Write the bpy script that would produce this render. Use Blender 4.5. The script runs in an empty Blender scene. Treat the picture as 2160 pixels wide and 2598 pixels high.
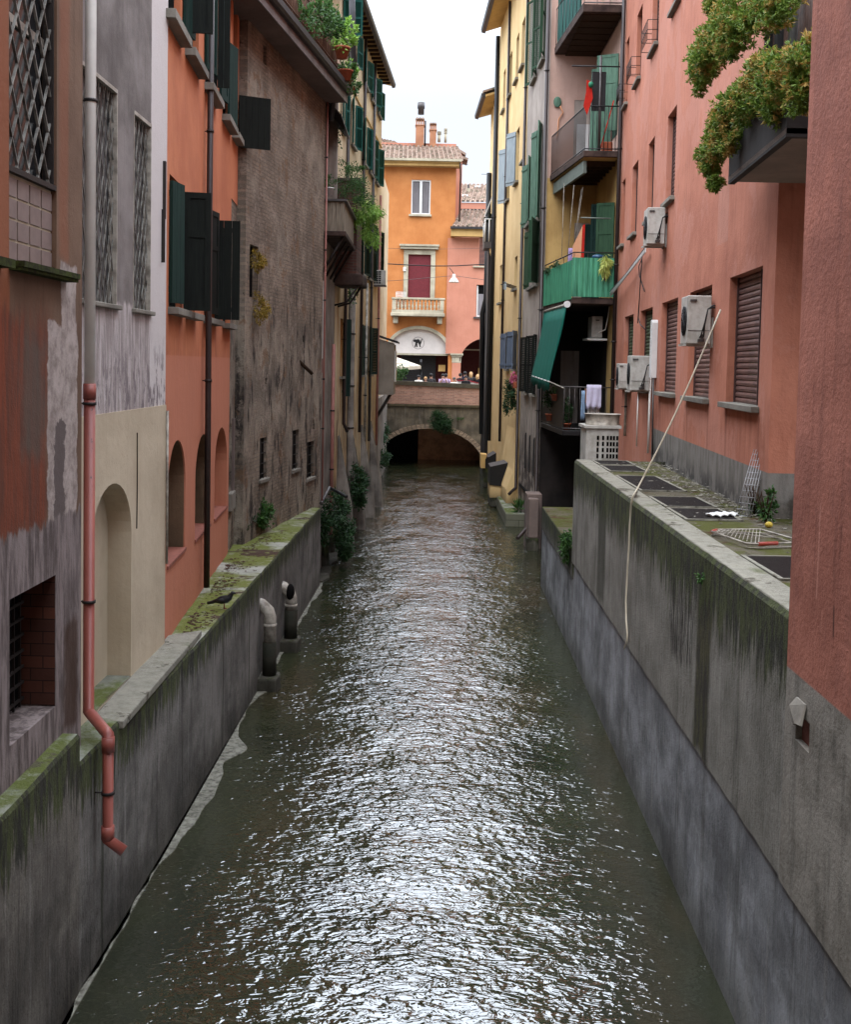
SKY0, SKY1, EXPO = 7.6, 42.0, 0.66
import bpy, bmesh, math, random
from mathutils import Vector, Matrix
random.seed(7)
R = math.radians
scene = bpy.context.scene
COL = scene.collection
# ---------------------------------------------------------------- camera model: image point -> world ray
FPX, PX, PY, ROLL, PITCH, CH = 3000.0, 1080.0, 1105.0, 0.0204, math.atan(.06), 5.3
CROP = dict(A=(0,0,3.231),B=(0,600,3.231),C=(0,1200,3.231),D=(0,1800,3.231),
            E=(400,0,3.231),G=(400,600,3.231),H=(400,1200,3.231),
            I=(800,200,6.463),J=(800,500,6.463),K=(940,800,5.456),L=(930,230,4.85),M=(930,550,4.564),
            N=(1200,0,4.157),O=(1200,450,4.157),Q=(1200,900,3.819),
            R=(1560,0,2.91),S=(1560,600,2.91),T=(1360,1100,2.1825),V=(0,0,0.80833))
def px(c, x, y):
    o = CROP[c]; return (o[0] + x/o[2], o[1] + y/o[2])
def ray(p):
    if len(p) == 3: p = px(*p)
    dx, dy = p[0]-PX, p[1]-PY
    s, c = math.sin(ROLL), math.cos(ROLL)
    x, y = dx*c + dy*s, -dx*s + dy*c
    sp, cp = math.sin(PITCH), math.cos(PITCH)
    Y = FPX*cp - y*sp; Z = -y*cp - FPX*sp
    return x/Y, Z/Y      # X per Y, Z per Y
def atY(p, Y):                                          # world point on plane Y
    a, b = ray(p); return Vector((a*Y, Y, CH + b*Y))
def atZ(p, z):                                          # world point on level z
    a, b = ray(p); Y = (z-CH)/b; return Vector((a*Y, Y, z))
def atX(p, X):
    a, b = ray(p); Y = X/a; return Vector((X, Y, CH + b*Y))

class Frame:
    """a vertical wall plane: u runs along it, w out of it (sgn gives the local y sign of 'out'), z up"""
    def __init__(s, x0, y0, x1, y1, sgn):
        s.o = Vector((x0, y0, 0)); d = Vector((x1-x0, y1-y0, 0)); s.len = d.length; s.d = d.normalized()
        s.y = Vector((-s.d.y, s.d.x, 0)); s.n = s.y*sgn; s.sgn = sgn; s.rot = math.atan2(d.y, d.x)
    def P(s, u, w, z): return s.o + s.d*u + s.n*w + Vector((0,0,z))
    def uz(s, p, w=0.0):
        a, b = ray(p); r = Vector((a, 1, b)); c = Vector((0,0,CH))
        q = s.o + s.n*w
        t = (q - c).dot(s.n)/r.dot(s.n)
        h = c + r*t
        return (h - s.o).dot(s.d), h.z
    def rect(s, p, q, w=0.0):
        a = s.uz(p, w); b = s.uz(q, w)
        return min(a[0],b[0]), max(a[0],b[0]), min(a[1],b[1]), max(a[1],b[1])

WORLD = Frame(0,0,1,0,-1)
class WorldFrame:
    rot = 0; n = Vector((0,1,0)); d = Vector((1,0,0)); o = Vector((0,0,0))
    def P(s, x, y, z): return Vector((x, y, z))
WF = WorldFrame()

class MB:
    """collects shapes in a frame's (u, w, z) and links them as ONE mesh object"""
    def __init__(s, F=WF): s.F = F; s.v = []; s.f = []; s.sm = []
    def pt(s, u, w, z): s.v.append(s.F.P(u, w, z)); return len(s.v)-1
    def wp(s, v): s.v.append(Vector(v)); return len(s.v)-1
    def face(s, idx, sm=False): s.f.append(tuple(idx)); s.sm.append(sm)
    def quad(s, a, b, c, d, sm=False): s.face([s.pt(*a), s.pt(*b), s.pt(*c), s.pt(*d)], sm); return s
    def box(s, u0, u1, w0, w1, z0, z1):
        i = [s.pt(u, w, z) for z in (z0, z1) for (u, w) in ((u0,w0),(u1,w0),(u1,w1),(u0,w1))]
        for q in ((0,3,2,1),(4,5,6,7),(0,1,5,4),(1,2,6,5),(2,3,7,6),(3,0,4,7)): s.face([i[k] for k in q])
        return s
    def prism(s, poly, w0, w1, axis='w'):
        """poly of (u,z) extruded in w"""
        n = len(poly)
        a = [s.pt(u, w0, z) for u, z in poly]; b = [s.pt(u, w1, z) for u, z in poly]
        s.face(a[::-1]); s.face(b)
        for k in range(n): s.face([a[k], a[(k+1)%n], b[(k+1)%n], b[k]])
        return s
    def prismz(s, poly, z0, z1):
        n = len(poly)
        a = [s.pt(u, w, z0) for u, w in poly]; b = [s.pt(u, w, z1) for u, w in poly]
        s.face(a[::-1]); s.face(b)
        for k in range(n): s.face([a[k], a[(k+1)%n], b[(k+1)%n], b[k]])
        return s
    def prismu(s, poly, u0, u1):
        """poly of (w,z) extruded along u"""
        n = len(poly)
        a = [s.pt(u0, w, z) for w, z in poly]; b = [s.pt(u1, w, z) for w, z in poly]
        s.face(a[::-1]); s.face(b)
        for k in range(n): s.face([a[k], a[(k+1)%n], b[(k+1)%n], b[k]])
        return s
    def tube(s, pts, r, n=8, cap=True, world=False):
        P = [Vector(p) if world else s.F.P(*p) for p in pts]
        rr = r if isinstance(r, (list, tuple)) else [r]*len(P)
        prev = None; rings = []
        for i, p in enumerate(P):
            t = ((P[i]-P[i-1]).normalized() if i else Vector((0,0,0))) + ((P[i+1]-P[i]).normalized() if i < len(P)-1 else Vector((0,0,0)))
            t = t.normalized() if t.length > 1e-6 else Vector((0,0,1))
            if prev is None:
                a = Vector((0,0,1)) if abs(t.z) < .9 else Vector((1,0,0))
                x = t.cross(a).normalized()
            else:
                x = (prev - t*prev.dot(t)).normalized()
            prev = x; y = t.cross(x)
            rings.append([s.wp(p + (x*math.cos(6.28318*k/n) + y*math.sin(6.28318*k/n))*rr[i]) for k in range(n)])
        for i in range(len(rings)-1):
            for k in range(n): s.face([rings[i][k], rings[i][(k+1)%n], rings[i+1][(k+1)%n], rings[i+1][k]], True)
        if cap: s.face(rings[0][::-1]); s.face(rings[-1])
        return s
    def bar(s, a, b, t, world=False): return s.tube([a, b], t, 4, True, world)
    def ell(s, c, r, nu=10, nv=7, world=True):
        c = Vector(c) if world else s.F.P(*c); rings = []
        for j in range(1, nv):
            th = math.pi*j/nv
            rings.append([s.wp(c + Vector((r[0]*math.sin(th)*math.cos(6.28318*k/nu), r[1]*math.sin(th)*math.sin(6.28318*k/nu), r[2]*math.cos(th)))) for k in range(nu)])
        t = s.wp(c + Vector((0,0,r[2]))); b = s.wp(c - Vector((0,0,r[2])))
        for k in range(nu):
            s.face([t, rings[0][k], rings[0][(k+1)%nu]], True); s.face([b, rings[-1][(k+1)%nu], rings[-1][k]], True)
            for j in range(nv-2): s.face([rings[j][k], rings[j+1][k], rings[j+1][(k+1)%nu], rings[j][(k+1)%nu]], True)
        return s
    def build(s, name, mat, parent=None, bevel=0, label=None, solid=0, rotz=None, loc=None):
        me = bpy.data.meshes.new(name)
        if parent is not None: M = TM[parent.name]
        else:
            if loc is None:
                if s.F is WF or not s.v:
                    xs=[v.x for v in s.v]; ys=[v.y for v in s.v]; zs=[v.z for v in s.v]
                    loc = Vector(((min(xs)+max(xs))/2,(min(ys)+max(ys))/2,min(zs)))
                else: loc = s.F.o
            M = Matrix.Translation(loc) @ Matrix.Rotation(s.F.rot if rotz is None else rotz, 4, 'Z')
        Mi = M.inverted()
        me.from_pydata([Mi @ v for v in s.v], [], s.f)
        me.polygons.foreach_set('use_smooth', s.sm)
        bm = bmesh.new(); bm.from_mesh(me); bmesh.ops.recalc_face_normals(bm, faces=bm.faces); bm.to_mesh(me); bm.free()
        o = bpy.data.objects.new(name, me); COL.objects.link(o)
        if isinstance(mat, (list, tuple)):
            for m in mat: me.materials.append(m)
        else: me.materials.append(mat)
        if parent is not None:
            root = parent; o.parent = parent; TM[o.name] = M
        else:
            o.matrix_world = M; TM[o.name] = M
        if bevel:
            b = o.modifiers.new('bevel', 'BEVEL'); b.width = bevel; b.segments = 2; b.limit_method = 'ANGLE'; b.angle_limit = R(40)
        if solid:
            b = o.modifiers.new('solid', 'SOLIDIFY'); b.thickness = solid
        if label: o['label'] = label
        return o
TM = {}
def thing(name, label, cat, loc, rotz=0, group=None):
    o = bpy.data.objects.new(name, None); COL.objects.link(o); o.empty_display_size = .2
    M = Matrix.Translation(Vector(loc)) @ Matrix.Rotation(rotz, 4, 'Z'); o.matrix_world = M; TM[o.name] = M
    return tag(o, label, cat, group)
def tag(o, label, cat, group=None):
    o['label'] = label; o['category'] = cat
    if group: o['group'] = group
    return o
def struct(o): o['kind'] = 'structure'; return o
def stuff(o, label=None, cat=None):
    o['kind'] = 'stuff'
    if label: o['label'] = label; o['category'] = cat
    return o
def dup(root, loc, rotz=None, label=None):
    r = root.copy(); COL.objects.link(r)
    rz = root.rotation_euler.z if rotz is None else rotz
    r.matrix_world = Matrix.Translation(Vector(loc)) @ Matrix.Rotation(rz, 4, 'Z'); TM[r.name] = r.matrix_world.copy()
    if label: r['label'] = label
    for ch in list(root.children):
        c = ch.copy(); COL.objects.link(c); c.parent = r
        for g in ch.children:
            d = g.copy(); COL.objects.link(d); d.parent = c
    return r

def wallface(mb, u0, u1, z0, z1, ops, w=0.0, topz=None):
    """wall sheet at w with openings; each op = (u0,u1,z0,z1,depth,rise) and gets its reveals"""
    us = sorted(set([u0, u1] + [min(max(x, u0), u1) for o in ops for x in o[:2]]))
    zs = sorted(set([z0, z1] + [min(max(x, z0), z1) for o in ops for x in o[2:4]]))
    for i in range(len(us)-1):
        for j in range(len(zs)-1):
            cu, cz = (us[i]+us[i+1])/2, (zs[j]+zs[j+1])/2
            if us[i+1]-us[i] < 1e-5 or zs[j+1]-zs[j] < 1e-5: continue
            if any(o[0] < cu < o[1] and o[2] < cz < o[3] for o in ops): continue
            mb.quad((us[i],w,zs[j]), (us[i+1],w,zs[j]), (us[i+1],w,zs[j+1]), (us[i],w,zs[j+1]))
    for o in ops:
        a, b, c, d, dep = o[:5]; rise = o[5] if len(o) > 5 else 0
        wi = w-dep; sp = d-rise
        mb.quad((a,w,c),(a,wi,c),(a,wi,sp),(a,w,sp)); mb.quad((b,w,c),(b,w,sp),(b,wi,sp),(b,wi,c))
        mb.quad((a,w,c),(b,w,c),(b,wi,c),(a,wi,c))
        if not rise: mb.quad((a,w,d),(a,wi,d),(b,wi,d),(b,w,d))
        else:
            n = 16; arc = []
            for k in range(n+1):
                t = math.pi*k/n; arc.append(((a+b)/2 - (b-a)/2*math.cos(t), sp + rise*math.sin(t)))
            for k in range(n):
                p, q = arc[k], arc[k+1]
                mb.quad((p[0],w,p[1]),(p[0],wi,p[1]),(q[0],wi,q[1]),(q[0],w,q[1]))
                cx = a if k < n//2 else b
                mb.face([mb.pt(cx,w,d), mb.pt(p[0],w,p[1]), mb.pt(q[0],w,q[1])])
            m = arc[n//2]
            if o[3] > m[1]+1e-4: pass
def house_body(mb, u0, u1, z0, z1, dep, front=False):
    """ends, back and top of a building whose front is at w=0"""
    mb.quad((u0,0,z0),(u0,-dep,z0),(u0,-dep,z1),(u0,0,z1)); mb.quad((u1,0,z0),(u1,0,z1),(u1,-dep,z1),(u1,-dep,z0))
    mb.quad((u0,-dep,z0),(u1,-dep,z0),(u1,-dep,z1),(u0,-dep,z1)); mb.quad((u0,0,z1),(u0,-dep,z1),(u1,-dep,z1),(u1,0,z1))

def foliage(blobs, size, n, mat, name='foliage', parent=None, droop=0.0, aspect=.5, flat=0.3, seed=1, whorl=0):
    """leaf-sized faces through the volume of several blobs; blob = (centre, (rx,ry,rz), weight); whorl = leaves per rosette"""
    rnd = random.Random(seed); mb = MB()
    tot = sum(b[2] for b in blobs)
    U = lambda: Vector((rnd.gauss(0,1), rnd.gauss(0,1), rnd.gauss(0,1))).normalized()
    def one(p, ax, L):
        nn = Vector((rnd.uniform(-1,1), rnd.uniform(-1,1), rnd.uniform(0,1)+flat)).normalized(); sd = ax.cross(nn)
        if sd.length < 1e-3: return
        sd.normalize(); W = L*aspect*.5; up = ax.cross(sd)*L*.12
        i = [mb.wp(p), mb.wp(p+ax*L*.5+sd*W+up), mb.wp(p+ax*L), mb.wp(p+ax*L*.5-sd*W+up)]
        mb.face([i[0], i[1], i[2]]); mb.face([i[0], i[2], i[3]])
    for c, r, wgt in blobs:
        c = Vector(c); m = int(n*wgt/tot)
        # uneven outline: every blob is broken into sprays of its own
        subs = []
        for _ in range(max(4, m//90)):
            d = U(); k = rnd.random()**.5; subs.append((c+Vector((d.x*r[0], d.y*r[1], d.z*r[2]))*k*rnd.uniform(.6,1.15), rnd.uniform(.25,.55)))
        k = 0
        while k < m:
            if rnd.random() < .8:
                sc, sr = rnd.choice(subs); d = U(); p = sc+Vector((d.x*r[0], d.y*r[1], d.z*r[2]))*sr*rnd.random()**.5
            else:
                d = U(); p = c+Vector((d.x*r[0], d.y*r[1], d.z*r[2]))*rnd.random()**.45
            out = (p-c)
            out = out.normalized() if out.length > 1e-3 else U()
            dr = Vector((0,0,-droop*2))
            if whorl:
                ax0 = (out+U()*.7+Vector((0,0,.5))+dr).normalized()
                for _ in range(whorl):
                    one(p, (ax0*.55+U()).normalized(), size*rnd.uniform(.7,1.2)); k += 1
            else:
                one(p, (out*(.5+rnd.random())+Vector((rnd.uniform(-1,1), rnd.uniform(-1,1), rnd.uniform(-.6,.9)))+dr).normalized(), size*rnd.uniform(.6,1.3)); k += 1
    return mb.build(name, mat, parent)
# ---------------------------------------------------------------- wall planes of the place (metres, camera above x=0,y=0)
FL1 = Frame(-3.07+.0137*4, 4, -3.07+.0137*10.05, 10.05, -1)      # near brown house
FL2 = Frame(-3.10, 10.05, -3.10+.0137*4.05, 14.1, -1)            # lilac and beige house
FL3 = Frame(-3.08, 13.75, -3.505, 21.2, -1)                        # orange house
FL4 = Frame(-3.48, 21.2, -2.55, 28.7, -1)                        # brown windowless house
FL5 = Frame(-2.62, 28.7, -2.62, 33.3, -1)
FL6 = Frame(-2.62, 33.3, -1.92, 46.0, -1)                        # cream house
FR1 = Frame(2.52, 1.0, 2.575, 8.2, 1)
FRW = Frame(2.527, 4.0, 2.85, 28.7, 1)
FR2 = Frame(3.2+.057*13.65, 13.65, 3.2+.057*31.2, 31.2, 1)
FR2r = Frame(3.2+.057*13.65, 13.65, 7, 13.65, -1)
FR3 = Frame(4.93, 31.2, 4.93, 35.5, 1)
FR3b = Frame(3.46, 35.5, 4.93, 35.5, -1)
FR4 = Frame(3.44, 35.5, 3.33, 41.8, 1)
FR5 = Frame(3.33, 41.8, 2.99, 54.2, 1)
FR6 = Frame(2.99, 54.2, 2.88, 58.5, 1)
FB = Frame(-6, 73, 8, 73, -1)
FBR = Frame(-4, 61.5, 5, 61.5, -1)
# ---------------------------------------------------------------- materials
def S(r, g, b, k=1.0):
    def f(c):
        c /= 255.0
        return (c/12.92 if c <= .04045 else ((c+.055)/1.055)**2.4)*k
    l = .3*f(r)+.6*f(g)+.1*f(b); q = .56+.40*min(1, l)     # picture colour -> surface reflectance
    return (f(r)*q, f(g)*q, f(b)*q, 1.0)
class NT:
    def __init__(s, name, rough=.85, spec=.25, metal=0):
        s.m = bpy.data.materials.new(name); s.m.use_nodes = True; s.t = s.m.node_tree; s.t.nodes.clear()
        s.b = s.t.nodes.new('ShaderNodeBsdfPrincipled'); s.o = s.t.nodes.new('ShaderNodeOutputMaterial')
        s.t.links.new(s.b.outputs[0], s.o.inputs[0]); s.b.inputs['Roughness'].default_value = rough
        s.b.inputs['Specular IOR Level'].default_value = spec; s.b.inputs['Metallic'].default_value = metal
        s.tc = s.t.nodes.new('ShaderNodeTexCoord'); s.P = s.tc.outputs['Object']; s._xyz = None; s.h = None
    def set(s, i, v):
        if hasattr(v, 'is_output'): s.t.links.new(v, i)
        elif v is not None: i.default_value = v
    def math(s, op, a, b=None, c=None, clamp=False):
        n = s.t.nodes.new('ShaderNodeMath'); n.operation = op; n.use_clamp = clamp
        s.set(n.inputs[0], a); s.set(n.inputs[1], b)
        if c is not None: s.set(n.inputs[2], c)
        return n.outputs[0]
    def xyz(s):
        if not s._xyz:
            n = s.t.nodes.new('ShaderNodeSeparateXYZ'); s.t.links.new(s.P, n.inputs[0])
            g = s.t.nodes.new('ShaderNodeNewGeometry'); n2 = s.t.nodes.new('ShaderNodeSeparateXYZ'); s.t.links.new(g.outputs['Position'], n2.inputs[0])
            s._xyz = [n.outputs[0], n.outputs[1], n2.outputs[2]]     # along the wall, out of it, true height
        return s._xyz
    def vec(s, sc=(1,1,1), off=(0,0,0)):
        n = s.t.nodes.new('ShaderNodeMapping'); s.t.links.new(s.P, n.inputs[0]); n.inputs['Scale'].default_value = sc; n.inputs['Location'].default_value = off
        return n.outputs[0]
    def noise(s, scale, det=4, ro=.6, sc=None, dist=0, off=(0,0,0)):
        n = s.t.nodes.new('ShaderNodeTexNoise'); n.inputs['Scale'].default_value = scale; n.inputs['Detail'].default_value = det
        n.inputs['Roughness'].default_value = ro; n.inputs['Distortion'].default_value = dist
        s.t.links.new(s.vec(sc or (1,1,1), off), n.inputs['Vector']); return n.outputs[0]
    def vor(s, scale, sc=None, feat='F1', out=0, rnd=1):
        n = s.t.nodes.new('ShaderNodeTexVoronoi'); n.feature = feat; n.inputs['Scale'].default_value = scale; n.inputs['Randomness'].default_value = rnd
        s.t.links.new(s.vec(sc or (1,1,1)), n.inputs['Vector']); return n.outputs[out]
    def ss(s, x, a, b, lo=0.0, hi=1.0):
        n = s.t.nodes.new('ShaderNodeMapRange'); n.interpolation_type = 'SMOOTHSTEP'
        s.set(n.inputs[0], x); s.set(n.inputs[1], a); s.set(n.inputs[2], b); s.set(n.inputs[3], lo); s.set(n.inputs[4], hi)
        return n.outputs[0]
    def mix(s, f, a, b, bl='MIX'):
        n = s.t.nodes.new('ShaderNodeMix'); n.data_type = 'RGBA'; n.blend_type = bl
        s.set(n.inputs[0], f); s.set(n.inputs[6], a); s.set(n.inputs[7], b); return n.outputs[2]
    def mul(s, col, f, k):       # darken colour to k where f
        return s.mix(f, col, (k, k, k, 1) if not isinstance(k, tuple) else k, 'MULTIPLY')
    def region(s, u0, u1, z0, z1, soft=.1, amp=.15, nsc=3, axes=(0,2), sc=None):
        """mask of a patch with a ragged edge, in the object's own metres"""
        o = s.xyz(); n1 = s.math('MULTIPLY', s.math('SUBTRACT', s.noise(nsc, 6, .65, sc), .5), amp*2)
        n2 = s.math('MULTIPLY', s.math('SUBTRACT', s.noise(nsc, 6, .65, sc, off=(9,3,5)), .5), amp*2)
        u = s.math('ADD', o[axes[0]], n1); z = s.math('ADD', o[axes[1]], n2)
        a = s.math('MULTIPLY', s.ss(u, u0-soft, u0+soft), s.ss(u, u1+soft, u1-soft))
        b = s.math('MULTIPLY', s.ss(z, z0-soft, z0+soft), s.ss(z, z1+soft, z1-soft))
        return s.math('MULTIPLY', a, b)
    def brick(s, w=.26, h=.07, mort=.01, c1=None, c2=None, cm=None, plane='xz'):
        o = s.xyz(); n = s.t.nodes.new('ShaderNodeCombineXYZ')
        i = {'xz':(0,2),'xy':(0,1),'yz':(1,2)}[plane]
        wob = s.math('MULTIPLY', s.math('SUBTRACT', s.noise(1.6, 5, .7), .5), .14 if i[1] == 2 and h < .09 else 0.0)
        s.t.links.new(o[i[0]], n.inputs[0]); s.t.links.new(s.math('ADD', o[i[1]], wob), n.inputs[1])
        b = s.t.nodes.new('ShaderNodeTexBrick'); s.t.links.new(n.outputs[0], b.inputs['Vector'])
        b.inputs['Scale'].default_value = 1; b.inputs['Brick Width'].default_value = w; b.inputs['Row Height'].default_value = h
        b.inputs['Mortar Size'].default_value = mort; b.inputs['Mortar Smooth'].default_value = .3
        if c1: b.inputs['Color1'].default_value = c1; b.inputs['Color2'].default_value = c2; b.inputs['Mortar'].default_value = cm
        return b.outputs[0], b.outputs[1]
    def bump(s, height, strength=.5, dist=.02):
        n = s.t.nodes.new('ShaderNodeBump'); n.inputs['Strength'].default_value = strength; n.inputs['Distance'].default_value = dist
        s.set(n.inputs['Height'], height)
        if s.h: s.t.links.new(s.h, n.inputs['Normal'])
        s.h = n.outputs[0]; s.t.links.new(s.h, s.b.inputs['Normal'])
    def done(s, col, rough=None):
        s.set(s.b.inputs['Base Color'], col)
        if rough is not None: s.set(s.b.inputs['Roughness'], rough)
        return s.m

def plaster(name, c1, c2, streak=.35, grain=.25, bumpy=.35, blot=.5, extra=None, gscale=70, ssc=(5,5,.35), dark=.55):
    m = NT(name, .9, .2)
    col = m.mix(m.ss(m.noise(.9, 6, .6), .35, .65), c1, c2)
    col = m.mul(col, m.math('MULTIPLY', m.ss(m.noise(1.6, 5, .65, ssc), .5, .72), streak), (dark, dark*.97, dark*.95, 1))
    col = m.mul(col, m.math('MULTIPLY', m.ss(m.noise(3.2, 6, .7), .52, .75), blot), (.72,.70,.69,1))
    if extra: col = extra(m, col)
    col = m.mul(col, m.math('MULTIPLY', m.ss(m.noise(gscale, 3, .6), .5, .8), grain), .55)
    m.bump(m.noise(gscale*.6, 4, .7), bumpy, .01); m.bump(m.noise(4, 5, .6), .35, .03)
    return m.done(col)
def simple(name, c, rough=.6, spec=.4, metal=0, var=.25, nsc=8, bump=.0, c2=None, sc=None):
    m = NT(name, rough, spec, metal)
    col = m.mix(m.ss(m.noise(nsc, 5, .65, sc), .35, .7), c, c2 if c2 else tuple(x*(1-var) for x in c[:3])+(1,))
    if bump: m.bump(m.noise(nsc*4, 4, .6), bump, .01)
    return m.done(col)

def near_extra(m, col):
    # rust limewash, grey rub, pale scraped strip, bare render at the foot (u 0..6.05 along the wall)
    lil = m.mix(m.ss(m.noise(5,7,.75), .38, .66), S(184,170,162), S(142,128,120))
    rust = m.mix(m.ss(m.noise(2.2,6,.7,(6,6,.5)), .38, .62), S(138,68,42), S(100,62,48))
    col = m.mix(m.math('MULTIPLY', m.region(-2, 4.36, 4.0, 20, .03, .06, 1.2, sc=(3,3,.4)), .75), col, S(160,92,58))
    col = m.mix(m.math('MULTIPLY', m.region(-2, 5.2, 3.95, 5.6, .14, .26, 2.6, sc=(1,1,.6)), .9), col, rust)
    col = m.mix(m.math('MULTIPLY', m.region(4.62, 5.10, 4.55, 5.45, .12, .22, 3.4), .7), col, S(98,88,78))
    col = m.mix(m.region(5.17, 5.93, 3.7, 5.55, .012, .13, 2.0), col, lil)
    col = m.mix(m.region(5.50, 5.90, 5.4, 6.05, .015, .10, 2.4), col, lil)
    col = m.mix(m.region(5.34, 5.60, 3.4, 4.8, .012, .20, 3.6), col, S(108,96,92))
    grey = m.mix(m.ss(m.noise(2.6,6,.7,(4,4,.6)), .38, .62), S(150,136,132), S(98,86,82))
    col = m.mix(m.region(-2, 7, -1, 4.02, .02, .22, 2.6, sc=(3,3,.6)), col, grey)
    col = m.mix(m.math('MULTIPLY', m.region(5.6, 5.95, 2.2, 3.1, .06, .1, 4), .85), col, S(74,50,34))
    col = m.mix(m.math('MULTIPLY', m.region(5.45, 5.68, 6.1, 12, .05, .12, 2.2, sc=(1,1,.5)), .6), col, S(150,92,64))
    return col
m_near = plaster('peeling_brown_plaster', S(112,86,68), S(132,104,84), .5, .2, .3, .4, near_extra)
def lilac_extra(m, col):
    o = m.xyz(); z = o[2]
    w = m.mix(m.ss(m.noise(2.4,6,.7,(5,5,.6)), .35, .6), S(202,192,188), S(162,150,146))
    col = m.mix(m.region(-1, 9, 4.7, 5.85, .03, .14, 2.6, sc=(3,3,.7)), col, w)
    col = m.mix(m.region(3.0, 9, 4.7, 20, .02, .05, 2.0), col, S(206,198,194))
    b = m.math('MULTIPLY', m.ss(m.noise(2.8,7,.75,(2,2,.8)), .5, .56), m.ss(z, 5.7, 5.0))
    col = m.mix(m.math('MULTIPLY', b, .9), col, S(130,118,120))
    return col
m_lilac = plaster('lilac_grey_plaster', S(152,143,138), S(112,103,98), .5, .25, .4, .7, lilac_extra)
m_beige = plaster('beige_render', S(206,190,164), S(194,178,152), .15, .15, .2, .35)
m_orange = plaster('orange_limewash', S(212,132,92), S(198,118,82), .25, .12, .2, .3,
    lambda m, c: m.mix(m.math('MULTIPLY', m.region(-1, 20, -1, 5.35, .012, .01, 3), .75), m.mul(c, m.math('MULTIPLY', m.ss(m.xyz()[2], 7.4, 5.4), m.ss(m.noise(2,5,.6,(6,6,.4)),.4,.7)), .72), S(208,136,108)))
def brown_extra(m, col):
    z = m.xyz()[2]
    bc, bf = m.brick(.25, .075, .014, S(182,156,132), S(144,120,102), S(112,100,88))
    rough = m.math('MULTIPLY', m.ss(m.noise(.55,5,.6), .36, .50), m.ss(z, 5.6, 6.6))
    low = m.math('MULTIPLY', m.ss(m.noise(.7,5,.6, off=(3,1,2)), .42, .55), m.ss(z, 4.2, 3.4))
    msk = m.math('MAXIMUM', rough, low)
    col = m.mix(m.math('MULTIPLY', msk, .5), col, bc)
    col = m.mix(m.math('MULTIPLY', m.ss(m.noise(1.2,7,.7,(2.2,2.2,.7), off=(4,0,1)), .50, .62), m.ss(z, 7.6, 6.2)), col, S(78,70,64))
    col = m.mix(m.math('MULTIPLY', m.ss(m.noise(1.5,7,.7, off=(14,0,7)), .56, .62), .7), col, S(160,124,92))
    col = m.mul(col, m.math('MULTIPLY', m.ss(m.noise(.8,7,.7,(1.4,1.4,.8), off=(2,9,4)), .44, .60), .6), (.72,.70,.70,1))
    col = m.mix(m.math('MULTIPLY', m.ss(m.noise(2.2,7,.8, off=(6,1,3)), .55, .60), .5), col, S(196,178,160))
    col = m.mix(m.math('MULTIPLY', m.ss(m.noise(12,6,.8), .58, .64), .8), col, S(62,52,46))
    m.bump(m.math('MULTIPLY', bf, m.math('MULTIPLY', msk, m.ss(m.noise(3,4,.6),.4,.6))), -.35, .03)
    m.bump(m.noise(9,7,.75), 1.0, .09); m.bump(m.noise(26,5,.7,(1,1,2.2)), .9, .03)
    return col
m_brown = plaster('weathered_brown_render', S(194,180,160), S(146,134,120), .45, .3, .5, .6, brown_extra)
m_greyhouse = plaster('grey_pink_plaster', S(160,149,138), S(110,101,93), .6, .25, .4, .7)
def cream_extra(m, col):
    z = m.xyz()[2]
    col = m.mix(m.math('MULTIPLY', m.ss(m.noise(1.1,6,.7,(4,4,.25)), .46, .6), m.ss(z, 9.8, 7.5)), col, S(196,142,84))
    col = m.mix(m.math('MULTIPLY', m.ss(m.noise(1.8,6,.7,(4,4,.4), off=(5,5,5)), .48, .6), m.ss(z, 5.4, 3.4)), col, S(104,88,72))
    return m.mix(m.ss(m.math('ADD', z, m.math('MULTIPLY', m.noise(3,5,.6), 1.0)), 2.7, 1.9), col, S(100,90,80))
m_cream = plaster('stained_cream_plaster', S(224,204,170), S(206,182,146), .4, .2, .3, .5, cream_extra)
m_yellow = plaster('yellow_plaster', S(234,202,148), S(226,190,134), .2, .1, .2, .25,
    lambda m, c: m.mix(m.ss(m.xyz()[2], .9, .2), c, S(140,120,84)))
def grayr_extra(m, col):
    z = m.xyz()[2]
    bc, bf = m.brick(.25, .075, .012, S(120,100,92), S(92,80,76), S(86,80,76))
    col = m.mix(m.math('MULTIPLY', m.ss(z, 3.2, 1.8), m.ss(m.noise(1.2,5,.6), .40, .52)), col, bc)
    col = m.mix(m.math('MULTIPLY', m.ss(m.noise(1.5,6,.7,(4,4,.35), off=(2,2,0)), .50, .62), m.ss(z, 5.2, 3.9)), col, S(74,68,64))
    return col
m_grayr = plaster('grey_stained_plaster', S(192,178,166), S(168,154,144), .6, .25, .35, .5, grayr_extra)
m_salmon = plaster('salmon_pink_plaster', S(212,176,160), S(202,166,150), .3, .15, .2, .4)
m_ochre = plaster('ochre_plaster', S(212,174,112), S(196,158,100), .35, .15, .2, .4)
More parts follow.
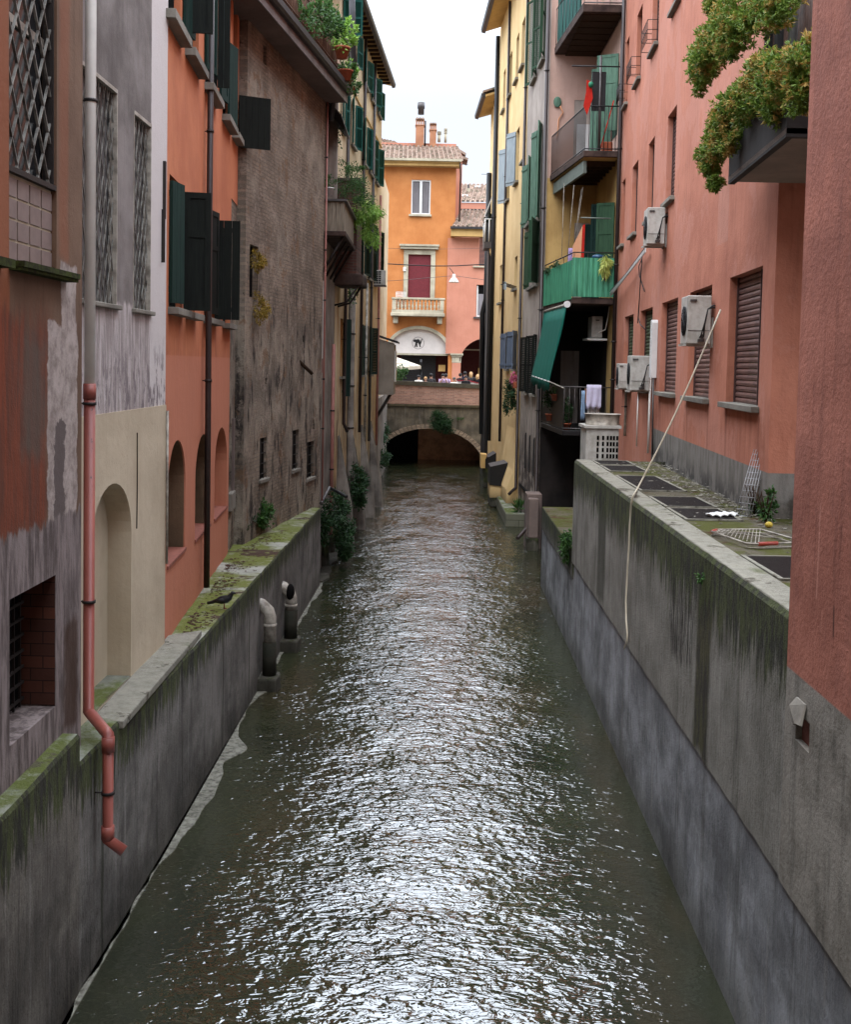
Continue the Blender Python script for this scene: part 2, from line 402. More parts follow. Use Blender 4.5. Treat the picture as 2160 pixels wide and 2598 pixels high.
def pink_extra(m, col):
    z = m.xyz()[2]
    g = m.mix(m.ss(m.noise(2,5,.6,(3,3,.8)), .4, .65), S(146,140,132), S(124,118,110))
    g = m.mul(g, m.math('MULTIPLY', m.ss(z, 3.95, 3.6), m.ss(m.noise(2.2,5,.6, off=(1,5,2)), .42, .55)), .4)
    col = m.mul(col, m.math('MULTIPLY', m.region(-1, 30, 4.2, 4.85, .2, .2, 1.2), m.ss(m.noise(1.6,4,.6,(4,4,.6)), .4, .65)), (.82,.78,.76,1))
    col = m.mix(m.math('MULTIPLY', m.region(2.9, 3.7, 7.1, 8.0, .02, .03, 3), .35), col, S(196,150,134))
    col = m.mix(m.math('MULTIPLY', m.ss(m.noise(.45,7,.7), .50, .56), .35), col, S(222,160,140))
    for u in (.6, 2.6, 4.0, 5.9, 7.3, 9.2):     # drips from the ends of the sills
        col = m.mul(col, m.math('MULTIPLY', m.region(u-.10, u+.02, 3.9, 4.85, .04, .10, 2.2, sc=(1,1,.4)), .6), (.62,.58,.56,1))
    msk = m.math('MULTIPLY', m.ss(z, 4.135, 4.12), m.ss(m.xyz()[0], 10.15, 10.1))
    return m.mix(msk, col, g)
m_pink = plaster('pink_plaster', S(208,136,110), S(190,120,96), .5, .25, .4, .6, pink_extra, gscale=45)
m_pinkplain = plaster('pink_house_plaster', S(220,140,118), S(214,134,112), .15, .1, .2, .3)
def pinknear_extra(m, col):
    z = m.xyz()[2]
    g = m.mix(m.ss(m.noise(1.5,6,.65), .4, .65), S(160,154,144), S(128,122,112))
    g = m.mul(g, m.math('MULTIPLY', m.ss(m.noise(1.8,5,.6,(3,3,.5)), .5, .62), .6), .5)
    col = m.mul(col, m.math('MULTIPLY', m.ss(m.noise(1.3,5,.7,(3,3,.8)), .45, .65), .5), (.8,.84,.88,1))
    U = lambda x, y: FR1.uz(('T',x,y))
    for x, y0, y1, c, k in ((1568,380,930,(212,150,132),.7), (1650,960,1130,(60,34,30),.85), (1690,500,700,(110,64,54),.5), (1585,980,1110,(206,140,122),.5)):
        u = U(x,(y0+y1)/2)[0]; col = m.mix(m.math('MULTIPLY', m.region(u-.012, u+.012, U(x,y1)[1], U(x,y0)[1], .012, .035, 3, sc=(1,1,.5)), k), col, S(*c))
    col = m.mix(m.math('MULTIPLY', m.ss(m.noise(.8,7,.75), .50, .60), .35), col, S(150,96,84))
    return m.mix(m.ss(z, 3.25, 3.23), col, g)
m_pinknear = plaster('rough_pink_render', S(200,130,110), S(174,110,92), .6, .5, .9, .4, pinknear_extra, gscale=38)
m_farorange = plaster('bright_orange_plaster', S(208,136,80), S(196,124,70), .12, .05, .1, .3)
m_farpink = plaster('coral_pink_plaster', S(208,142,118), S(200,134,110), .12, .05, .1, .25)
m_chimney = plaster('brown_chimney_render', S(190,134,100), S(172,118,88), .3, .2, .3, .5)
m_stone = plaster('pale_stone', S(196,186,162), S(168,158,136), .3, .3, .4, .5)
m_sill = plaster('grey_stone_sill', S(150,144,132), S(124,118,108), .2, .35, .4, .5)

def concrete(name, base, dark, moss_z=None, streakdark=.35, axes=0, extra=None, k=1.0, msc=.5):
    m = NT(name, .85, .25); o = m.xyz()
    col = m.mix(m.ss(m.noise(1.4,6,.6), .35, .65), base, dark)
    col = m.mul(col, m.math('MULTIPLY', m.ss(m.noise(1.3,7,.7,(2.6,2.6,.22)), .52, .68), .9), (streakdark,streakdark*.97,streakdark*.92,1))
    col = m.mix(m.math('MULTIPLY', m.ss(m.noise(1.6,7,.7,(3,3,.2), off=(5,2,1)), .54, .70), .45), col, S(176,172,166))
    col = m.mul(col, m.math('MULTIPLY', m.ss(m.noise(14,5,.7), .5, .7), .4), .55)
    col = m.mul(col, m.math('MULTIPLY', m.math('MULTIPLY', m.ss(m.noise(.55,7,.7,(1,1,1.5), off=(3,8,1)), .44, .60), m.ss(o[2], 2.2, 1.0)), .75), (.46,.45,.43,1))
    if extra: col = extra(m, col)
    if moss_z is not None:
        top, dep = moss_z
        h = m.math('ADD', o[2], m.math('MULTIPLY', m.math('SUBTRACT', m.noise(2.2,6,.7,(6,6,.4)), .5), dep*2.2))
        h = m.math('ADD', h, m.math('MULTIPLY', m.math('SUBTRACT', m.noise(9,5,.8,(1.5,1.5,.5)), .5), dep*.9)); msk = m.ss(h, top-dep*.78, top-dep*.50)
        mc = m.mix(m.ss(m.noise(4,6,.75,(1.5,1.5,.5)), .42, .58), S(40,40,28), S(78,86,40))
        col = m.mix(m.math('MULTIPLY', msk, .92), col, mc)
    z0 = m.ss(m.math('ADD', o[2], m.math('MULTIPLY', m.noise(1.2,4,.6), .3)), .75, .2)
    col = m.mul(col, m.math('MULTIPLY', z0, .8), (.42,.41,.36,1))
    col = m.mul(col, m.math('MULTIPLY', m.ss(m.noise(7,7,.85,(1.6,1.6,.35)), .56, .64), .55), (.5,.49,.46,1))
    col = m.mul(col, m.math('MULTIPLY', m.ss(m.noise(38,4,.8), .60, .66), .6), (.5,.49,.46,1))
    m.bump(m.noise(30,5,.7), .8, .02); m.bump(m.noise(5,6,.7,(3,3,.6)), .7, .04)
    return m.done(col)
def cl_extra(m, col):
    for y in (8.2, 13.8, 15.9):       # shuttering joints with algae
        col = m.mix(m.math('MULTIPLY', m.region(y-.02, y+.05, -1, 3, .02, .03, 2, axes=(1,2)), .75), col, S(54,56,34))
    return col
m_cleft = concrete('left_canal_concrete', S(150,145,138), S(118,114,108), (1.95,.62), extra=cl_extra)
m_cleft_near = concrete('left_near_canal_concrete', S(140,133,122), S(106,100,92), (2.25,.75))
def cr_extra(m, col):
    o = m.xyz(); U = lambda x, y: FRW.uz(('T',x,y))[0]; ua, ub = U(985,900), U(890,1200)
    col = m.mul(col, m.math('MULTIPLY', m.region(4, 13, 2.9, 9, .12, .35, 1.3, sc=(1,1,.7)), .55), (.5,.49,.44,1))
    # run-off stain below a spout and a ragged joint line
    b = m.region(ua, ub, 1.7, 9, .07, .22, 2.4, sc=(1,1,.35))
    col = m.mix(m.math('MULTIPLY', b, .92), col, m.mix(m.ss(m.noise(4,5,.7,(2,2,.6)),.4,.6), S(44,38,28), S(78,74,38)))
    b = m.region(U(880,900), U(740,1000), 2.3, 3.4, .10, .22, 1.8, sc=(2,2,.5))
    col = m.mix(m.math('MULTIPLY', b, m.ss(m.noise(2.5,5,.7,(6,6,.6)),.42,.58)), col, S(50,44,38))
    b = m.region(U(385,600), U(345,600), 1.8, 9, .08, .1, 1.6)
    return m.mix(m.math('MULTIPLY', b, .7), col, S(56,56,40))
m_cright_up = concrete('right_upper_concrete', S(156,152,143), S(130,126,117), (3.62,.85), .45, extra=cr_extra)
m_cright_lo = concrete('right_lower_concrete', S(168,170,174), S(132,133,137), None, .5)
m_cright_ledge = concrete('right_ledge_concrete', S(118,114,108), S(90,86,80), (1.95,.6), .4)
m_footing = concrete('footing_concrete', S(116,112,100), S(84,80,70), (.42,.25), .5)
def top_mat(name, base, moss, dirt, thr=.5, sc=1.0):
    m = NT(name, .95, .15)
    col = m.mix(m.ss(m.noise(6*sc,6,.7), .35, .7), base, tuple(x*.7 for x in base[:3])+(1,))
    n = m.noise(1.1*sc,7,.65); col = m.mix(m.math('MULTIPLY', m.ss(n, thr-.03, thr+.10), m.ss(m.noise(9*sc,6,.8), .25, .5)), col, moss)
    n2 = m.noise(1.7*sc,7,.7, off=(7,3,0)); col = m.mix(m.ss(n2, .57, .62), col, dirt)
    col = m.mul(col, m.math('MULTIPLY', m.ss(m.vor(28*sc), .12, .02), .8), .3)
    m.bump(m.noise(22,6,.7), .8, .02); m.bump(n, .4, .05)
    return m.done(col)
m_topleft = top_mat('left_ledge_top', S(176,176,164), S(116,122,60), S(84,64,54), .42, .55)
m_topnear = top_mat('near_ledge_top', S(150,152,138), S(98,106,54), S(90,86,66), .45)
m_topright = top_mat('right_platform_top', S(110,102,86), S(84,86,36), S(82,60,36), .46, 1.4)
m_coping = top_mat('coping_top', S(156,152,138), S(110,112,84), S(104,98,86), .60, 1.5)

def shutter_wood(name, c, c2):
    m = NT(name, .8, .15)
    col = m.mix(m.ss(m.noise(3,5,.7,(8,8,.8)), .35, .7), c, c2)
    col = m.mix(m.math('MULTIPLY', m.ss(m.noise(16,5,.8,(3,3,.5)), .70, .74), .7), col, S(150,150,140))
    m.bump(m.noise(8,4,.6,(6,6,.5)), .3, .01)
    return m.done(col)
m_blackgreen = shutter_wood('black_green_paint', S(30,34,28), S(19,22,19))
m_darkgreen = shutter_wood('dark_green_paint', S(34,62,54), S(26,48,44))
m_teal = shutter_wood('teal_paint', S(40,100,90), S(32,82,74))
m_oldgreen = shutter_wood('faded_green_paint', S(112,146,124), S(88,118,100))
m_midgreen = shutter_wood('mid_green_paint', S(62,92,66), S(48,74,54))
m_bluegrey = shutter_wood('blue_grey_paint', S(170,180,184), S(150,160,166))
m_bluepaint = shutter_wood('dull_blue_paint', S(120,132,152), S(98,110,130))
m_lightblue = shutter_wood('pale_blue_door_paint', S(188,208,214), S(164,186,194))
m_iron = simple('dark_iron', S(52,44,40), .6, .4, .3, .3, 20, .2)
m_black = simple('black_metal', S(38,36,37), .5, .4, .3, .3, 12)
m_pipebrown = simple('brown_painted_pipe', S(62,46,42), .5, .4, 0, .35, 10, .1)
m_pipegrey = simple('grey_zinc_pipe', S(96,90,88), .45, .5, .4, .3, 8)
m_pipewhite = simple('pale_grey_pipe', S(240,238,230), .55, .4, 0, .12, 4, .05)
def redpipe():
    m = NT('terracotta_painted_pipe', .45, .45)
    col = m.mix(m.ss(m.noise(3,5,.6,(1,1,.3)), .35, .65), S(170,92,78), S(150,78,68))
    f = m.math('MULTIPLY', m.ss(m.noise(22,6,.8,(1,1,.4)), .60, .66), m.ss(m.xyz()[2], 3.3, 4.0))
    col = m.mix(m.math('MULTIPLY', f, .9), col, S(58,38,42)); m.bump(f, .2, .005)
    return m.done(col)
m_pipered = redpipe()
m_pipepink = simple('pink_painted_pipe', S(178,118,106), .55, .35, 0, .2, 6)
m_pvc = simple('grimy_white_plastic', S(186,178,164), .5, .4, 0, .35, 5, .1, c2=S(120,110,98))
m_white = simple('white_paint', S(216,214,210), .5, .4, 0, .08, 6)
m_ac = simple('aircon_casing', S(196,192,184), .45, .4, 0, .2, 5, c2=S(168,164,154))
m_acdark = simple('aircon_grille_dark', S(44,44,46), .5, .3)
m_dark = simple('dark_interior', S(18,15,14), .9, .1)
m_wine = simple('dark_red_interior', S(84,42,38), .9, .1)
m_roller = simple('brown_roller_slats', S(140,104,94), .55, .35, 0, .35, 3, c2=S(108,78,72), sc=(1,1,3))
m_redroller = simple('crimson_roller_blind', S(138,50,58), .6, .3, 0, .15, 6)
m_greenroller = simple('green_roller', S(84,98,68), .6, .3, 0, .2, 6)
m_browndoor = simple('brown_louvre_paint', S(96,70,66), .6, .3, 0, .25, 8)
m_curtain = simple('grey_curtain', S(150,144,146), .9, .1, 0, .4, 6, sc=(9,9,.3))
m_tin = simple('zinc_flashing', S(150,156,158), .45, .5, .5, .25, 5)
m_beam = simple('grey_green_painted_beam', S(120,130,120), .6, .3, 0, .3, 6)
m_wood = simple('grey_weathered_planks', S(158,146,128), .8, .2, 0, .35, 4, .2, c2=S(120,108,92), sc=(6,6,.5))
m_soffit = plaster('soffit_concrete', S(136,118,110), S(116,102,96), .3, .2, .2, .4)
m_fascia = simple('grey_fascia_metal', S(134,126,124), .5, .4, .2, .35, 3, c2=S(96,88,86))
m_gutter = simple('dark_gutter', S(66,64,66), .5, .4, .4, .3, 6)
m_slabdark = simple('dark_stained_slab', S(92,74,66), .9, .15, 0, .5, 3, .4, c2=S(56,44,40))
m_terracotta = simple('terracotta_pot', S(178,96,66), .75, .25, 0, .25, 12)
m_bark = simple('bark', S(80,62,48), .9, .1, 0, .35, 20, .4)
m_bamboo = simple('bamboo_screen', S(126,94,74), .8, .2, 0, .5, 30, .3, c2=S(74,52,42), sc=(3,3,.1))
m_bird = simple('dark_feathers', S(36,35,38), .5, .35, 0, .3, 20)
m_skin = simple('skin', S(206,156,132), .6, .3)
m_hairdark = simple('dark_hair', S(34,26,24), .6, .3)
m_hairblond = simple('blond_hair', S(196,154,104), .6, .3)
m_foam = simple('foam_line', S(150,148,134), .7, .3, 0, .65, 14, c2=S(78,74,60))
m_awngreen = simple('green_awning_cloth', S(24,112,96), .75, .15, 0, .25, 3, .1, sc=(6,6,.5))
def greensheet():
    m = NT('green_corrugated_sheet', .5, .35)
    col = m.mix(m.ss(m.noise(3,5,.6,(8,8,.5)), .35, .7), S(84,166,128), S(44,112,84))
    m.set(m.b.inputs['Transmission Weight'], .0); return m.done(col)
m_greensheet = greensheet()
def leafmat(name, c1, c2, c3=None, thr=.6):
    m = NT(name, .55, .3)
    g = m.t.nodes.new('ShaderNodeNewGeometry')
    col = m.mix(g.outputs['Random Per Island'], c1, c2)
    if c3: col = m.mix(m.ss(m.noise(5,5,.7), thr, thr+.1), col, c3)
    m.set(m.b.inputs['Subsurface Weight'], 0.0)
    d = m.t.nodes.new('ShaderNodeBsdfTranslucent'); m.set(d.inputs[0], col)
    a = m.t.nodes.new('ShaderNodeMixShader'); a.inputs[0].default_value = .3
    m.t.links.new(m.b.outputs[0], a.inputs[1]); m.t.links.new(d.outputs[0], a.inputs[2]); m.t.links.new(a.outputs[0], m.o.inputs[0])
    return m.done(col)
m_leafbig = leafmat('azalea_leaves', S(96,128,46), S(142,170,72), S(200,164,88), .50)
m_leafdark = leafmat('ivy_leaves', S(36,66,36), S(62,98,52))
m_leafmid = leafmat('shrub_leaves', S(52,88,42), S(88,130,60))
m_leafbright = leafmat('feathery_leaves', S(110,158,58), S(160,200,88))
m_leafyellow = leafmat('yellow_stonecrop', S(126,112,44), S(196,160,60))
m_flowerpink = leafmat('pink_petals', S(206,84,130), S(228,130,160))
def tiles_mat():
    m = NT('old_roof_tiles', .9, .15); g = m.t.nodes.new('ShaderNodeNewGeometry')
    col = m.mix(g.outputs['Random Per Island'], S(192,166,148), S(146,122,108))
    col = m.mix(m.ss(m.noise(2.4,6,.7), .52, .62), col, S(122,116,96)); return m.done(col)
m_tiles = tiles_mat()
def brickmat(name, a, b, c, w=.26, h=.075, plane='xz', mort=.01, stain=.4):
    m = NT(name, .9, .2); col, f = m.brick(w, h, mort, a, b, c, plane)
    col = m.mul(col, m.math('MULTIPLY', m.ss(m.noise(2.5,6,.7), .45, .7), stain), .5)
    m.bump(f, -.5, .02); m.bump(m.noise(20,4,.6), .4, .01); return m.done(col)
m_brickpar = brickmat('pinkish_brick', S(206,156,138), S(172,130,116), S(190,170,156), stain=.5)
m_brickdark = brickmat('dark_old_brick', S(124,82,70), S(92,64,56), S(104,92,84))
m_brickdark_y = brickmat('dark_old_brick_side', S(124,82,70), S(92,64,56), S(104,92,84), plane='yz')
m_brickreveal = brickmat('brown_brick_reveal', S(112,68,52), S(78,50,42), S(52,38,34), .2, .10, plane='yz', mort=.005)
m_tilepanel = brickmat('mauve_tiles', S(146,126,120), S(132,112,108), S(198,184,162), plane='xz')
def glass(name, c):
    m = NT(name, .12, .6); return m.done(m.mix(m.ss(m.noise(2,3,.5), .4, .6), c, tuple(x*.5 for x in c[:3])+(1,)))
m_glass = glass('dark_window_glass', S(44,46,48))
m_frosted = simple('frosted_glass_panes', S(120,118,118), .3, .4, 0, .5, 9, c2=S(34,32,34))
m_mosssill = simple('mossy_sill', S(70,78,34), .95, .1, 0, .4, 14, .6, c2=S(44,40,30))
# ================================================================ helpers for facades
def leaf(F, hu, z0, z1, width, ang, style, mat, parent, name='shutter', hw=.03, label=None, th=.035):
    """a hinged shutter leaf: ang 0 = flat on the wall beyond the hinge, 90 = straight out, 180 = closed"""
    h = F.P(hu, hw, 0); d = F.d*math.cos(R(ang)) + F.n*math.sin(R(ang)); e = h + d*width
    L = Frame(h.x, h.y, e.x, e.y, 1); mb = MB(L); t = th/2
    if style == 'plain':
        n = max(3, int(width/.12)); g = .004
        for k in range(n): mb.box(width*k/n+g*(k > 0), width*(k+1)/n, -t, t, z0, z1)
        for zz in (z0+.12, z1-.18): mb.box(.0, width, t, t+.02, zz, zz+.07)
    elif style == 'panel':
        f = .075
        mb.box(0, f, -t, t, z0, z1); mb.box(width-f, width, -t, t, z0, z1)
        zm = z0+(z1-z0)*.62
        for a, b in ((z0, z0+f*1.3), (zm, zm+f), (z1-f, z1)): mb.box(f, width-f, -t, t, a, b)
        mb.box(f, width-f, -t*.3, t*.3, z0+f, z1-f)
    else:
        f = .055
        mb.box(0, f, -t, t, z0, z1); mb.box(width-f, width, -t, t, z0, z1)
        zm = (z0+z1)/2
        for a, b in ((z0, z0+f*1.4), (zm-f/2, zm+f/2), (z1-f, z1)): mb.box(f, width-f, -t, t, a, b)
        n = int((z1-z0)/.062)
        for k in range(n):
            z = z0+.05+(z1-z0-.1)*(k+.5)/n
            mb.face([mb.pt(f,-t,z+.022), mb.pt(width-f,-t,z+.022), mb.pt(width-f,t,z-.022), mb.pt(f,t,z-.022)])
            mb.face([mb.pt(f,-t,z+.032), mb.pt(width-f,-t,z+.032), mb.pt(width-f,t,z-.012), mb.pt(f,t,z-.012)])
    # free-standing mesh expressed in the parent's space
    return mb.build(name, mat, parent, label=label)
def window(F, b, u0, u1, z0, z1, dep, mat=None, pane=None, sill=None, rails=1, muls=1, sw=.06, sh=.05, sm=None):
    """window joinery set back in its opening; child of building b; returns the window mesh"""
    mat = mat or m_browndoor; pane = pane or m_glass
    w = -dep+.03; f = .05; mb = MB(F)
    mb.box(u0+.003, u0+f, w, w+.05, z0, z1); mb.box(u1-f, u1-.003, w, w+.05, z0, z1)
    mb.box(u0+f, u1-f, w, w+.05, z0, z0+f); mb.box(u0+f, u1-f, w, w+.05, z1-f, z1)
    for k in range(muls):
        c = u0+(u1-u0)*(k+1)/(muls+1); mb.box(c-.03, c+.03, w, w+.055, z0+f, z1-f)
    wi = mb.build('window', mat, b)
    MB(F).quad((u0-.05,w+.01,z0-.05),(u1+.05,w+.01,z0-.05),(u1+.05,w+.01,z1+.05),(u0-.05,w+.01,z1+.05)).build('pane', pane, wi)
    if sill: MB(F).box(u0-sw, u1+sw, -dep+.03, sill, z0-sh, z0+.004).build('sill', sm or m_sill, wi, bevel=.006)
    return wi
def roller(F, b, u0, u1, z0, z1, dep, mat, sill=.1, split=None, sw=.07, open_to=None, sh=.07):
    """roller blind of curved slats in an opening (z from open_to down stays dark if raised)"""
    w = -dep+.02; mb = MB(F); zb = z0 if open_to is None else open_to
    n = max(4, int((z1-zb)/.075)); h = (z1-zb)/n
    for k in range(n):
        z = zb+k*h
        pr = [(w, z), (w+.022, z+h*.12), (w+.028, z+h*.5), (w+.018, z+h*.86), (w, z+h*.93)]
        mb.prismu(pr, u0+.02, u1-.02)
    bl = mb.build('roller_shutter', mat, b)
    MB(F).box(u0+.002, u0+.03, w-.01, w+.05, z0, z1).build('guide_rail', m_browndoor, bl); MB(F).box(u1-.03, u1-.002, w-.01, w+.05, z0, z1).build('guide_rail', m_browndoor, bl)
    if split: MB(F).box(split-.02, split+.02, w, w+.06, z0, z1).build('guide_rail', m_browndoor, bl)
    MB(F).quad((u0-.05,w-.005,z0-.05),(u1+.05,w-.005,z0-.05),(u1+.05,w-.005,z1+.05),(u0-.05,w-.005,z1+.05)).build('pane', m_glass, bl)
    if sill: MB(F).box(u0-sw, u1+sw, -dep+.02, sill, z0-sh, z0+.004).build('sill', m_sill, bl, bevel=.008)
    return bl
def drainpipe(label, pts, r, mat, collars=(), F=WF, group='drainpipes on the canal facades', cm=None):
    P = [F.P(*p) for p in pts]
    t = thing('drainpipe', label, 'drainpipe', P[-1], 0, group)
    MB().tube(P, r, 12, world=True).build('pipe', mat, t)
    for z in collars:
        for a, b in zip(P, P[1:]):
            if (a.z-z)*(b.z-z) <= 0 and abs(a.z-b.z) > 1e-3:
                c = a.lerp(b, (a.z-z)/(a.z-b.z))
                MB().tube([c-Vector((0,0,.02)), c+Vector((0,0,.02))], r*1.22, 12, world=True).tube([c, c-F.n*(r+.07) if F is not WF else c-Vector((.1,0,0))], .008, 5, world=True).build('pipe_clamp', cm or m_iron, t)
                break
    return t
def lattice(F, b, u0, u1, z0, z1, w, pu, pz, bw, bt, mat, name='window_grille', curve=0):
    """diagonal flat-bar lattice clipped to the opening"""
    mb = MB(F)
    def seg(a, c):
        # clip to rect
        (x0,y0),(x1,y1) = a, c; t0, t1 = 0, 1; dx, dy = x1-x0, y1-y0
        for p, q in ((-dx, x0-u0), (dx, u1-x0), (-dy, y0-z0), (dy, z1-y0)):
            if abs(p) < 1e-9:
                if q < 0: return
            else:
                r = q/p
                if p < 0: t0 = max(t0, r)
                else: t1 = min(t1, r)
        if t1-t0 < 1e-3: return
        A = (x0+dx*t0, y0+dy*t0); B = (x0+dx*t1, y0+dy*t1)
        L = math.hypot(dx, dy); nx, nz = -dy/L*bt, dx/L*bt
        i = []
        for ww in (w-bw/2, w+bw/2):
            for (X, Z), s in ((A,-1),(B,-1),(B,1),(A,1)): i.append(mb.pt(X+nx*s, ww, Z+nz*s))
        for q in ((0,3,2,1),(4,5,6,7),(0,1,5,4),(1,2,6,5),(2,3,7,6),(3,0,4,7)): mb.face([i[k] for k in q])
    H = z1-z0; n = int((u1-u0)/pu + H/pz)+3
    for k in range(-n, n):
        a = u0+k*pu
        seg((a, z0), (a+H*pu/pz, z1)); seg((a, z1), (a+H*pu/pz, z0))
    return mb.build(name, mat, b)
def pot(mb, c, r, h):
    c = Vector(c)
    prof = [(0,0),(r*.7,0),(r,h*.85),(r*1.12,h*.85),(r*1.12,h),(r*.9,h),(r*.85,h*.8),(0,h*.8)]
    n = 12; rings = [[mb.wp(c+Vector((q*math.cos(6.2832*k/n), q*math.sin(6.2832*k/n), z))) for k in range(n)] for q, z in prof]
    for a, b in zip(rings, rings[1:]):
        for k in range(n): mb.face([a[k], a[(k+1)%n], b[(k+1)%n], b[k]], True)
    return mb
POTS = 'potted plants'
def potted(label, c, r, h, blobs, n, size, mat, cat='potted plant', group=None, **kw):
    t = thing('potted_plant', label, cat, c, 0, group)
    pot(MB(), c, r, h).build('pot', m_terracotta, t)
    foliage([(Vector(c)+Vector(b[0]), b[1], b[2]) for b in blobs], size, n, mat, 'foliage', t, **kw)
    return t

# ================================================================ LEFT BANK
# --- canal wall with its ledges
def lx(y): return -2.80 if y < 9.5 else (-2.80 + .35*(y-9.5)/18.4)
def strip(xf, ys, zt, xin, z0=-.6, jit=.012, seed=3):
    rnd = random.Random(seed); F = MB(); T = MB(); prev = None
    for y in ys:
        x = xf(y)+rnd.uniform(-jit, jit)*.5; z = zt+rnd.uniform(-jit, jit)
        sg = 1 if xin < x else -1
        cur = (F.wp((x, y, z0)), F.wp((x, y, z-.03)), F.wp((x-sg*.018, y, z)), T.wp((x-sg*.018, y, z)), T.wp((xin, y, z)))
        if prev:
            F.face([prev[0], cur[0], cur[1], prev[1]]); F.face([prev[1], cur[1], cur[2], prev[2]]); T.face([prev[3], cur[3], cur[4], prev[4]])
        prev = cur
    return F, T
def yr(a, b, st=.3):
    n = max(1, int((b-a)/st)); return [a+(b-a)*k/n for k in range(n+1)]
cw = thing('canal_wall', 'grey concrete canal wall along the left bank with a mossy ledge on top', 'canal wall', (-2.8, 2, 0))
F_, T_ = strip(lx, yr(2, 9.56), 2.2, -4.2); F_.quad((lx(9.56),9.56,-.6),(-4.2,9.56,-.6),(-4.2,9.56,2.19),(lx(9.56),9.56,2.19))
F_.build('wall_face', m_cleft_near, cw); T_.build('ledge_top', m_topnear, cw, label='bright green mossy near ledge top')
F_, T_ = strip(lx, yr(9.56, 10.95), 1.95, -4.2); F_.build('wall_face', m_cleft, cw); T_.build('ledge_top', m_topnear, cw)
F_, T_ = strip(lx, yr(10.95, 27.9), 2.0-.13, -4.6)
F_.build('wall_face', m_cleft, cw); T_.build('ledge_top', m_topleft, cw)
# pale block that starts beside the red pipe
MB().prismz([(-2.74,10.75),(-2.73,14.5),(-3.08,14.2),(-3.06,11.4),(-3.05,10.75)], 1.88, 1.955).build('coping_slab', m_coping, cw, bevel=.01, label='pale concrete slab beside the beige niche')
MB().quad((lx(27.9),27.9,-.6),(-4.6,27.9,-.6),(-4.6,27.9,1.86),(lx(27.9),27.9,1.86)).build('wall_end', m_cleft, cw)
# footing shelf just above the water, with buttress pads
fm = MB(); rnd = random.Random(5)
pts = []
for y in yr(2, 28.2, .1):
    def hump(c, w, a): return a*math.exp(-((y-c)/w)**2)
    wd = .022+.018*math.sin(y*3.1)+.014*math.sin(y*7.7)+rnd.uniform(0,.012) + hump(14.0,1.4,.19)+hump(15.9,.4,.28)+hump(19.2,.6,.24)+hump(23,2.5,.04)+hump(27,1,.08)
    pts.append((lx(y)+wd, y))
fm.prismz([(lx(y)-.05, y) for y in (2, 28.2)] + pts[::-1], -.3, .012)
struct(fm.build('waterline_footing', m_foam))

# --- near brown house
b1 = thing('brown_house', 'near brown house with peeling plaster and a tall lattice window, at the left edge', 'house', FL1.P(0,0,2.2), FL1.rot)
ops = [(4.37,5.39,5.97,9.6,.12), (4.37,5.38,2.49,3.56,.30), (2.6,3.7,5.97,9.6,.12)]
mb = MB(FL1); wallface(mb, -4, 6.05, 1.5, 13, ops); house_body(mb, -4, 6.05, 1.5, 13, 4); mb.build('wall', m_near, b1)
mb = MB(FL1); mb.box(4.37,5.39,-.16,-.05,5.97,6.60); pn = mb.build('tile_panel', m_dark, b1)
mb = MB(FL1)
tw, tz = 1.02/4, .66/4.4
mt = MB(FL1); mg = MB(FL1); mg.box(4.375,5.385,-.05,-.045,5.972,6.60)
for i in range(4):
    for j in range(5):
        z0 = 5.985+j*.152; z1 = min(z0+.132, 6.60)
        if z1-z0 > .02: mt.box(4.380+i*tw+.008, 4.370+(i+1)*tw-.008, -.045, -.036, z0, z1)
mt.build('tile', simple('mauve_glazed_tile', S(146,128,122), .5, .4, 0, .2, 8), pn); mg.build('grout', simple('cream_grout', S(196,182,158), .9, .1, 0, .2, 12), pn)
MB(FL1).box(4.36,5.63,-.02,.10,5.905,5.965).box(4.355,5.635,.0,.115,5.93,5.972).build('sill', m_mosssill, b1, label='sill covered in green moss')
MB(FL1).box(2.5,4.22,-.02,.10,5.905,5.965).build('sill', m_mosssill, b1)
wi = MB(FL1).box(4.375,5.385,-.06,.0,6.60,6.64).box(4.375,4.40,-.1,-.02,6.64,9.6).box(5.36,5.385,-.1,-.02,6.64,9.6).build('window', m_iron, b1)
MB(FL1).quad((4.3,-.115,6.5),(5.45,-.115,6.5),(5.45,-.115,9.7),(4.3,-.115,9.7)).build('pane', m_glass, wi)
MB(FL1).box(4.40,5.36,-.11,-.09,7.70,7.76).build('glazing_bar', m_pvc, wi)
m_latt = simple('worn_lattice_paint', S(156,154,146), .5, .4, .2, .45, 7, .1, c2=S(70,62,54))
lattice(FL1, wi, 4.40, 5.36, 6.64, 9.6, -.045, .222, .36, .020, .005, m_latt)
# low brick-lined opening with a dark window grid
MB(FL1).quad((4.3,-.3,2.4),(5.45,-.3,2.4),(5.45,-.3,3.6),(4.3,-.3,3.6)).build('opening_back', m_dark, b1)
MB(FL1).quad((5.374,-.003,2.5),(5.374,-.298,2.5),(5.374,-.298,3.55),(5.374,-.003,3.55)).build('brick_reveal', m_brickreveal, b1)
mb = MB(FL1)
for k in range(8): mb.box(4.38,5.37,-.27,-.25,2.55+k*.13,2.57+k*.13)
for k in range(7): mb.box(4.46+k*.14,4.475+k*.14,-.275,-.255,2.5,3.55)
mb.build('window_grid', m_iron, b1)

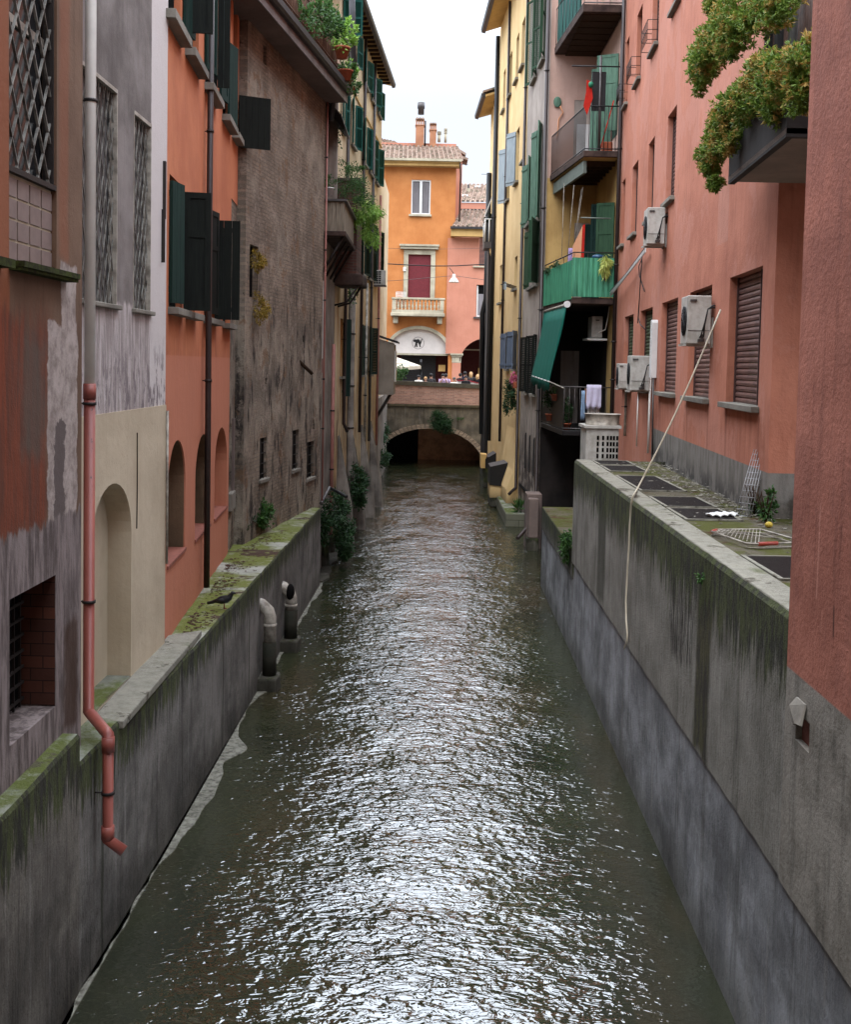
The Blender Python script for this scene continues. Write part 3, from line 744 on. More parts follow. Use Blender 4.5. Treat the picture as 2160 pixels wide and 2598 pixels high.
# --- lilac and beige house
b2 = thing('lilac_house', 'narrow lilac grey house with two lattice windows over a beige base with an arched niche', 'house', FL2.P(0,0,1.9), FL2.rot)
ops = [(.40,1.67,5.82,7.90,.10), (2.28,3.01,5.82,7.84,.10)]
mb = MB(FL2); wallface(mb, -.02, 3.75, 4.77, 13, ops); house_body(mb, -.02, 3.75, 1.5, 13, 4); mb.build('wall', m_lilac, b2)
mb = MB(FL2); wallface(mb, -.02, 3.75, 1.5, 4.77, [(.79,2.23,1.95,4.07,.25,.58)], w=.012); mb.quad((-.02,.012,4.77),(3.75,.012,4.77),(3.75,-.05,4.77),(-.02,-.05,4.77))
mb.quad((.5,-.238,1.8),(2.5,-.238,1.8),(2.5,-.238,4.3),(.5,-.238,4.3)); mb.build('base_wall', m_beige, b2, label='beige rendered base with arched niche')
MB(FL2).quad((.79,-.237,1.965),(2.23,-.237,1.965),(2.23,.012,1.965),(.79,.012,1.965)).build('niche_floor', m_topnear, b2)
m_bark2 = simple('mould_stain', S(60,50,38), .9, .1)
for (u0,u1,z1) in ((.40,1.67,7.90),(2.28,3.01,7.84)):
    wi = MB(FL2).box(u0,u1,-.08,.004,z1-.025,z1+.012).box(u0,u0+.02,-.08,.003,5.82,z1).box(u1-.02,u1,-.08,.003,5.82,z1).build('window', m_pvc, b2)
    MB(FL2).quad((u0-.05,-.09,5.7),(u1+.05,-.09,5.7),(u1+.05,-.09,z1+.05),(u0-.05,-.09,z1+.05)).build('pane', m_frosted, wi)
    lattice(FL2, wi, u0+.02, u1-.02, 5.82, z1-.02, -.035, .14, .36, .010, .005, m_latt)
    MB(FL2).box(u0-.04,u1+.05,-.08,.05,5.775,5.822).build('sill', m_sill, wi, bevel=.01)
MB(FL2).tube([(2.42,.018,3.5),(2.425,.02,3.9),(2.42,.018,4.52)],.006,6).build('broken_conduit', m_bark2, b2)
MB(FL2).tube([(3.75,.03,2.9),(3.74,.03,4.70)],.016,6).build('broken_conduit', m_pvc, b2)
MB(FL2).box(3.55,3.6,.0,.03,6.9,7.55).box(3.50,3.52,.0,.04,6.4,7.0).build('rusty_bracket', m_iron, b2)

# --- orange house
b3 = thing('orange_house', 'orange house with dark green shutters and three arched niches on the left bank', 'house', FL3.P(0,0,1.9), FL3.rot)
H3 = 7.62
TOPW = [(0.0,1.2),(1.65,2.85),(3.55,4.75),(5.72,6.85),(7.2,7.9)]
LOWW = [(.45,1.5),(1.88,2.7),(3.68,5.1),(6.05,7.15)]
arches = [(.47,1.95,2.79,4.28),(2.90,4.60,2.75,4.21),(5.15,6.90,2.75,4.18)]
ops = [(a,b,9.28,12,.16) for a,b in TOPW[:4]] + [(a,b,5.92,7.5,.16) for a,b in LOWW] + [(a,b,c,d,.42,.62) for a,b,c,d in arches]
mb = MB(FL3); wallface(mb, 0, 7.2, 1.5, 13.2, ops); house_body(mb, 0, 8.3, 1.5, 13.2, 4)
wallface(mb, 7.2, 8.3, 8.14, 13.2, [(TOPW[4][0]+.01,TOPW[4][1],9.28,12,.16)])
mb.quad((.3,-.43,2.5),(7.1,-.43,2.5),(7.1,-.43,4.5),(.3,-.43,4.5)); mb.build('wall', m_orange, b3)
for a,b,c,d in arches:
    MB(FL3).box(a-.02,b+.02,-.38,.02,c-.035,c+.006).build('niche_sill', simple('worn_brick_sill', S(168,104,88), .8, .2, 0, .3, 14), b3)
for k,(a,b) in enumerate(TOPW):
    wi = window(FL3, b3, a, b, 9.28, 12, .16, m_blackgreen, sill=.14, sh=.10, sm=m_sill)
for k,(a,b) in enumerate(LOWW):
    wi = window(FL3, b3, a, b, 5.92, 7.5, .16, m_blackgreen, sill=.13, sh=.08)
def leafpx(F, hp, ep, ztop, zbot, style, mat, parent, lab=None, hw=.03):
    """leaf whose hinge is seen at hp and free edge at ep (on the level of the bottom edge)"""
    hu, hz = F.uz(hp, hw); h = F.P(hu, hw, hz)
    e = atZ(ep, hz) if abs(px(*ep)[1]-PY) > 60 else None
    d = (e-h); d.z = 0
    ang = math.degrees(math.atan2(d.dot(F.n), d.dot(F.d)))
    return leaf(F, hu, zbot, ztop, d.length, ang, style, mat, parent, label=lab, hw=hw), (hu, hz, d.length, ang)
wins = [o for o in b3.children if o.name.startswith('window')]
def uof(c, x, y, F=FL3): return F.uz((c,x,y))[0]
# leaves, sized from where their edges are seen
def zof(c, x, y, F=FL3): return F.uz((c,x,y))[1]
leaf(FL3, uof('E',225,260), zof('E',225,265), 11.9, .32, 82, 'panel', m_blackgreen, wins[0])
leaf(FL3, uof('E',200,230), 9.40, 11.9, .40, 10, 'plain', m_darkgreen, wins[0])
leaf(FL3, uof('E',378,560), zof('E',378,560), 11.9, .45, 12, 'panel', m_darkgreen, wins[1])
leaf(FL3, uof('E',420,715), zof('E',420,715), 12.6, .27, 86, 'plain', m_blackgreen, wins[1])
leaf(FL3, uof('E',500,820), zof('E',500,800), 11.6, .45, 8, 'panel', m_darkgreen, wins[2])
leaf(FL3, uof('E',565,1045), zof('E',565,1045), zof('E',565,330), .42, 13, 'plain', m_darkgreen, wins[2])
leaf(FL3, uof('E',650,1200), zof('E',650,1205), zof('E',650,770), .60, 66, 'plain', m_blackgreen, wins[4], label='square black green shutter sticking out over the brown wall')
leaf(FL3, uof('G',85,580), 5.98, zof('E',85,1470), .40, 12, 'plain', m_darkgreen, wins[5])
leaf(FL3, uof('G',190,605), zof('G',190,605), zof('E',205,1580), .34, 82, 'panel', m_blackgreen, wins[5])
leaf(FL3, uof('G',410,640), 6.0, zof('E',413,1715), .40, 10, 'panel', m_blackgreen, wins[6])
leaf(FL3, uof('G',450,680), zof('G',450,680), zof('E',455,1803), .38, 86, 'plain', m_blackgreen, wins[7])
leaf(FL3, uof('G',652,700), 5.98, zof('E',657,1875), .40, 14, 'plain', m_blackgreen, wins[8])
leaf(FL3, uof('G',680,705), 5.98, zof('E',682,1905), .32, 24, 'plain', m_blackgreen, wins[8])
m_nback = plaster('olive_shaded_niche', S(132,104,80), S(104,86,66), .3, .2, .3, .6)  # shade inside the arches mixed into this colour with the grime
for a,b,c,d in arches: MB(FL3).quad((a-.04,-.41,c-.04),(b+.04,-.41,c-.04),(b+.04,-.41,d+.04),(a-.04,-.41,d+.04)).build('niche_back', m_nback, b3)
for a,b,c,d in arches[:2]:      # lining of the two nearer niches, grime and shade in its colour
    ln = MB(FL3); e = .006; n = 18; rise = .62-e
    arc = [((a+b)/2-((b-a)/2-e)*math.cos(math.pi*k/n), d-.62+rise*math.sin(math.pi*k/n)) for k in range(n+1)]
    ring_ = [(a+e,c+.01)]+arc+[(b-e,c+.01)]
    for p,q in zip(ring_, ring_[1:]): ln.quad((p[0],-.02,p[1]),(p[0],-.408,p[1]),(q[0],-.408,q[1]),(q[0],-.02,q[1]))
    ln.build('niche_lining', m_nback, b3)
# bare strip of the same wall below the paint, with a barred window
mb = MB(FL3); wallface(mb, 7.2, 8.3, 1.5, 8.14, [(7.3,7.72,3.0,4.16,.09)], w=-.012); mb.build('bare_wall_strip', m_brown, b3)
bk = MB(FL3).quad((7.25,-.09,2.9),(7.8,-.09,2.9),(7.8,-.09,4.2),(7.25,-.09,4.2)).build('opening_back', m_dark, b3)
mb = MB(FL3)
for z in (3.25,3.5,3.75,4.0): mb.tube([(7.3,-.08,z),(7.72,-.08,z)], .009, 5)
for u in (7.44,7.58): mb.tube([(u,-.08,3.0),(u,-.08,4.16)], .009, 5)
mb.build('window_bars', m_iron, bk); MB(FL3).box(7.74,7.95,-.01,.03,2.9,4.25).build('rendered_jamb', m_soffit, b3); MB(FL3).box(7.25,7.9,-.1,.06,2.6,2.93).build('sill', m_sill, b3, bevel=.02)

# --- brown house with the overhanging terrace
b4 = thing('brown_terrace_house', 'tall windowless brown house of worn brick and render with a terrace slab on top', 'house', FL4.P(0,0,1.9), FL4.rot)
ops = [(1.81,2.06,11.0,11.35,.10),(1.03,1.64,6.5,7.48,.12),(1.92,2.49,2.97,3.79,.08),(4.62,5.25,2.93,3.80,.08),(6.07,6.85,2.6,3.45,.08),(6.62,6.85,3.72,3.95,.08),
       (2.42,2.58,6.2,6.4,.08),(5.5,5.62,5.75,5.9,.08),(2.25,2.4,4.85,4.97,.08)]
mb = MB(FL4); wallface(mb, .75, FL4.len, 1.4, 11.50, ops); house_body(mb, .75, FL4.len, 1.4, 11.50, 5); mb.build('wall', m_brown, b4)
for (a,b,c,d) in [o[:4] for o in ops]:
    big = (b-a) > .4
    wb = -.115 if c > 6.45 and big else -.075
    bk = MB(FL4).quad((a-.05,wb,c-.05),(b+.05,wb,c-.05),(b+.05,wb,d+.05),(a-.05,wb,d+.05)).build('opening_back', m_dark, b4)
    if big and d < 5:
        mb = MB(FL4)
        for z in [c+(d-c)*(k+.5)/4 for k in range(4)]: mb.tube([(a,-.03,z),(b,-.03,z)], .010, 5)
        for u in (a+(b-a)/3, a+(b-a)*2/3): mb.tube([(u,-.03,c),(u,-.03,d)], .008, 5)
        mb.build('window_bars', m_iron, bk)
        MB(FL4).box(a-.06,b+.06,-.1,.05,c-.07,c+.003).build('sill', m_sill, bk, bevel=.01)
MB(FL4).bar((5.2,-.05,5.35),(5.75,.16,5.05),.05).build('broken_beam', m_bark, b4)
# slab, fascia, gutter
zc = 11.50; L4 = FL4.len
MB(FL4).box(-1.2, L4+.02, -.3, .50, zc, zc+.14).build('terrace_slab', m_soffit, b4)
MB(FL4).box(-1.2, L4+.03, .50, .525, zc-.02, zc+.17).build('fascia', m_fascia, b4)
MB(FL4).prismu([(.50,zc+.17),(.60,zc+.17),(.64,zc+.22),(.64,zc+.34),(.50,zc+.34)], -1.2, L4+.06).build('gutter', m_gutter, b4)
MB(FL4).box(-1.2, L4, -3, .50, zc+.142, zc+.22).build('terrace_floor', m_soffit, b4)
mb = MB(FL4)
for k in range(90):
    u = 1.0+k*.068; h = 1.35+random.uniform(-.12,.1); mb.tube([(u,.36+random.uniform(-.01,.01),zc+.3),(u+random.uniform(-.02,.02),.36,zc+.3+h)],.014,4)
for z in (.7,1.3): mb.box(.9,7.2,.37,.39,zc+z,zc+z+.02)
mb.build('reed_fence', m_bamboo, b4)
MB(FL4).box(-1.2, 8.6, -3.2, -2.6, zc+.2, zc+3.2).build('roof_room', m_cream, b4)
rp = [(L4-.2,.62,zc+2.9),(L4+.1,.62,zc+1.3),(L4+.32,.62,zc+.95),(L4+.3,.35,zc+.55),(L4+.12,.2,zc+.5),(L4+.12,.1,zc-.4)]
drainpipe('thick dark drainpipe bending round the end of the terrace above the brown house', rp, .075, m_gutter, (), FL4)
# terrace plants (each pot is a thing)
def tp(lab, u, w, z, r, h, blobs, n, size, mat, **kw):
    c = FL4.P(u, w, zc+z); return potted(lab, c, r, h, blobs, n, size, mat, group='potted plants on the high terrace', **kw)
tp('terracotta pot of bright green ferny leaves hung on the terrace fence', 6.35,.62,.72,.17,.26,[((0,0,.45),(.3,.35,.34),2),((.1,.2,.75),(.2,.3,.25),1)],900,.09,m_leafbright)
tp('lower terracotta pot with trailing green leaves on the terrace fence', 6.75,.62,.32,.17,.24,[((0,0,.35),(.25,.3,.2),1),((.15,.1,.0),(.15,.2,.35),1)],500,.08,m_leafmid)
tp('small pot with bright green plant at the far end of the terrace', 7.35,.58,.0+.35,.12,.2,[((0,0,.35),(.22,.28,.25),1)],420,.07,m_leafbright)
tp('last pot of trailing green leaves beside the bent drainpipe', 7.75,.58,.25,.1,.16,[((0,.1,.25),(.22,.3,.2),1)],350,.07,m_leafmid)
f = foliage([(FL4.P(4.0,.55,zc+1.0),(.3,.45,.45),2),(FL4.P(4.9,.58,zc+1.25),(.3,.5,.35),2),(FL4.P(5.6,.55,zc+1.2),(.25,.4,.4),2),(FL4.P(3.2,.5,zc+.75),(.2,.4,.3),1)], .09, 1900, m_leafmid, 'climbing_plant', None)
tag(f, 'leafy green climber growing through the reed fence on the terrace', 'climbing plant')
# yellow stonecrop in the wall
for lab, p, r in (('upper yellow flowering stonecrop growing in the brown wall opening', ('G',810,205), (.16,.14,.2)), ('lower yellow flowering stonecrop clump on the brown wall', ('G',828,590), (.2,.14,.3))):
    u, z = FL4.uz(p, .1); f = foliage([(FL4.P(u,.12,z), r, 1)], .045, 1000, m_leafyellow, 'stonecrop', None, droop=.3); tag(f, lab, 'plant', 'stonecrop clumps on the brown wall')

# --- pipes on the left bank
x1, z1 = FL2.uz(('B',740,1210), .10)
PW = lambda c,x,y: FL2.P(*((lambda q: (q[0], .10, q[1]))(FL2.uz((c,x,y), .10))))
u_ = FL2.uz(('B',735,500), .14)[0]; zj = FL2.uz(('B',738,1210), .14)[1]; ze = FL2.uz(('C',717,1960), .14)[1]
t = thing('drainpipe', 'large near left drainpipe, pale grey above and flaking red below, with elbow', 'drainpipe', FL2.P(u_,.1,ze), 0, 'drainpipes on the canal facades')
MB(FL2).tube([(u_,.14,zj),(u_,.14,13)], .047, 16).build('upper_pipe', m_pipewhite, t)
pe = FL2.P(u_,.14,ze); xo = -2.68; low = atX(('D',885,205), xo); end = atX(('D',905,1030), xo); tip = atX(('D',962,1095), xo+.06)
MB().tube([FL2.P(u_,.14,zj+.005), pe, pe+(low-pe)*.12, low-(low-pe)*.10, low, Vector((low.x,low.y,end.z)), Vector((low.x+.14, low.y, end.z-.10))], .050, 16, world=True).build('lower_pipe', m_pipered, t)
for z, r in ((zj-.13,.058),):
    MB().tube([FL2.P(u_,.14,z), FL2.P(u_,.14,z+.13)], .056, 16, world=True).build('pipe_sleeve', m_pipered, t)
for q in ((low, -.02, -.15),(Vector((low.x,low.y,end.z)), .12,.0),):
    MB().tube([q[0]+Vector((0,0,q[1])), q[0]+Vector((0,0,q[2]))], .056, 16, world=True).build('pipe_sleeve', m_pipered, t)
for z, P0 in ((FL2.uz(('A',725,840),.1)[1], None),(zj-.17,None),(FL2.uz(('C',710,1040),.1)[1],None),((low.z+end.z)/2-.05, low)):
    c = FL2.P(u_,.14,z) if P0 is None else Vector((low.x,low.y,z))
    MB().tube([c-Vector((0,0,.012)), c+Vector((0,0,.012))], .060, 16, world=True).tube([c, c+Vector((-.14,0,0))], .008, 5, world=True).build('pipe_clamp', m_iron, t)
up = uof('E',385,1000)
pp = [FL3.P(up,.08,13), FL3.P(up,.08,6.2), FL3.P(up-.02,.09,4.4), FL3.P(up-.02,.09,1.95)]
drainpipe('dark brown drainpipe down the middle of the orange house', pp, .045, m_pipebrown, (8.6,5.0), WF)
ppk = [FL4.P(L4-.06,.06,11.6), FL4.P(L4-.02,.06,1.87)]
drainpipe('thin pink drainpipe at the far corner of the brown terrace house', ppk, .022, m_pipepink, (10.2,8.0,6.8,4.9,3.7), WF)

# --- vent pipes in the water, pigeon, plants, bottle
def ventpipe(lab, y, x, zb, zt, r, capz, open_end):
    t = thing('vent_pipe', lab, 'vent pipe', (x, y, -.2), 0, 'vent pipes standing in the canal')
    mb = MB(); 
    MB().prismz([(x-.24,y-.24),(x+r+.05,y-.24),(x+r+.08,y),(x+r+.05,y+.24),(x-.24,y+.24)], -.4, .22).build('base', m_footing, t, bevel=.03)
    MB().tube([(x,y,.2),(x,y,zb)], r*1.12, 18, world=True).build('lower_casing', simple('algae_stained_casing', S(58,54,44), .8,.2,0,.5,6,.3,c2=S(36,38,26)), t)
    MB().tube([(x,y,zb),(x,y,zt),(x-.03,y,zt+.10),(x-.14,y,zt+.20),(x-.3,y,zt+.24)], r, 18, world=True).tube([(x,y,zt-.16),(x,y,zt-.10)], r*1.08, 18, world=True).build('elbow_pipe', m_pvc, t)
    if open_end: MB().ell((x-.01,y-.05,zt+.12),(r*.75,r*1.0,.16)).build('broken_mouth', m_dark, t)
    return t
q = atZ(('H',865,1760), .02)
ventpipe('white elbow vent pipe with a dark lower casing standing against the left canal wall', q.y+.05, lx(q.y)+.16, atY(('H',865,1390),q.y).z, atY(('H',850,1065),q.y).z-.24, .102, 0, False)
q2 = atZ(('H',1060,1470), .02)
ventpipe('broken white elbow pipe on a mossy base, second one along the left canal wall', q2.y+.3, lx(q2.y)+.16, atY(('H',1050,1120),q2.y+.3).z, atY(('H',1050,920),q2.y+.3).z-.24, .11, 0, True)
# pigeon
c = atZ(('H',545,1112), 1.90)
tb = thing('pigeon', 'dark pigeon standing on the left ledge beside the orange house', 'bird', c, 0)
mb = MB(); hd = Vector((.92,-.15,0)).normalized()
path = [c+hd*-.19+Vector((0,0,.085)), c+hd*-.12+Vector((0,0,.10)), c+hd*-.05+Vector((0,0,.115)), c+hd*.03+Vector((0,0,.135)), c+hd*.075+Vector((0,0,.16)), c+hd*.10+Vector((0,0,.20)), c+hd*.115+Vector((0,0,.225)), c+hd*.14+Vector((0,0,.225)), c+hd*.165+Vector((0,0,.218))]
mb.tube(path, [.012,.028,.055,.058,.042,.026,.027,.018,.003], 12, world=True)
path = [c+hd*-.24+Vector((0,0,.065)), c+hd*-.16+Vector((0,0,.082)), c+hd*-.1+Vector((0,0,.1))]
mb.tube(path, [.022,.022,.012], 8, world=True); mb.build('body', m_bird, tb)
for s in (-1,1): MB().tube([c+Vector((.0,.02*s,0)), c+Vector((.0,.018*s,.08))], .005, 5, world=True).tube([c+Vector((-.01,.02*s,.004)), c+Vector((.035,.02*s,.004))], .004, 4, world=True).build('leg', simple('bird_leg_red', S(150,70,60), .6), tb)
for s in (-1,1):
    w0 = c+Vector((-.02,.045*s,.12)); MB().ell(w0, (.09,.016,.032), 8, 6).build('wing', m_bird, tb)
# blue bottle on the sill
u, z = FL3.uz(('H',425,400), -.05)
c = FL3.P(u, -.06, 2.77)
tb = thing('bottle', 'small blue and clear bottle on the sill of the middle arch', 'bottle', c)
MB().tube([c, c+Vector((0,0,.11))], .05, 12, world=True).build('bottle_body', simple('blue_plastic', S(44,60,130), .3,.5), tb)
MB().tube([c+Vector((0,0,.11)), c+Vector((0,0,.15)), c+Vector((0,0,.22))], [.045,.02,.018], 12, world=True).build('bottle_neck', m_white, tb)
def shrub(lab, p, z, blobs, n, size, mat, name='shrub', cat='shrub', group=None, **kw):
    c = atZ(p, z); t = thing(name, lab, cat, c, 0, group)
    mb = MB()
    for k in range(6): mb.tube([c, c+Vector((random.uniform(-.12,.12),random.uniform(-.12,.12),.35))], [.012,.005], 5, world=True)
    mb.build('stem', m_bark, t)
    foliage([(c+Vector(b[0]), b[1], b[2]) for b in blobs], size, n, mat, 'foliage', t, **kw); return t
shrub('round green shrub on the left ledge by the foot of the brown wall', ('H',790,470), 1.95, [((0,0,.36),(.34,.35,.34),3),((.2,.1,.2),(.22,.2,.2),1)], 1900, .085, m_leafmid, group='shrubs at the foot of the brown wall')
shrub('darker leafy shrub next to the orange house corner on the left ledge', ('H',660,510), 1.95, [((0,0,.30),(.26,.35,.34),3),((.0,.1,.65),(.10,.1,.16),1)], 1100, .085, m_leafdark, group='shrubs at the foot of the brown wall')
# heap of soil and litter on the ledge
mb = MB(); rnd = random.Random(11)
for k in range(520):
    y = rnd.uniform(14.2, 24); xx = FL3.P(y-14.1,0,0).x+.05 if y < 21.2 else FL4.P((y-21.2)*1.01,0,0).x
    cl = rnd.choice(((15.4,.45,.15),(18.0,.55,.2),(19.6,.3,.1),(22.3,.9,.3)))
    y = cl[0]+rnd.gauss(0,cl[1]); xx = (FL3.P(y-14.1,0,0).x if y < 21.2 else FL4.P((y-21.2)*1.01,0,0).x)+.1+abs(rnd.gauss(0,.22))
    if xx > lx(y)-.04: continue
    p = Vector((xx, y, 1.876+rnd.random()*.01)); a = rnd.uniform(0,6.3); L = rnd.uniform(.01,.035); d = Vector((math.cos(a),math.sin(a),0))*L; e = Vector((-d.y,d.x,0))*.4
    mb.face([mb.wp(p-d-e), mb.wp(p+d-e), mb.wp(p+d+e+Vector((0,0,.008))), mb.wp(p-d+e+Vector((0,0,.006)))])
stuff(mb.build('leaf_litter', simple('brown_litter', S(96,72,58), .9,.1,0,.5,30)), 'dry brown leaf litter scattered on the left ledge', 'leaf litter')
# ================================================================ RIGHT BANK
ZP = 3.60
def rx(y): return FRW.o.x + (y-4.0)*(2.85-2.527)/24.7
# near pink building at the right edge
sh_ = thing('unseen_shade_house', 'unseen plain house block added behind the camera to shade the walls facing it', 'house', (0,-4,0))
MB().prismz([(-9,-8),(9,-8),(9,-4),(-9,-4)], 1.5, 15).build('wall', m_beige, sh_)  # unseen block, added to keep light off the camera-facing walls
b5 = thing('pink_corner_house', 'near pink rough-rendered house wall filling the right edge, grey at its foot', 'house', FR1.P(0,0,0), FR1.rot)
PK = (FR1.uz(('T',1518,1650))[0], FR1.uz(('T',1440,1650))[0], FR1.uz(('T',1480,1735))[1], FR1.uz(('T',1480,1570))[1])
mb = MB(FR1); wallface(mb, -6, FR1.len, 1.70, 14, [(PK[0],PK[1],PK[2],PK[3],.05)], w=0); house_body(mb, -6, FR1.len, 1.70, 14, 5); mb.build('wall', m_pinknear, b5)
# torn plaster pocket
u0, z0 = FR1.uz(('T',1430,1570)); u1, z1 = FR1.uz(('T',1535,1500))
mb = MB(FR1); c = FR1.uz(('T',1480,1560))
mb.face([mb.pt(c[0]-.11,.05,c[1]-.04), mb.pt(c[0]-.09,.02,c[1]+.10), mb.pt(c[0]+.09,.02,c[1]+.10), mb.pt(c[0]+.13,.055,c[1]+.03), mb.pt(c[0]+.05,.05,c[1]-.08), mb.pt(c[0]-.02,.06,c[1]-.05)])
mb.build('peeled_render_flap', simple('pale_render', S(160,154,144), .9,.1,0,.25,8,.3), b5, solid=.015)
MB(FR1).box(PK[0]-.05,PK[1]+.05,-.07,-.045,PK[2]-.05,PK[3]+.05).build('exposed_pipe_chase', simple('pink_brick_core', S(150,104,94), .9,.1,0,.4,10,.4), b5)

# canal wall, right
cwr = thing('canal_wall', 'tall stained concrete canal wall along the right bank carrying a gritty platform', 'canal wall', FRW.P(0,0,0), FRW.rot)
F_, T_ = strip(lambda y: rx(y)+.02, yr(8.2, 21.75), ZP, 2.7, z0=1.72, jit=.014)
up = MB(FRW); n = 60; prev = None; rnd = random.Random(9)
jz = [rnd.uniform(-.012,.012) for _ in range(n+1)]
for k in range(n+1):
    u = 4.2 + (21.75-4.0-4.2)*k/n
    cur = (up.pt(u,.0,1.72+jz[k]-(.0)), up.pt(u,.0,ZP-.04), up.pt(u,-.03,ZP+rnd.uniform(-.006,.006)), up.pt(u,-.03,1.72+jz[k]-.02))
    if prev: up.face([prev[0],cur[0],cur[1],prev[1]]); up.face([prev[1],cur[1],cur[2],prev[2]]); up.face([prev[3],cur[3],cur[0],prev[0]])
    prev = cur
up.quad((17.75,0,1.6),(17.75,-.4,1.6),(17.75,-.4,ZP-.01),(17.75,0,ZP-.04)); up.quad((17.75,-.03,1.6),(17.75,-3,1.6),(17.75,-3,ZP),(17.75,-.03,ZP))
up.build('upper_wall', m_cright_up, cwr)
lo = MB(FRW); lo.quad((-6,-.028,-.6),(24.5,-.028,-.6),(24.5,-.028,1.76),(-6,-.028,1.76)); lo.build('lower_wall', m_cright_lo, cwr, label='smoother bluish lower band of the wall')
lg = MB(FRW)
lg.prismz([(17.6,-.005),(24.4,-.005),(24.4,-2.2),(17.6,-2.2)], 1.40, 1.93); lg.build('ledge', m_cright_ledge, cwr, label='low mossy ledge beyond the tall wall', bevel=.02)
MB(FRW).box(17.75,24.38,-2.2,-.02,1.932,1.936).build('ledge_top', m_topright, cwr)
MB(FRW).box(24.45,24.5,-2,-.03,-.6,1.9).build('wall_end', m_cright_ledge, cwr)
# coping + platform
mb = MB(FRW)
for a,b in ((4.2,8.3),(8.303,12.9),(12.903,17.75)): mb.box(a,b,-.30,-.031,ZP-.1,ZP+.012)
mb.build('coping', m_coping, cwr, bevel=.012)
pf = MB(); pf.prismz([(rx(8.2)+.30,8.2),(3.2+.057*13.65+2,8.2),(3.2+.057*13.65+2,13.7),(FR2.o.x,13.7),(4.24,21.75),(rx(21.75)+.30,21.75)], ZP-.4, ZP-.004)
pf.build('platform', m_topright, cwr)
tag_g = 'floor grates in the right platform'
G = [((325,152),(430,175)),((365,180),(485,212)),((455,237),(690,320)),((645,353),(850,410)),((750,418),(990,482)),((1190,685),(1440,812))]
ords = ['farthest','second farthest','third farthest, under the hose','fourth','fifth, by the white cloth','nearest, at the pink house corner']
for k,(a,b) in enumerate(G):
    A = atZ(('T',)+a, ZP); B = atZ(('T',)+b, ZP)
    y0, y1 = min(A.y,B.y), max(A.y,B.y); x0 = rx((y0+y1)/2)+.33; x1 = x0+.62
    g = thing('floor_grate', 'rusty slotted floor grate, %s' % ords[k], 'grate', (x0, y0, ZP), 0, tag_g)
    MB().box(x0,x1,y0,y1,ZP-.003,ZP+.001).build('pit', m_dark, g)
    mb = MB(); n = max(6,int((y1-y0)/.045))
    for i in range(n): mb.box(x0+.02,x1-.02,y0+(y1-y0)*(i+.2)/n,y0+(y1-y0)*(i+.55)/n,ZP+.001,ZP+.014)
    mb.build('bars', m_iron, g)
    MB().box(x0-.02,x0+.02,y0,y1,ZP,ZP+.016).box(x1-.02,x1+.02,y0,y1,ZP,ZP+.016).box(x0-.02,x1+.02,y0-.03,y0,ZP,ZP+.018).box(x0-.02,x1+.02,y1,y1+.03,ZP,ZP+.018).build('frame', m_coping, g)
st = MB().box(4.3,6.5,12.7,13.64,ZP,ZP+.28); tag(st.build('concrete_step', m_coping, None, bevel=.01), 'pale concrete step against the grey plinth by the pink house corner', 'step')
# litter + moss tufts on the platform
mb = MB(); rnd = random.Random(21)
for k in range(1100):
    y = rnd.uniform(9, 21.5); xw = 3.2+.057*y if y > 13.65 else 5.2; x = rnd.uniform(rx(y)+.95, xw-.05) if rnd.random() < .8 else rnd.uniform(rx(y)+.1, xw)
    L = rnd.uniform(.008,.03)*(2.2 if rnd.random() < .06 else 1); a = rnd.uniform(0,6.3); d = Vector((math.cos(a),math.sin(a),0))*L; e = Vector((-d.y,d.x,0))*.6; p = Vector((x,y,ZP+.004+rnd.random()*.01))
    mb.face([mb.wp(p-d-e), mb.wp(p+d-e), mb.wp(p+d+e+Vector((0,0,.01))), mb.wp(p-d+e)])
m_scrap = leafmat('pale_scraps', S(170,164,150), S(70,58,44)); stuff(mb.build('platform_litter', m_scrap), 'pale scraps and leaf litter strewn over the right platform', 'litter')
# oven-like wire rack lying on the platform
P = [atZ(('T',)+p, ZP+.05) for p in ((975,542),(1012,532),(1245,530),(1425,582),(1425,604),(1235,612),(1165,608))]
t = thing('wire_rack', 'white and red wire rack lying on the right platform near the nearest grate', 'rack', P[0])
MB().tube(P+[P[0]], .011, 6, world=True).tube([p-Vector((0,0,.04)) for p in P], .008, 6, world=True).build('rim', m_pvc, t)
mb = MB()
a0, a1, b0, b1_ = P[1], P[2], P[6], P[4]
for k in range(13):
    f = k/12; mb.tube([P[1].lerp(P[2],f), P[0].lerp(P[5],min(1,f*1.02))], .005, 4, world=True)
for f in (.35,.7): mb.tube([P[1].lerp(P[0],f), P[2].lerp(P[4],f)], .005, 4, world=True)
mb.build('wires', m_pvc, t)
m_redpl = simple('red_plastic', S(186,70,52), .5,.4)
MB().tube([P[5], P[5].lerp(P[4],.55)], .02, 8, world=True).build('red_handle', m_redpl, t); MB().tube([P[0], P[0].lerp(P[1],.8)], .016, 6, world=True).build('red_handle', m_redpl, t)
# wire mesh leaning on the plinth
A = atZ(('T',1108,450), ZP); B = atZ(('T',1192,462), ZP); C = FR2.P(FR2.uz(('T',1208,158),.03)[0], .03, 4.30)
D = C + (B-A)*.75
t = thing('wire_mesh_panel', 'silver wire mesh panel leaning on the grey plinth', 'mesh panel', A)
mb = MB()
for k in range(6): f = k/5; mb.tube([A.lerp(B,f), C.lerp(D,f)+Vector((0,0,.06))], .004, 4, world=True)
for k in range(11): f = k/10; mb.tube([A.lerp(C,f)+Vector((random.uniform(-.02,.0),0,0)), B.lerp(D,f)+Vector((random.uniform(0,.02),0,0))], .004, 4, world=True)
mb.build('wires', simple('galvanised_wire', S(186,186,186), .35,.5,.6,.2), t)
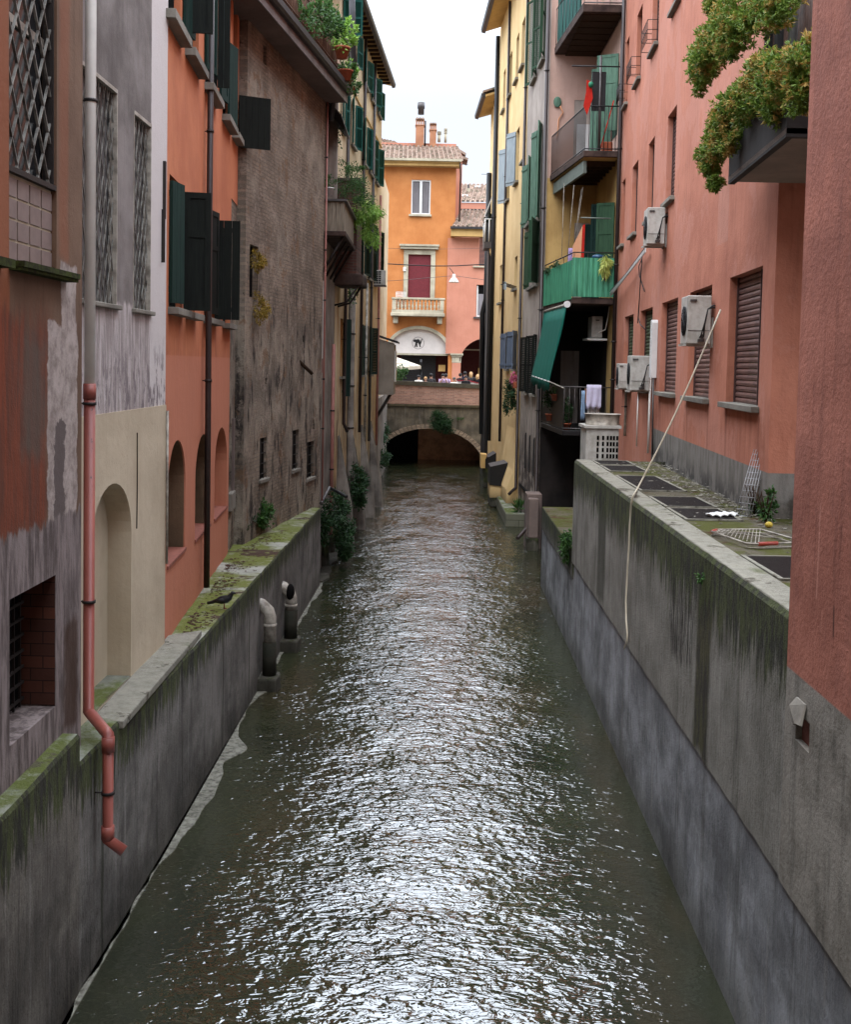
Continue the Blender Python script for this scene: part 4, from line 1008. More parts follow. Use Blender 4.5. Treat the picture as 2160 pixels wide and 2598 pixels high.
# crumpled cloth, weeds
A = atZ(('T',945,466), ZP); B = atZ(('T',1118,462), ZP); mb = MB(); n = 36; rows = []
for i in range(n+1):
    f = i/n; c = A.lerp(B, f); wd = .015+.13*math.sin(math.pi*f)**.6*(.75+.25*math.sin(i*.7))
    rows.append([mb.wp(c+Vector((0,(j/7-.5)*wd*2, .008+.022*(1+math.sin(i*.55+j*1.3)*math.cos(j*.9-i*.23))))) for j in range(8)])
for i in range(n):
    for j in range(7): mb.face([rows[i][j],rows[i+1][j],rows[i+1][j+1],rows[i][j+1]], True)
o = mb.build('cloth', m_white, None, solid=.012); tag(o, 'crumpled white cloth lying on the platform beside the leaning wire mesh', 'cloth')
shrub('green weed growing at the foot of the grey plinth by the step', ('T',1275,490), ZP, [((0,0,.15),(.12,.1,.14),2),((.05,0,.3),(.06,.06,.1),1)], 260, .06, m_leafmid, 'weed', 'weed', 'weeds on the right platform')
shrub('low dark weed beside the wire mesh panel', ('T',1215,450), ZP, [((0,0,.1),(.1,.1,.1),1)], 140, .05, m_leafdark, 'weed', 'weed', 'weeds on the right platform')
tag(MB().ell(atZ(('T',1292,505),ZP+.03),(.045,.035,.035)).build('fallen_fruit', simple('yellow_rind', S(206,176,60), .5,.4), None), 'small yellow fruit lying by the weed on the platform', 'fruit')
p = FRW.P(*((lambda q:(q[0],.05,q[1]))(FRW.uz(('T',170,630),.05))))
f = foliage([(p,(.14,.3,.30),2),(p+Vector((-.03,-.3,.2)),(.1,.25,.2),1)], .075, 900, m_leafmid, 'wall_plant', None, droop=.3); tag(f, 'bushy plant sprouting from the right canal wall below the low ledge', 'plant')
p = FRW.P(*((lambda q:(q[0],.04,q[1]))(FRW.uz(('T',915,795),.04))))
tag(foliage([(p,(.04,.07,.07),1)], .04, 60, m_leafmid, 'wall_plant', None, droop=.4), 'tiny green sprig in the dark stain of the right canal wall', 'plant')

# --- main pink building
b6 = thing('pink_house', 'long salmon pink house with brown roller shutters and air conditioners above the right platform', 'house', FR2.P(0,0,ZP), FR2.rot)
LOW = [(.64,2.64),(3.96,5.94),(7.22,9.22),(10.54,12.50),(13.85,15.72)]
MID = [(8.10,9.22),(11.06,12.04),(13.86,14.98),(16.5,17.3)]
TOPF = [(8.05,9.1),(11.04,12.1),(13.95,14.95),(16.6,17.3)]
ops = [(a,b,4.87,6.57,.17) for a,b in LOW] + [(a,b,8.45,10.1,.17) for a,b in MID] + [(a,b,12.0,13.65,.17) for a,b in TOPF] + [(a,b,15.2,16.8,.17) for a,b in MID]
mb = MB(FR2); wallface(mb, 0, FR2.len, 1.0, 17.5, ops); house_body(mb, 0, FR2.len, 1.0, 17.5, 6); mb.build('wall', m_pink, b6)
mb = MB(FR2r); mb.quad((.0,.0,1),(4,.0,1),(4,.0,17.5),(0,0,17.5)); 
for i,(a,b) in enumerate(LOW):
    roller(FR2, b6, a, b, 4.87, 6.57, .17, m_roller if i < 3 else m_greenroller, sill=.10, split=(a+.5 if i == 0 else None))
for i,(a,b) in enumerate(MID):
    roller(FR2, b6, a, b, 8.45, 10.1, .17, m_roller, sill=.09, open_to=(9.6 if i in (1,) else 8.9 if i == 2 else None))
for i,(a,b) in enumerate(TOPF):
    rl = roller(FR2, b6, a, b, 12.0, 13.65, .17, m_roller, sill=.09, open_to=12.7 if i % 2 else None)
    if i > 0:
        mb = MB(FR2)
        for zz in (12.05, 12.25, 12.45): mb.tube([(a,.0,zz),(a+.02,.22,zz),(b-.02,.22,zz),(b,.0,zz)], .008, 5)
        for k in range(7): u = a+.04+(b-a-.08)*k/6; mb.tube([(u,.22,12.05),(u,.22,12.45)], .006, 4)
        mb.build('flower_rail', m_iron, rl)
for i,(a,b) in enumerate(MID): roller(FR2, b6, a, b, 15.2, 16.8, .17, m_roller, sill=.09)
MB(FR2).tube([(12.3,.03,3.6),(12.3,.03,4.87)],.015,6).tube([(10.28,.04,3.6),(10.28,.04,5.4)],.025,6).build('wall_conduit', m_pipewhite, b6)

def acunit(F, contact, outer, yt, yb, crop, label, L=.6, hoses=True, gap=.05):
    u = F.uz((crop, contact, (yt+yb)/2), gap)[0]; Y = F.P(u,0,0).y; X = ray((crop, outer, (yt+yb)/2))[0]*Y
    w1 = (Vector((X,Y,0))-F.P(u,0,0)).dot(F.n); wm = (gap+w1)/2
    z1 = F.uz((crop, (contact+outer)/2, yt), wm)[1]; z0 = F.uz((crop, (contact+outer)/2, yb), wm)[1]
    # pixel depth is that of the near end
    P0 = F.P(u, wm, 0); 
    a, b = ray((crop, (contact+outer)/2, yt)); z1 = CH + b*P0.y; a, b = ray((crop, (contact+outer)/2, yb)); z0 = CH + b*P0.y
    t = thing('air_conditioner', label, 'air conditioner', F.P(u, gap, z0), F.rot, 'air conditioner units on the facades')
    MB(F).box(u, u+L, gap, w1, z0+.03, z1).build('casing', m_ac, t, bevel=.015)
    cz = (z0+z1)/2; cu = u+L*.42; r = min((z1-z0)*.42, L*.36)
    g = MB(F)
    ring = lambda rr, w: [(cu+rr*math.cos(6.2832*k/20), w, cz+rr*math.sin(6.2832*k/20)) for k in range(21)]
    for rr in (r, r*.75, r*.5, r*.25): g.tube(ring(rr, w1+.012), .006, 4)
    for k in range(8): th = math.pi*k/8; g.tube([(cu-r*math.cos(th), w1+.016, cz-r*math.sin(th)), (cu+r*math.cos(th), w1+.016, cz+r*math.sin(th))], .004, 4)
    g.build('fan_grille', m_acdark, t)
    d = MB(F); p = [(cu+r*math.cos(6.2832*k/20), cz+r*math.sin(6.2832*k/20)) for k in range(20)]
    d.prism(p, w1-.02, w1+.004); d.build('fan_opening', m_dark, t)
    n = MB(F); wd = w1-gap
    n.box(u-.02,u,gap+wd*.62,gap+wd*.9,z1-.12*(z1-z0),z1-.08*(z1-z0))
    n.build('side_handle', m_pipegrey, t); MB(F).box(u-.006,u,gap+.02,gap+wd*.96,z0+.30*(z1-z0),z0+.31*(z1-z0)).build('panel_seam', m_pipegrey, t)
    for uu in (u+.08, u+L-.12): MB(F).box(uu, uu+.03, 0.002, w1+.04, z0-.0, z0+.03).box(uu, uu+.03, .002, .03, z0-.02, z0+.42).build('wall_bracket', m_ac, t)
    if hoses:
        h = MB(F); 
        for k in (0,1):
            h.tube([(u-.01,gap+wd*(.35+.12*k),z0+.13),(u-.06,gap+wd*(.33+.12*k),z0+.13),(u-.07,gap+wd*.3,z0+.3*(1+.1*k)),(u-.06,gap+wd*.18,z1-.2),(u-.02,gap*.5,z1-.14-.03*k),(u-.03,.0,z1-.15-.03*k)], .011, 6)
        h.build('hose', m_black, t); MB(F).box(u-.04,u,gap+wd*.28,gap+wd*.55,z0+.06,z0+.10).box(u-.05,u,gap+wd*.32,gap+wd*.42,z0+.08,z0+.17).build('valve', m_pipegrey, t)
    return t, u, gap, w1, z0, z1
ac1 = acunit(FR2, 715, 540, 435, 808, 'S', 'largest nearest air conditioner, in front of the second pink house window')
acunit(FR2, 265, 118, 880, 1150, 'S', 'air conditioner on the pink wall below the tall white cabinet')
acunit(FR2, 112, 32, 938, 1132, 'S', 'white air conditioner half hidden behind the one near the white cabinet', hoses=False)
acunit(FR2, 375, 245, 1530, 1812, 'R', 'air conditioner high on the pink wall under the middle row of windows')
# white cable cabinet
u, z0 = FR2.uz(('S',305,1045)); z1 = FR2.uz(('S',305,620))[1]
t = thing('wall_duct', 'tall narrow white duct cover between two roller shutters on the pink wall', 'duct cover', FR2.P(u,0,z0), FR2.rot)
MB(FR2).prism([(u-.12,z0),(u+.12,z0),(u+.12,z1-.06),(u+.08,z1),(u-.08,z1),(u-.12,z1-.06)], .0, .12).build('cover', m_white, t, bevel=.01)
MB(FR2).tube([(u-.1,.06,z0),(u-.12,.05,4.3),(u-.2,.04,3.62)],.02,6).build('cable_tail', m_pipegrey, t)
# hose from the near air conditioner down to the canal
u_, z_ = FR2.uz(('S',785,540), .12); s0 = FR2.P(u_, .12, z_); e0 = atZ(('T',560,312), ZP+.03); pts = [s0]
for k in range(1,10): f = k/10; pts.append(s0.lerp(e0,f)+Vector((0,0,-.10*math.sin(math.pi*f))))
pts += [e0]
for p in ((540,345),(530,385),(522,500),(516,640),(506,800),(500,930),(502,1040),(508,1110),(506,1150),(490,1190)):
    u_, z_ = FRW.uz(('T',)+p, .035); pts.append(FRW.P(u_, .035, z_))
tag(MB().tube(pts, .012, 8, world=True).build('hose', simple('cream_hose', S(214,202,180), .5,.3,0,.15,5), None), 'long thin pale hose sagging from the near air conditioner over the wall to the canal', 'hose')
# bundle of white conduits strung across in front of the pink wall
pa = FR2.P(*((lambda q:(q[0],.12,q[1]))(FR2.uz(('S',230,110),.12)))); pb = atY(('O',1450,1260), 31.0)
t = thing('cable_bundle', 'bundle of white and black cables running down the pink wall to the balcony corner', 'cable', pb)
for k,mm_ in enumerate((m_white,m_white,m_white,m_black)):
    MB().tube([pa+Vector((0,0,.03*k)), pa.lerp(pb,.5)+Vector((0,0,.02*k)), pb+Vector((0,0,.05*k))], .016, 6, world=True).build('cable', mm_, t)
mb = MB(FR2)
for i,(pts_) in enumerate((((205,160),(180,220),(185,290),(222,405)),((212,150),(200,300),(192,450),(178,640)),((218,150),(205,350),(195,520),(190,600),(205,650),(240,685)))):
    mb.tube([(lambda q:(q[0],.03+.02*i,q[1]))(FR2.uz(('S',)+p,.03)) for p in pts_], .011, 6)
tag(mb.build('hanging_cables', m_black, None), 'loose black cables hanging down the pink wall below the upper air conditioner', 'cable')

# big planter balcony on the return wall of the pink house
m_planter = simple('dark_concrete_planter', S(74,72,70), .85, .2, 0, .4, 4, .3)
t = thing('planter_balcony', 'dark concrete balcony at the top right with planters and a slatted screen', 'balcony', (3.4,11,7.3))
Xc = 3.36; Yn = 10.75; Zs = atY(('R',845,1338), 13.6).z; Xf = atY(('R',848,1335), 13.6).x; q = atZ(('R',1270,985), Zs); Yn = q.y; Xn = q.x
MB().prismz([(Xn,Yn),(5.6,Yn),(5.6,13.64),(Xf,13.64)], Zs, Zs+.05).build('slab', plaster('slab_underside', S(168,150,138), S(146,130,120), .2,.2,.3,.4), t)
MB().prismz([(Xn,Yn),(Xn+.07,Yn),(Xf+.07,13.64),(Xf,13.64)], Zs-.03, Zs+.46).prismz([(Xn+.07,Yn),(5.6,Yn),(5.6,Yn+.07),(Xn+.07,Yn+.07)], Zs-.03, Zs+.46).build('trough', m_planter, t)
MB().prismz([(Xn+.07,Yn+.07),(Xn+.4,Yn+.07),(Xf+.4,13.6),(Xf+.07,13.6)], Zs+.3, Zs+.4).build('soil', m_bark, t)
mb = MB()
for k in range(22):
    f = .18+.80*k/22; x = Xn+(Xf-Xn)*f+.42; y = Yn+(13.6-Yn)*f; mb.box(x-.012,x+.012,y-.035,y+.035,Zs+.1,Zs+3.0)
mb.build('slat_screen', simple('brown_screen_slats', S(112,84,72), .6,.3,0,.4,9), t)
mb = MB()
for f in (.97,.78): x = Xn+(Xf-Xn)*f+.34; y = Yn+(13.6-Yn)*f; mb.box(x,x+.16,y-.06,y+.06,Zs+.1,Zs+3.2)
mb.build('grey_post', m_planter, t)
pp_ = atZ(('R',1310,430), Zs+1.0); pq = atZ(('R',1438,400), Zs+1.0)
MB().tube([(pp_.x,pp_.y,Zs+.2),(pp_.x,pp_.y,Zs+3.4)], .05, 12, world=True).tube([(pq.x,pq.y,Zs+.2),(pq.x,pq.y,Zs+3.4)], .015, 8, world=True).build('metal_post', m_tin, t)
# upper trough
MB().prismz([(Xn-.02,Yn),(Xn+.3,Yn),(Xf+.3,13.64),(Xf-.02,13.64)], Zs+2.55, Zs+2.95).build('trough', m_planter, t, label='upper trough hidden by trailing leaves')
def along(crop, pts_, zguess, r, X=None):
    out = []
    for (x,y,rr,wt) in pts_:
        f = None
        a, b = ray((crop,x,y)); Y = 12.2
        for _ in range(8):
            xx = Xn+(Xf-Xn)*(Y-Yn)/(13.64-Yn)-.05; Y = xx/a
        out.append((Vector((a*Y, Y, CH+b*Y)), (rr*.98, rr*1.35, rr*1.12), wt))
    return out
low_ = along('R', [(1400,470,.22,2),(1250,560,.26,3),(1120,600,.27,3),(1000,720,.25,3),(900,830,.24,3),(820,950,.22,3),(760,1060,.20,2),(710,1160,.17,2),(700,1250,.13,1.5),(740,1340,.09,1),(1180,800,.15,1),(1380,700,.15,1.5),(900,1020,.15,1.2),(780,870,.12,1)], 0, .2)
upp_ = along('R', [(1200,50,.22,2),(1050,90,.26,3),(900,130,.28,3),(800,230,.27,3),(700,330,.25,3),(640,430,.22,3),(640,540,.17,2),(640,640,.12,1),(830,380,.16,1.5),(900,250,.2,2),(760,40,.18,2),(700,470,.2,2)], 0, .2)
f = foliage(low_, .060, 27000, m_leafbig, 'trailing_shrub', None, droop=.12, aspect=.38, seed=4, whorl=7); tag(f, 'lower mass of trailing green and russet azalea leaves spilling over the planter', 'shrub')
f = foliage(upp_, .060, 24000, m_leafbig, 'trailing_shrub', None, droop=.12, aspect=.38, seed=8, whorl=7); tag(f, 'upper mass of trailing green and yellow leaves hanging at the top right', 'shrub')
# ================================================================ BRIDGE AND FAR SQUARE
def tile_roof(name, parent, P00, P10, P01, P11, pitch=.27, row=.36, r=.085):
    """curved tiles laid on the quad P00(eave left) P10(eave right) P01(ridge left) P11(ridge right)"""
    P00, P10, P01, P11 = map(Vector, (P00, P10, P01, P11)); mb = MB()
    nc = max(2, int((P10-P00).length/pitch)); nr = max(2, int(((P01-P00).length)/row)); nn = (P10-P00).cross(P01-P00).normalized()
    if nn.z < 0: nn = -nn
    b = [mb.wp(p-nn*.02) for p in (P00, P10, P11, P01)]; mb.face(b)
    rnd = random.Random(3)
    for c in range(nc):
        for q in range(nr):
            f0, f1 = (c+.5)/nc, (c+.5)/nc
            a = P00.lerp(P10, f0).lerp(P01.lerp(P11, f0), q/nr); e = P00.lerp(P10, f1).lerp(P01.lerp(P11, f1), min(1, (q+1.12)/nr))
            sd = (P10-P00).normalized(); j = rnd.uniform(-.012,.012); lift = nn*(.035+rnd.uniform(0,.012))
            ra, rb = r*1.12, r*.9; A = []; B = []
            for k in range(5):
                th = math.pi*k/4; cs, sn = math.cos(th), math.sin(th)
                A.append(mb.wp(a+lift+sd*(cs*ra+j)+nn*(sn*ra*.9))); B.append(mb.wp(e+sd*(cs*rb+j)+nn*(sn*rb*.9)))
            for k in range(4): mb.face([A[k],A[k+1],B[k+1],B[k]], True)
            mb.face(A)
    return mb.build(name, m_tiles, parent)
def fx(c,x,y,Y=73): p = atY((c,x,y),Y); return p.x, p.z
XO0, XO1 = -4.2, 1.55          # orange front
SPR = 5.97; ST = 3.2
# street and pavement behind the bridge
struct(MB().box(-30,30,62.35,120,2.6,ST).build('street', simple('paving', S(120,112,102), .9,.2,0,.2,3)))
b = thing('orange_house', 'tall orange house over the bridge with a crimson blind, stone balcony and white arch panel', 'house', (-1, 73, ST))
def fbwall(parent, x0, x1, z0, z1, ops, mat, y=73, name='wall'):
    F = Frame(x0, y, x1, y, -1); mb = MB(F); wallface(mb, 0, x1-x0, z0, z1, [(a-x0,b_-x0)+tuple(o) for a,b_,*o in ops]); return mb.build(name, mat, parent)
w0, w1 = 4.83-6, 6.01-6
ops = [(w0,w1,14.46,16.55,.15),(4.73-6,6.11-6,9.37,12.02,.25),(-2.42,1.30,ST-.1,7.47,.5,1.5)]
mw = fbwall(b, XO0, XO1-.0, ST-.2, 17.3, ops, m_farorange)
MB().quad((XO1,73,13),(XO1,80,13),(XO1,80,17.3),(XO1,73,17.3)).build('side_wall', m_farpink, b)
MB().box(XO0,XO0+1.5,72.94,72.998,ST,17.2).build('corner_pilaster', m_farorange, b)
# window
wi = MB().box(w0,w1,73.05,73.12,14.46,14.54).box(w0,w1,73.05,73.12,16.47,16.55).box(w0,w0+.08,73.05,73.12,14.54,16.47).box(w1-.08,w1,73.05,73.12,14.54,16.47).box((w0+w1)/2-.08,(w0+w1)/2+.08,73.04,73.12,14.54,16.47).build('window', m_white, b)
MB().quad((w0,73.14,14.4),(w1,73.14,14.4),(w1,73.14,16.6),(w0,73.14,16.6)).build('pane', m_glass, wi)
for s,(a,c) in enumerate(((w0+.1,(w0+w1)/2-.1),((w0+w1)/2+.1,w1-.1))):
    mb = MB(); n = 24; pr = None
    for k in range(n+1): x = a+(c-a)*k/n; y = 73.125-.012*math.sin(k*1.6); cur = (mb.wp((x,y,14.55)), mb.wp((x,y,16.47)));
    for k in range(n):
        x0_, x1_ = a+(c-a)*k/n, a+(c-a)*(k+1)/n; mb.quad((x0_,73.125-.015*math.sin(k*1.6),14.55),(x1_,73.125-.015*math.sin((k+1)*1.6),14.55),(x1_,73.125-.015*math.sin((k+1)*1.6),16.47),(x0_,73.125-.015*math.sin(k*1.6),16.47))
    mb.build('curtain', m_curtain, wi)
MB().box(w0-.12,w1+.08,72.86,73.1,14.34,14.455).build('sill', m_stone, wi)
# crimson roller door with stone frame and cornice
d0, d1 = 4.73-6, 6.11-6
dr = MB().quad((d0-.1,73.12,9.3),(d1+.1,73.12,9.3),(d1+.1,73.12,12.1),(d0-.1,73.12,12.1)).build('balcony_door', m_redroller, b)
mb = MB()
for k in range(44): mb.box(d0,d1,73.10,73.118,9.37+k*.06,9.37+k*.06+.045)
mb.build('roller_blind', m_redroller, dr)
MB().box(d0-.28,d0,72.93,73.2,9.3,12.02).build('door_jamb', m_stone, dr, bevel=.01); MB().box(d1,d1+.28,72.93,73.2,9.3,12.02).build('door_jamb', m_stone, dr, bevel=.01)
MB().box(d0-.28,d1+.28,72.93,73.2,12.022,12.30).box(d0-.5,d1+.45,72.75,73.0,12.34,12.48).box(d0-.55,d1+.5,72.68,73.0,12.50,12.62).build('cornice', m_stone, dr, bevel=.01)
MB().box(-1.58,-1.40,72.85,72.99,10.97,11.22).build('wall_lamp', m_white, b, bevel=.03)
# balcony with turned balusters
t = thing('stone_balcony', 'pale stone balcony with turned balusters in front of the crimson blind', 'balcony', (-.6,72.2,8.2))
bx0, bx1 = 3.73-6, 7.02-6
MB().box(bx0,bx1,72.0,72.99,8.22,8.42).build('slab', m_stone, t, bevel=.03); MB().box(bx0+.05,bx1-.07,72.06,72.99,8.42,8.60).build('base_course', m_stone, t)
MB().box(bx0+.04,bx1,72.0,72.28,9.22,9.34).build('hand_rail', m_stone, t, bevel=.02)
for x in (bx0+.08, bx1-.30): MB().box(x,x+.24,72.04,72.26,8.6,9.22).build('pier', m_stone, t)
prof = [(.05,0),(.05,.05),(.03,.08),(.075,.2),(.06,.3),(.028,.36),(.07,.44),(.028,.5),(.05,.56),(.05,.62)]
nb = 12
for k in range(nb):
    x = bx0+.45+(bx1-bx0-.85)*k/(nb-1)
    MB().tube([(x,72.15,8.6+z) for _,z in prof], [r for r,_ in prof], 8, world=True).build('baluster', m_stone, t)
for x in (bx0+.15, bx1-.45): MB().prismz([(x,72.3),(x+.3,72.3),(x+.3,72.99),(x,72.99)], 7.78, 8.22).build('corbel', m_stone, t, bevel=.05)
mb = MB(); X0, X1 = bx0+.3, bx0+.88
for k in range(9): mb.tube([(X0+(X1-X0)*k/8,72.35,8.7),(X0+(X1-X0)*k/8,72.35,9.68)], .012, 4, world=True)
for k in range(9): mb.tube([(X0,72.35,8.72+k*.12),(X1,72.35,8.72+k*.12)], .012, 4, world=True)
tag(mb.build('wire_rack', m_white, None), 'small white wire rack standing on the stone balcony', 'rack')
# arches: stone ring, panel, capital, pillar
def ring(name, cx, hw, rise, zs, th, y0, y1, mat, parent, z_leg=None):
    mb = MB(); n = 28; R1 = []; R0 = []
    for k in range(n+1):
        t_ = math.pi*k/n; R0.append((cx-hw*math.cos(t_), zs+rise*math.sin(t_))); R1.append((cx-(hw+th)*math.cos(t_), zs+(rise+th)*math.sin(t_)))
    for k in range(n):
        mb.prism([R0[k],R0[k+1],R1[k+1],R1[k]], y0, y1)
    return mb.build(name, mat, parent)
F_ = WF
acx, ahw = -.56, 1.86
class YF:
    rot=0; n=Vector((0,-1,0)); d=Vector((1,0,0)); o=Vector((0,0,0))
    def P(s,u,w,z): return Vector((u,w,z))
ring('arch_ring', acx, ahw, 1.5, SPR, .20, 72.92, 73.05, m_stone, b)
mb = MB(); n = 24; P = [(acx-ahw*math.cos(math.pi*k/n), SPR+.01+1.5*math.sin(math.pi*k/n)) for k in range(n+1)]
mb.prism(P, 73.18, 73.24); mb.build('white_tympanum', simple('tympanum_white', S(214,204,196), .7,.2,0,.1,3), b)
MB().box(acx-ahw,acx+ahw,73.10,73.26,SPR-.10,SPR).build('lintel', m_stone, b)
# cat emblem
cxm, czm = -.57, 6.62
t_ = MB(); n = 36
for k in range(n): a0, a1 = 6.2832*k/n, 6.2832*(k+1)/n; t_.prism([(cxm+.38*math.cos(a0),czm+.38*math.sin(a0)),(cxm+.38*math.cos(a1),czm+.38*math.sin(a1)),(cxm+.35*math.cos(a1),czm+.35*math.sin(a1)),(cxm+.35*math.cos(a0),czm+.35*math.sin(a0))], 73.165, 73.18)
sg = t_.build('emblem_ring', simple('emblem_grey', S(150,140,136), .7,.2), b)
cat = [(-.30,.14),(-.27,.22),(-.22,.20),(-.17,.24),(-.12,.19),(-.04,.24),(.04,.23),(.10,.16),(.13,.05),(.16,.14),(.22,.28),(.26,.27),(.21,.12),(.18,-.02),(.14,-.10),(.15,-.18),(.20,-.24),(.10,-.24),(.06,-.10),(.00,.02),(-.06,-.02),(-.05,-.16),(-.01,-.24),(-.10,-.24),(-.12,-.12),(-.16,-.24),(-.22,-.24),(-.18,-.10),(-.16,.04),(-.22,.06),(-.29,.07)]
MB().prism([(cxm+x, czm+z) for x,z in cat], 73.155, 73.17).build('cat_emblem', m_black, sg)
# shop front inside the arch
MB().box(-2.6,1.4,74.2,74.3,ST,6.1).build('shop_wall', m_wine, b)
ms = MB(); 
for k in range(22): ms.box(-1.62,.55,74.05,74.12,ST+.02+k*.125,ST+.12+k*.125)
ms.build('shop_shutter', m_black, b); MB().box(-2.5,-1.7,73.9,73.98,ST,ST+1.0).build('counter', m_farorange, b)
MB().box(.72,1.15,73.7,73.72,4.9,5.3).build('poster', m_ochre, b); MB().box(.74,1.12,73.7,73.72,3.9,4.5).build('poster', m_wine, b)
MB().box(1.53,2.10,72.86,73.3,5.45,5.80).box(1.48,2.15,72.82,73.34,5.80,5.90).box(1.42,2.22,72.76,73.38,5.90,6.02).build('pillar_capital', m_stone, b, bevel=.015)
MB().box(1.545,2.08,72.87,73.5,ST,5.45).build('pillar', m_farpink, b)
# eave, roof, chimneys
MB().box(XO0,1.78,72.45,73.3,17.32,17.50).box(XO0,1.82,72.35,73.3,17.50,17.62).build('eave', m_ochre, b)
MB().prismu if False else None
MB().box(XO0-.5,1.86,72.22,72.36,17.58,17.72).build('gutter', m_stone, b)
tile_roof('roof', b, (XO0-.3,72.25,17.66),(1.95,72.25,17.66),(XO0-.3,76.6,19.25),(1.75,76.6,19.25))
tile_roof('roof', b, (-3.8,77,19.3),(-1.9,77,19.3),(-3.8,79.6,20.3),(-2.5,79.6,20.0))
MB().box(-3.5,1.6,77,77.2,18.9,19.5).build('ridge_wall', m_farpink, b)
def chim(x0,x1,z0,z1,y,mat,lab=None):
    c = MB().box(x0,x1,y,y+.7,z0,z1).build('chimney', mat, b)
    mb = MB(); mb.box(x0-.04,x1+.04,y-.04,y+.74,z1,z1+.05)
    for k in range(4): x = x0+(x1-x0-.09)*k/3; mb.box(x,x+.09,y,y+.6,z1+.05,z1+.38)
    mb.build('chimney_openings', mat, c)
    mb = MB(); n = 3
    for k in range(n):
        cx = x0+(x1-x0)*(k+.5)/n; rr = (x1-x0)/n*.62
        pr = [(cx+rr*math.cos(math.pi*q/6), z1+.38+rr*math.sin(math.pi*q/6)) for q in range(7)]
        mb.prism(pr, y-.08, y+.7)
    mb.build('chimney_cap', m_tiles, c); return c
p0 = fx('L',605,585,76.4); p1 = fx('L',712,360,76.4)
c = chim(p0[0],p1[0],19.0,p1[1]-.35,76.4,m_chimney)
q0 = fx('L',632,290,76.7); q1 = fx('L',715,148,76.7)
MB().tube([((q0[0]+q1[0])/2,76.75,q0[1]),((q0[0]+q1[0])/2,76.75,q0[1]+.35),((q0[0]+q1[0])/2,76.75,q0[1]+.37),((q0[0]+q1[0])/2,76.75,q1[1])],[.2,.2,.24,.24],14,world=True).build('chimney_flue', m_pipegrey, c)
q0 = fx('L',712,580,77); q1 = fx('L',736,370,77); MB().box(q0[0],q1[0],77,77.3,19,q1[1]).build('chimney_flue', m_pipegrey, c)
p0 = fx('L',778,590,76.4); p1 = fx('L',862,418,76.4); chim(p0[0],p1[0],19.0,p1[1]-.35,76.4,m_chimney)
for (a_,b_,t1,t0) in ((870,925,500,575),(952,1000,460,580)):
    q0 = fx('L',a_,t0,77.5); q1 = fx('L',b_,t1,77.5); x = (q0[0]+q1[0])/2; h = q1[1]-q0[1]; mb = MB()
    mb.tube([(x,77.5,q0[1]-.3),(x,77.5,q0[1]+h*.45)],(q1[0]-q0[0])*.38,10,world=True)
    for k in range(4): mb.tube([(x,77.5,q0[1]+h*(.45+.14*k)),(x,77.5,q0[1]+h*(.52+.14*k))],(q1[0]-q0[0])*.5,12,world=True)
    mb.build('vent_cowl', m_stone, b)
drainpipe('thin dark downpipe at the right corner of the orange house', [(1.76,72.3,17.5),(1.82,72.8,16.9),(1.80,72.9,14)], .05, m_pipebrown, (), WF)
# pink neighbour
b = thing('coral_house', 'lower coral pink house with a tiled roof and dark arch right of the orange house', 'house', (3,73,ST))
ops = [(3.05,4.5,11.4,13.2,.15),(2.95,4.5,8.3,10.25,.15),(2.05,5.4,ST-.1,7.0,.5,1.45)]
fbwall(b, 1.13, 1.552, 6.0, 13.05, [], m_farpink, 72.90)
fbwall(b, 1.552, 6.5, ST-.2, 13.1, [(o[0],o[1],*o[2:]) for o in ops], m_farpink, 72.90)
MB().quad((1.13,72.9,6.0),(1.13,73,6.0),(1.13,73,13.05),(1.13,72.9,13.05)).build('wall_edge', m_farpink, b)
ring('arch_ring', 3.725, 1.675, 1.45, 5.55, .06, 72.86, 72.95, m_farpink, b)
MB().box(1.3,6.5,72.3,72.95,13.12,13.62).build('eave', m_ochre, b); MB().box(1.25,6.5,72.12,72.3,13.55,13.68).build('gutter', m_gutter, b)
tile_roof('roof', b, (1.32,72.15,13.66),(6.5,72.15,13.66),(1.95,76.2,15.2),(6.5,76.2,15.2))
MB().box(1.95,6.5,76.2,76.4,14.6,15.28).build('ridge', m_gutter, b)
roller_ = MB()
for k in range(24): roller_.box(3.07,4.5,72.98,73.02,11.42+k*.075,11.48+k*.075)
w_ = roller_.build('louvred_shutter', m_browndoor, b); MB().box(2.7,4.5,72.75,73.0,11.3,11.39).build('sill', m_stone, w_)
w_ = MB().box(2.97,3.06,73.0,73.05,8.3,10.2).box(3.75,3.83,73.0,73.05,8.3,10.2).box(4.0,4.08,73.0,73.05,8.3,10.2).box(3.06,4.2,73.0,73.05,8.3,8.38).build('window', m_white, b)
MB().quad((2.9,73.04,8.2),(4.6,73.04,8.2),(4.6,73.04,10.3),(2.9,73.04,10.3)).build('pane', m_dark, w_); MB().quad((3.06,73.03,8.35),(3.72,73.03,8.35),(3.72,73.03,9.7),(3.06,73.03,9.7)).build('curtain', m_curtain, w_)
MB().box(2.8,4.5,72.78,73.05,8.18,8.29).build('sill', m_pipegrey, w_)
MB().box(1.9,6.4,77,77.1,ST,7.2).build('arcade_back', m_wine, b); MB().box(2.2,6,75,75.08,6.25,6.33).build('tie_bar', m_stone, b)
MB().quad((1.5,73.4,7.3),(6.4,73.4,7.3),(6.4,77.1,7.3),(1.5,77.1,7.3)).quad((-3,73.3,7.6),(1.5,73.3,7.6),(1.5,77.1,7.6),(-3,77.1,7.6)).build('arcade_ceiling', m_wine, b)
p = fx('K',1502,730,76); q = fx('K',1615,815,76); MB().box(p[0],q[0],76.9,76.95,q[1],p[1]).build('notice', m_ochre, b)
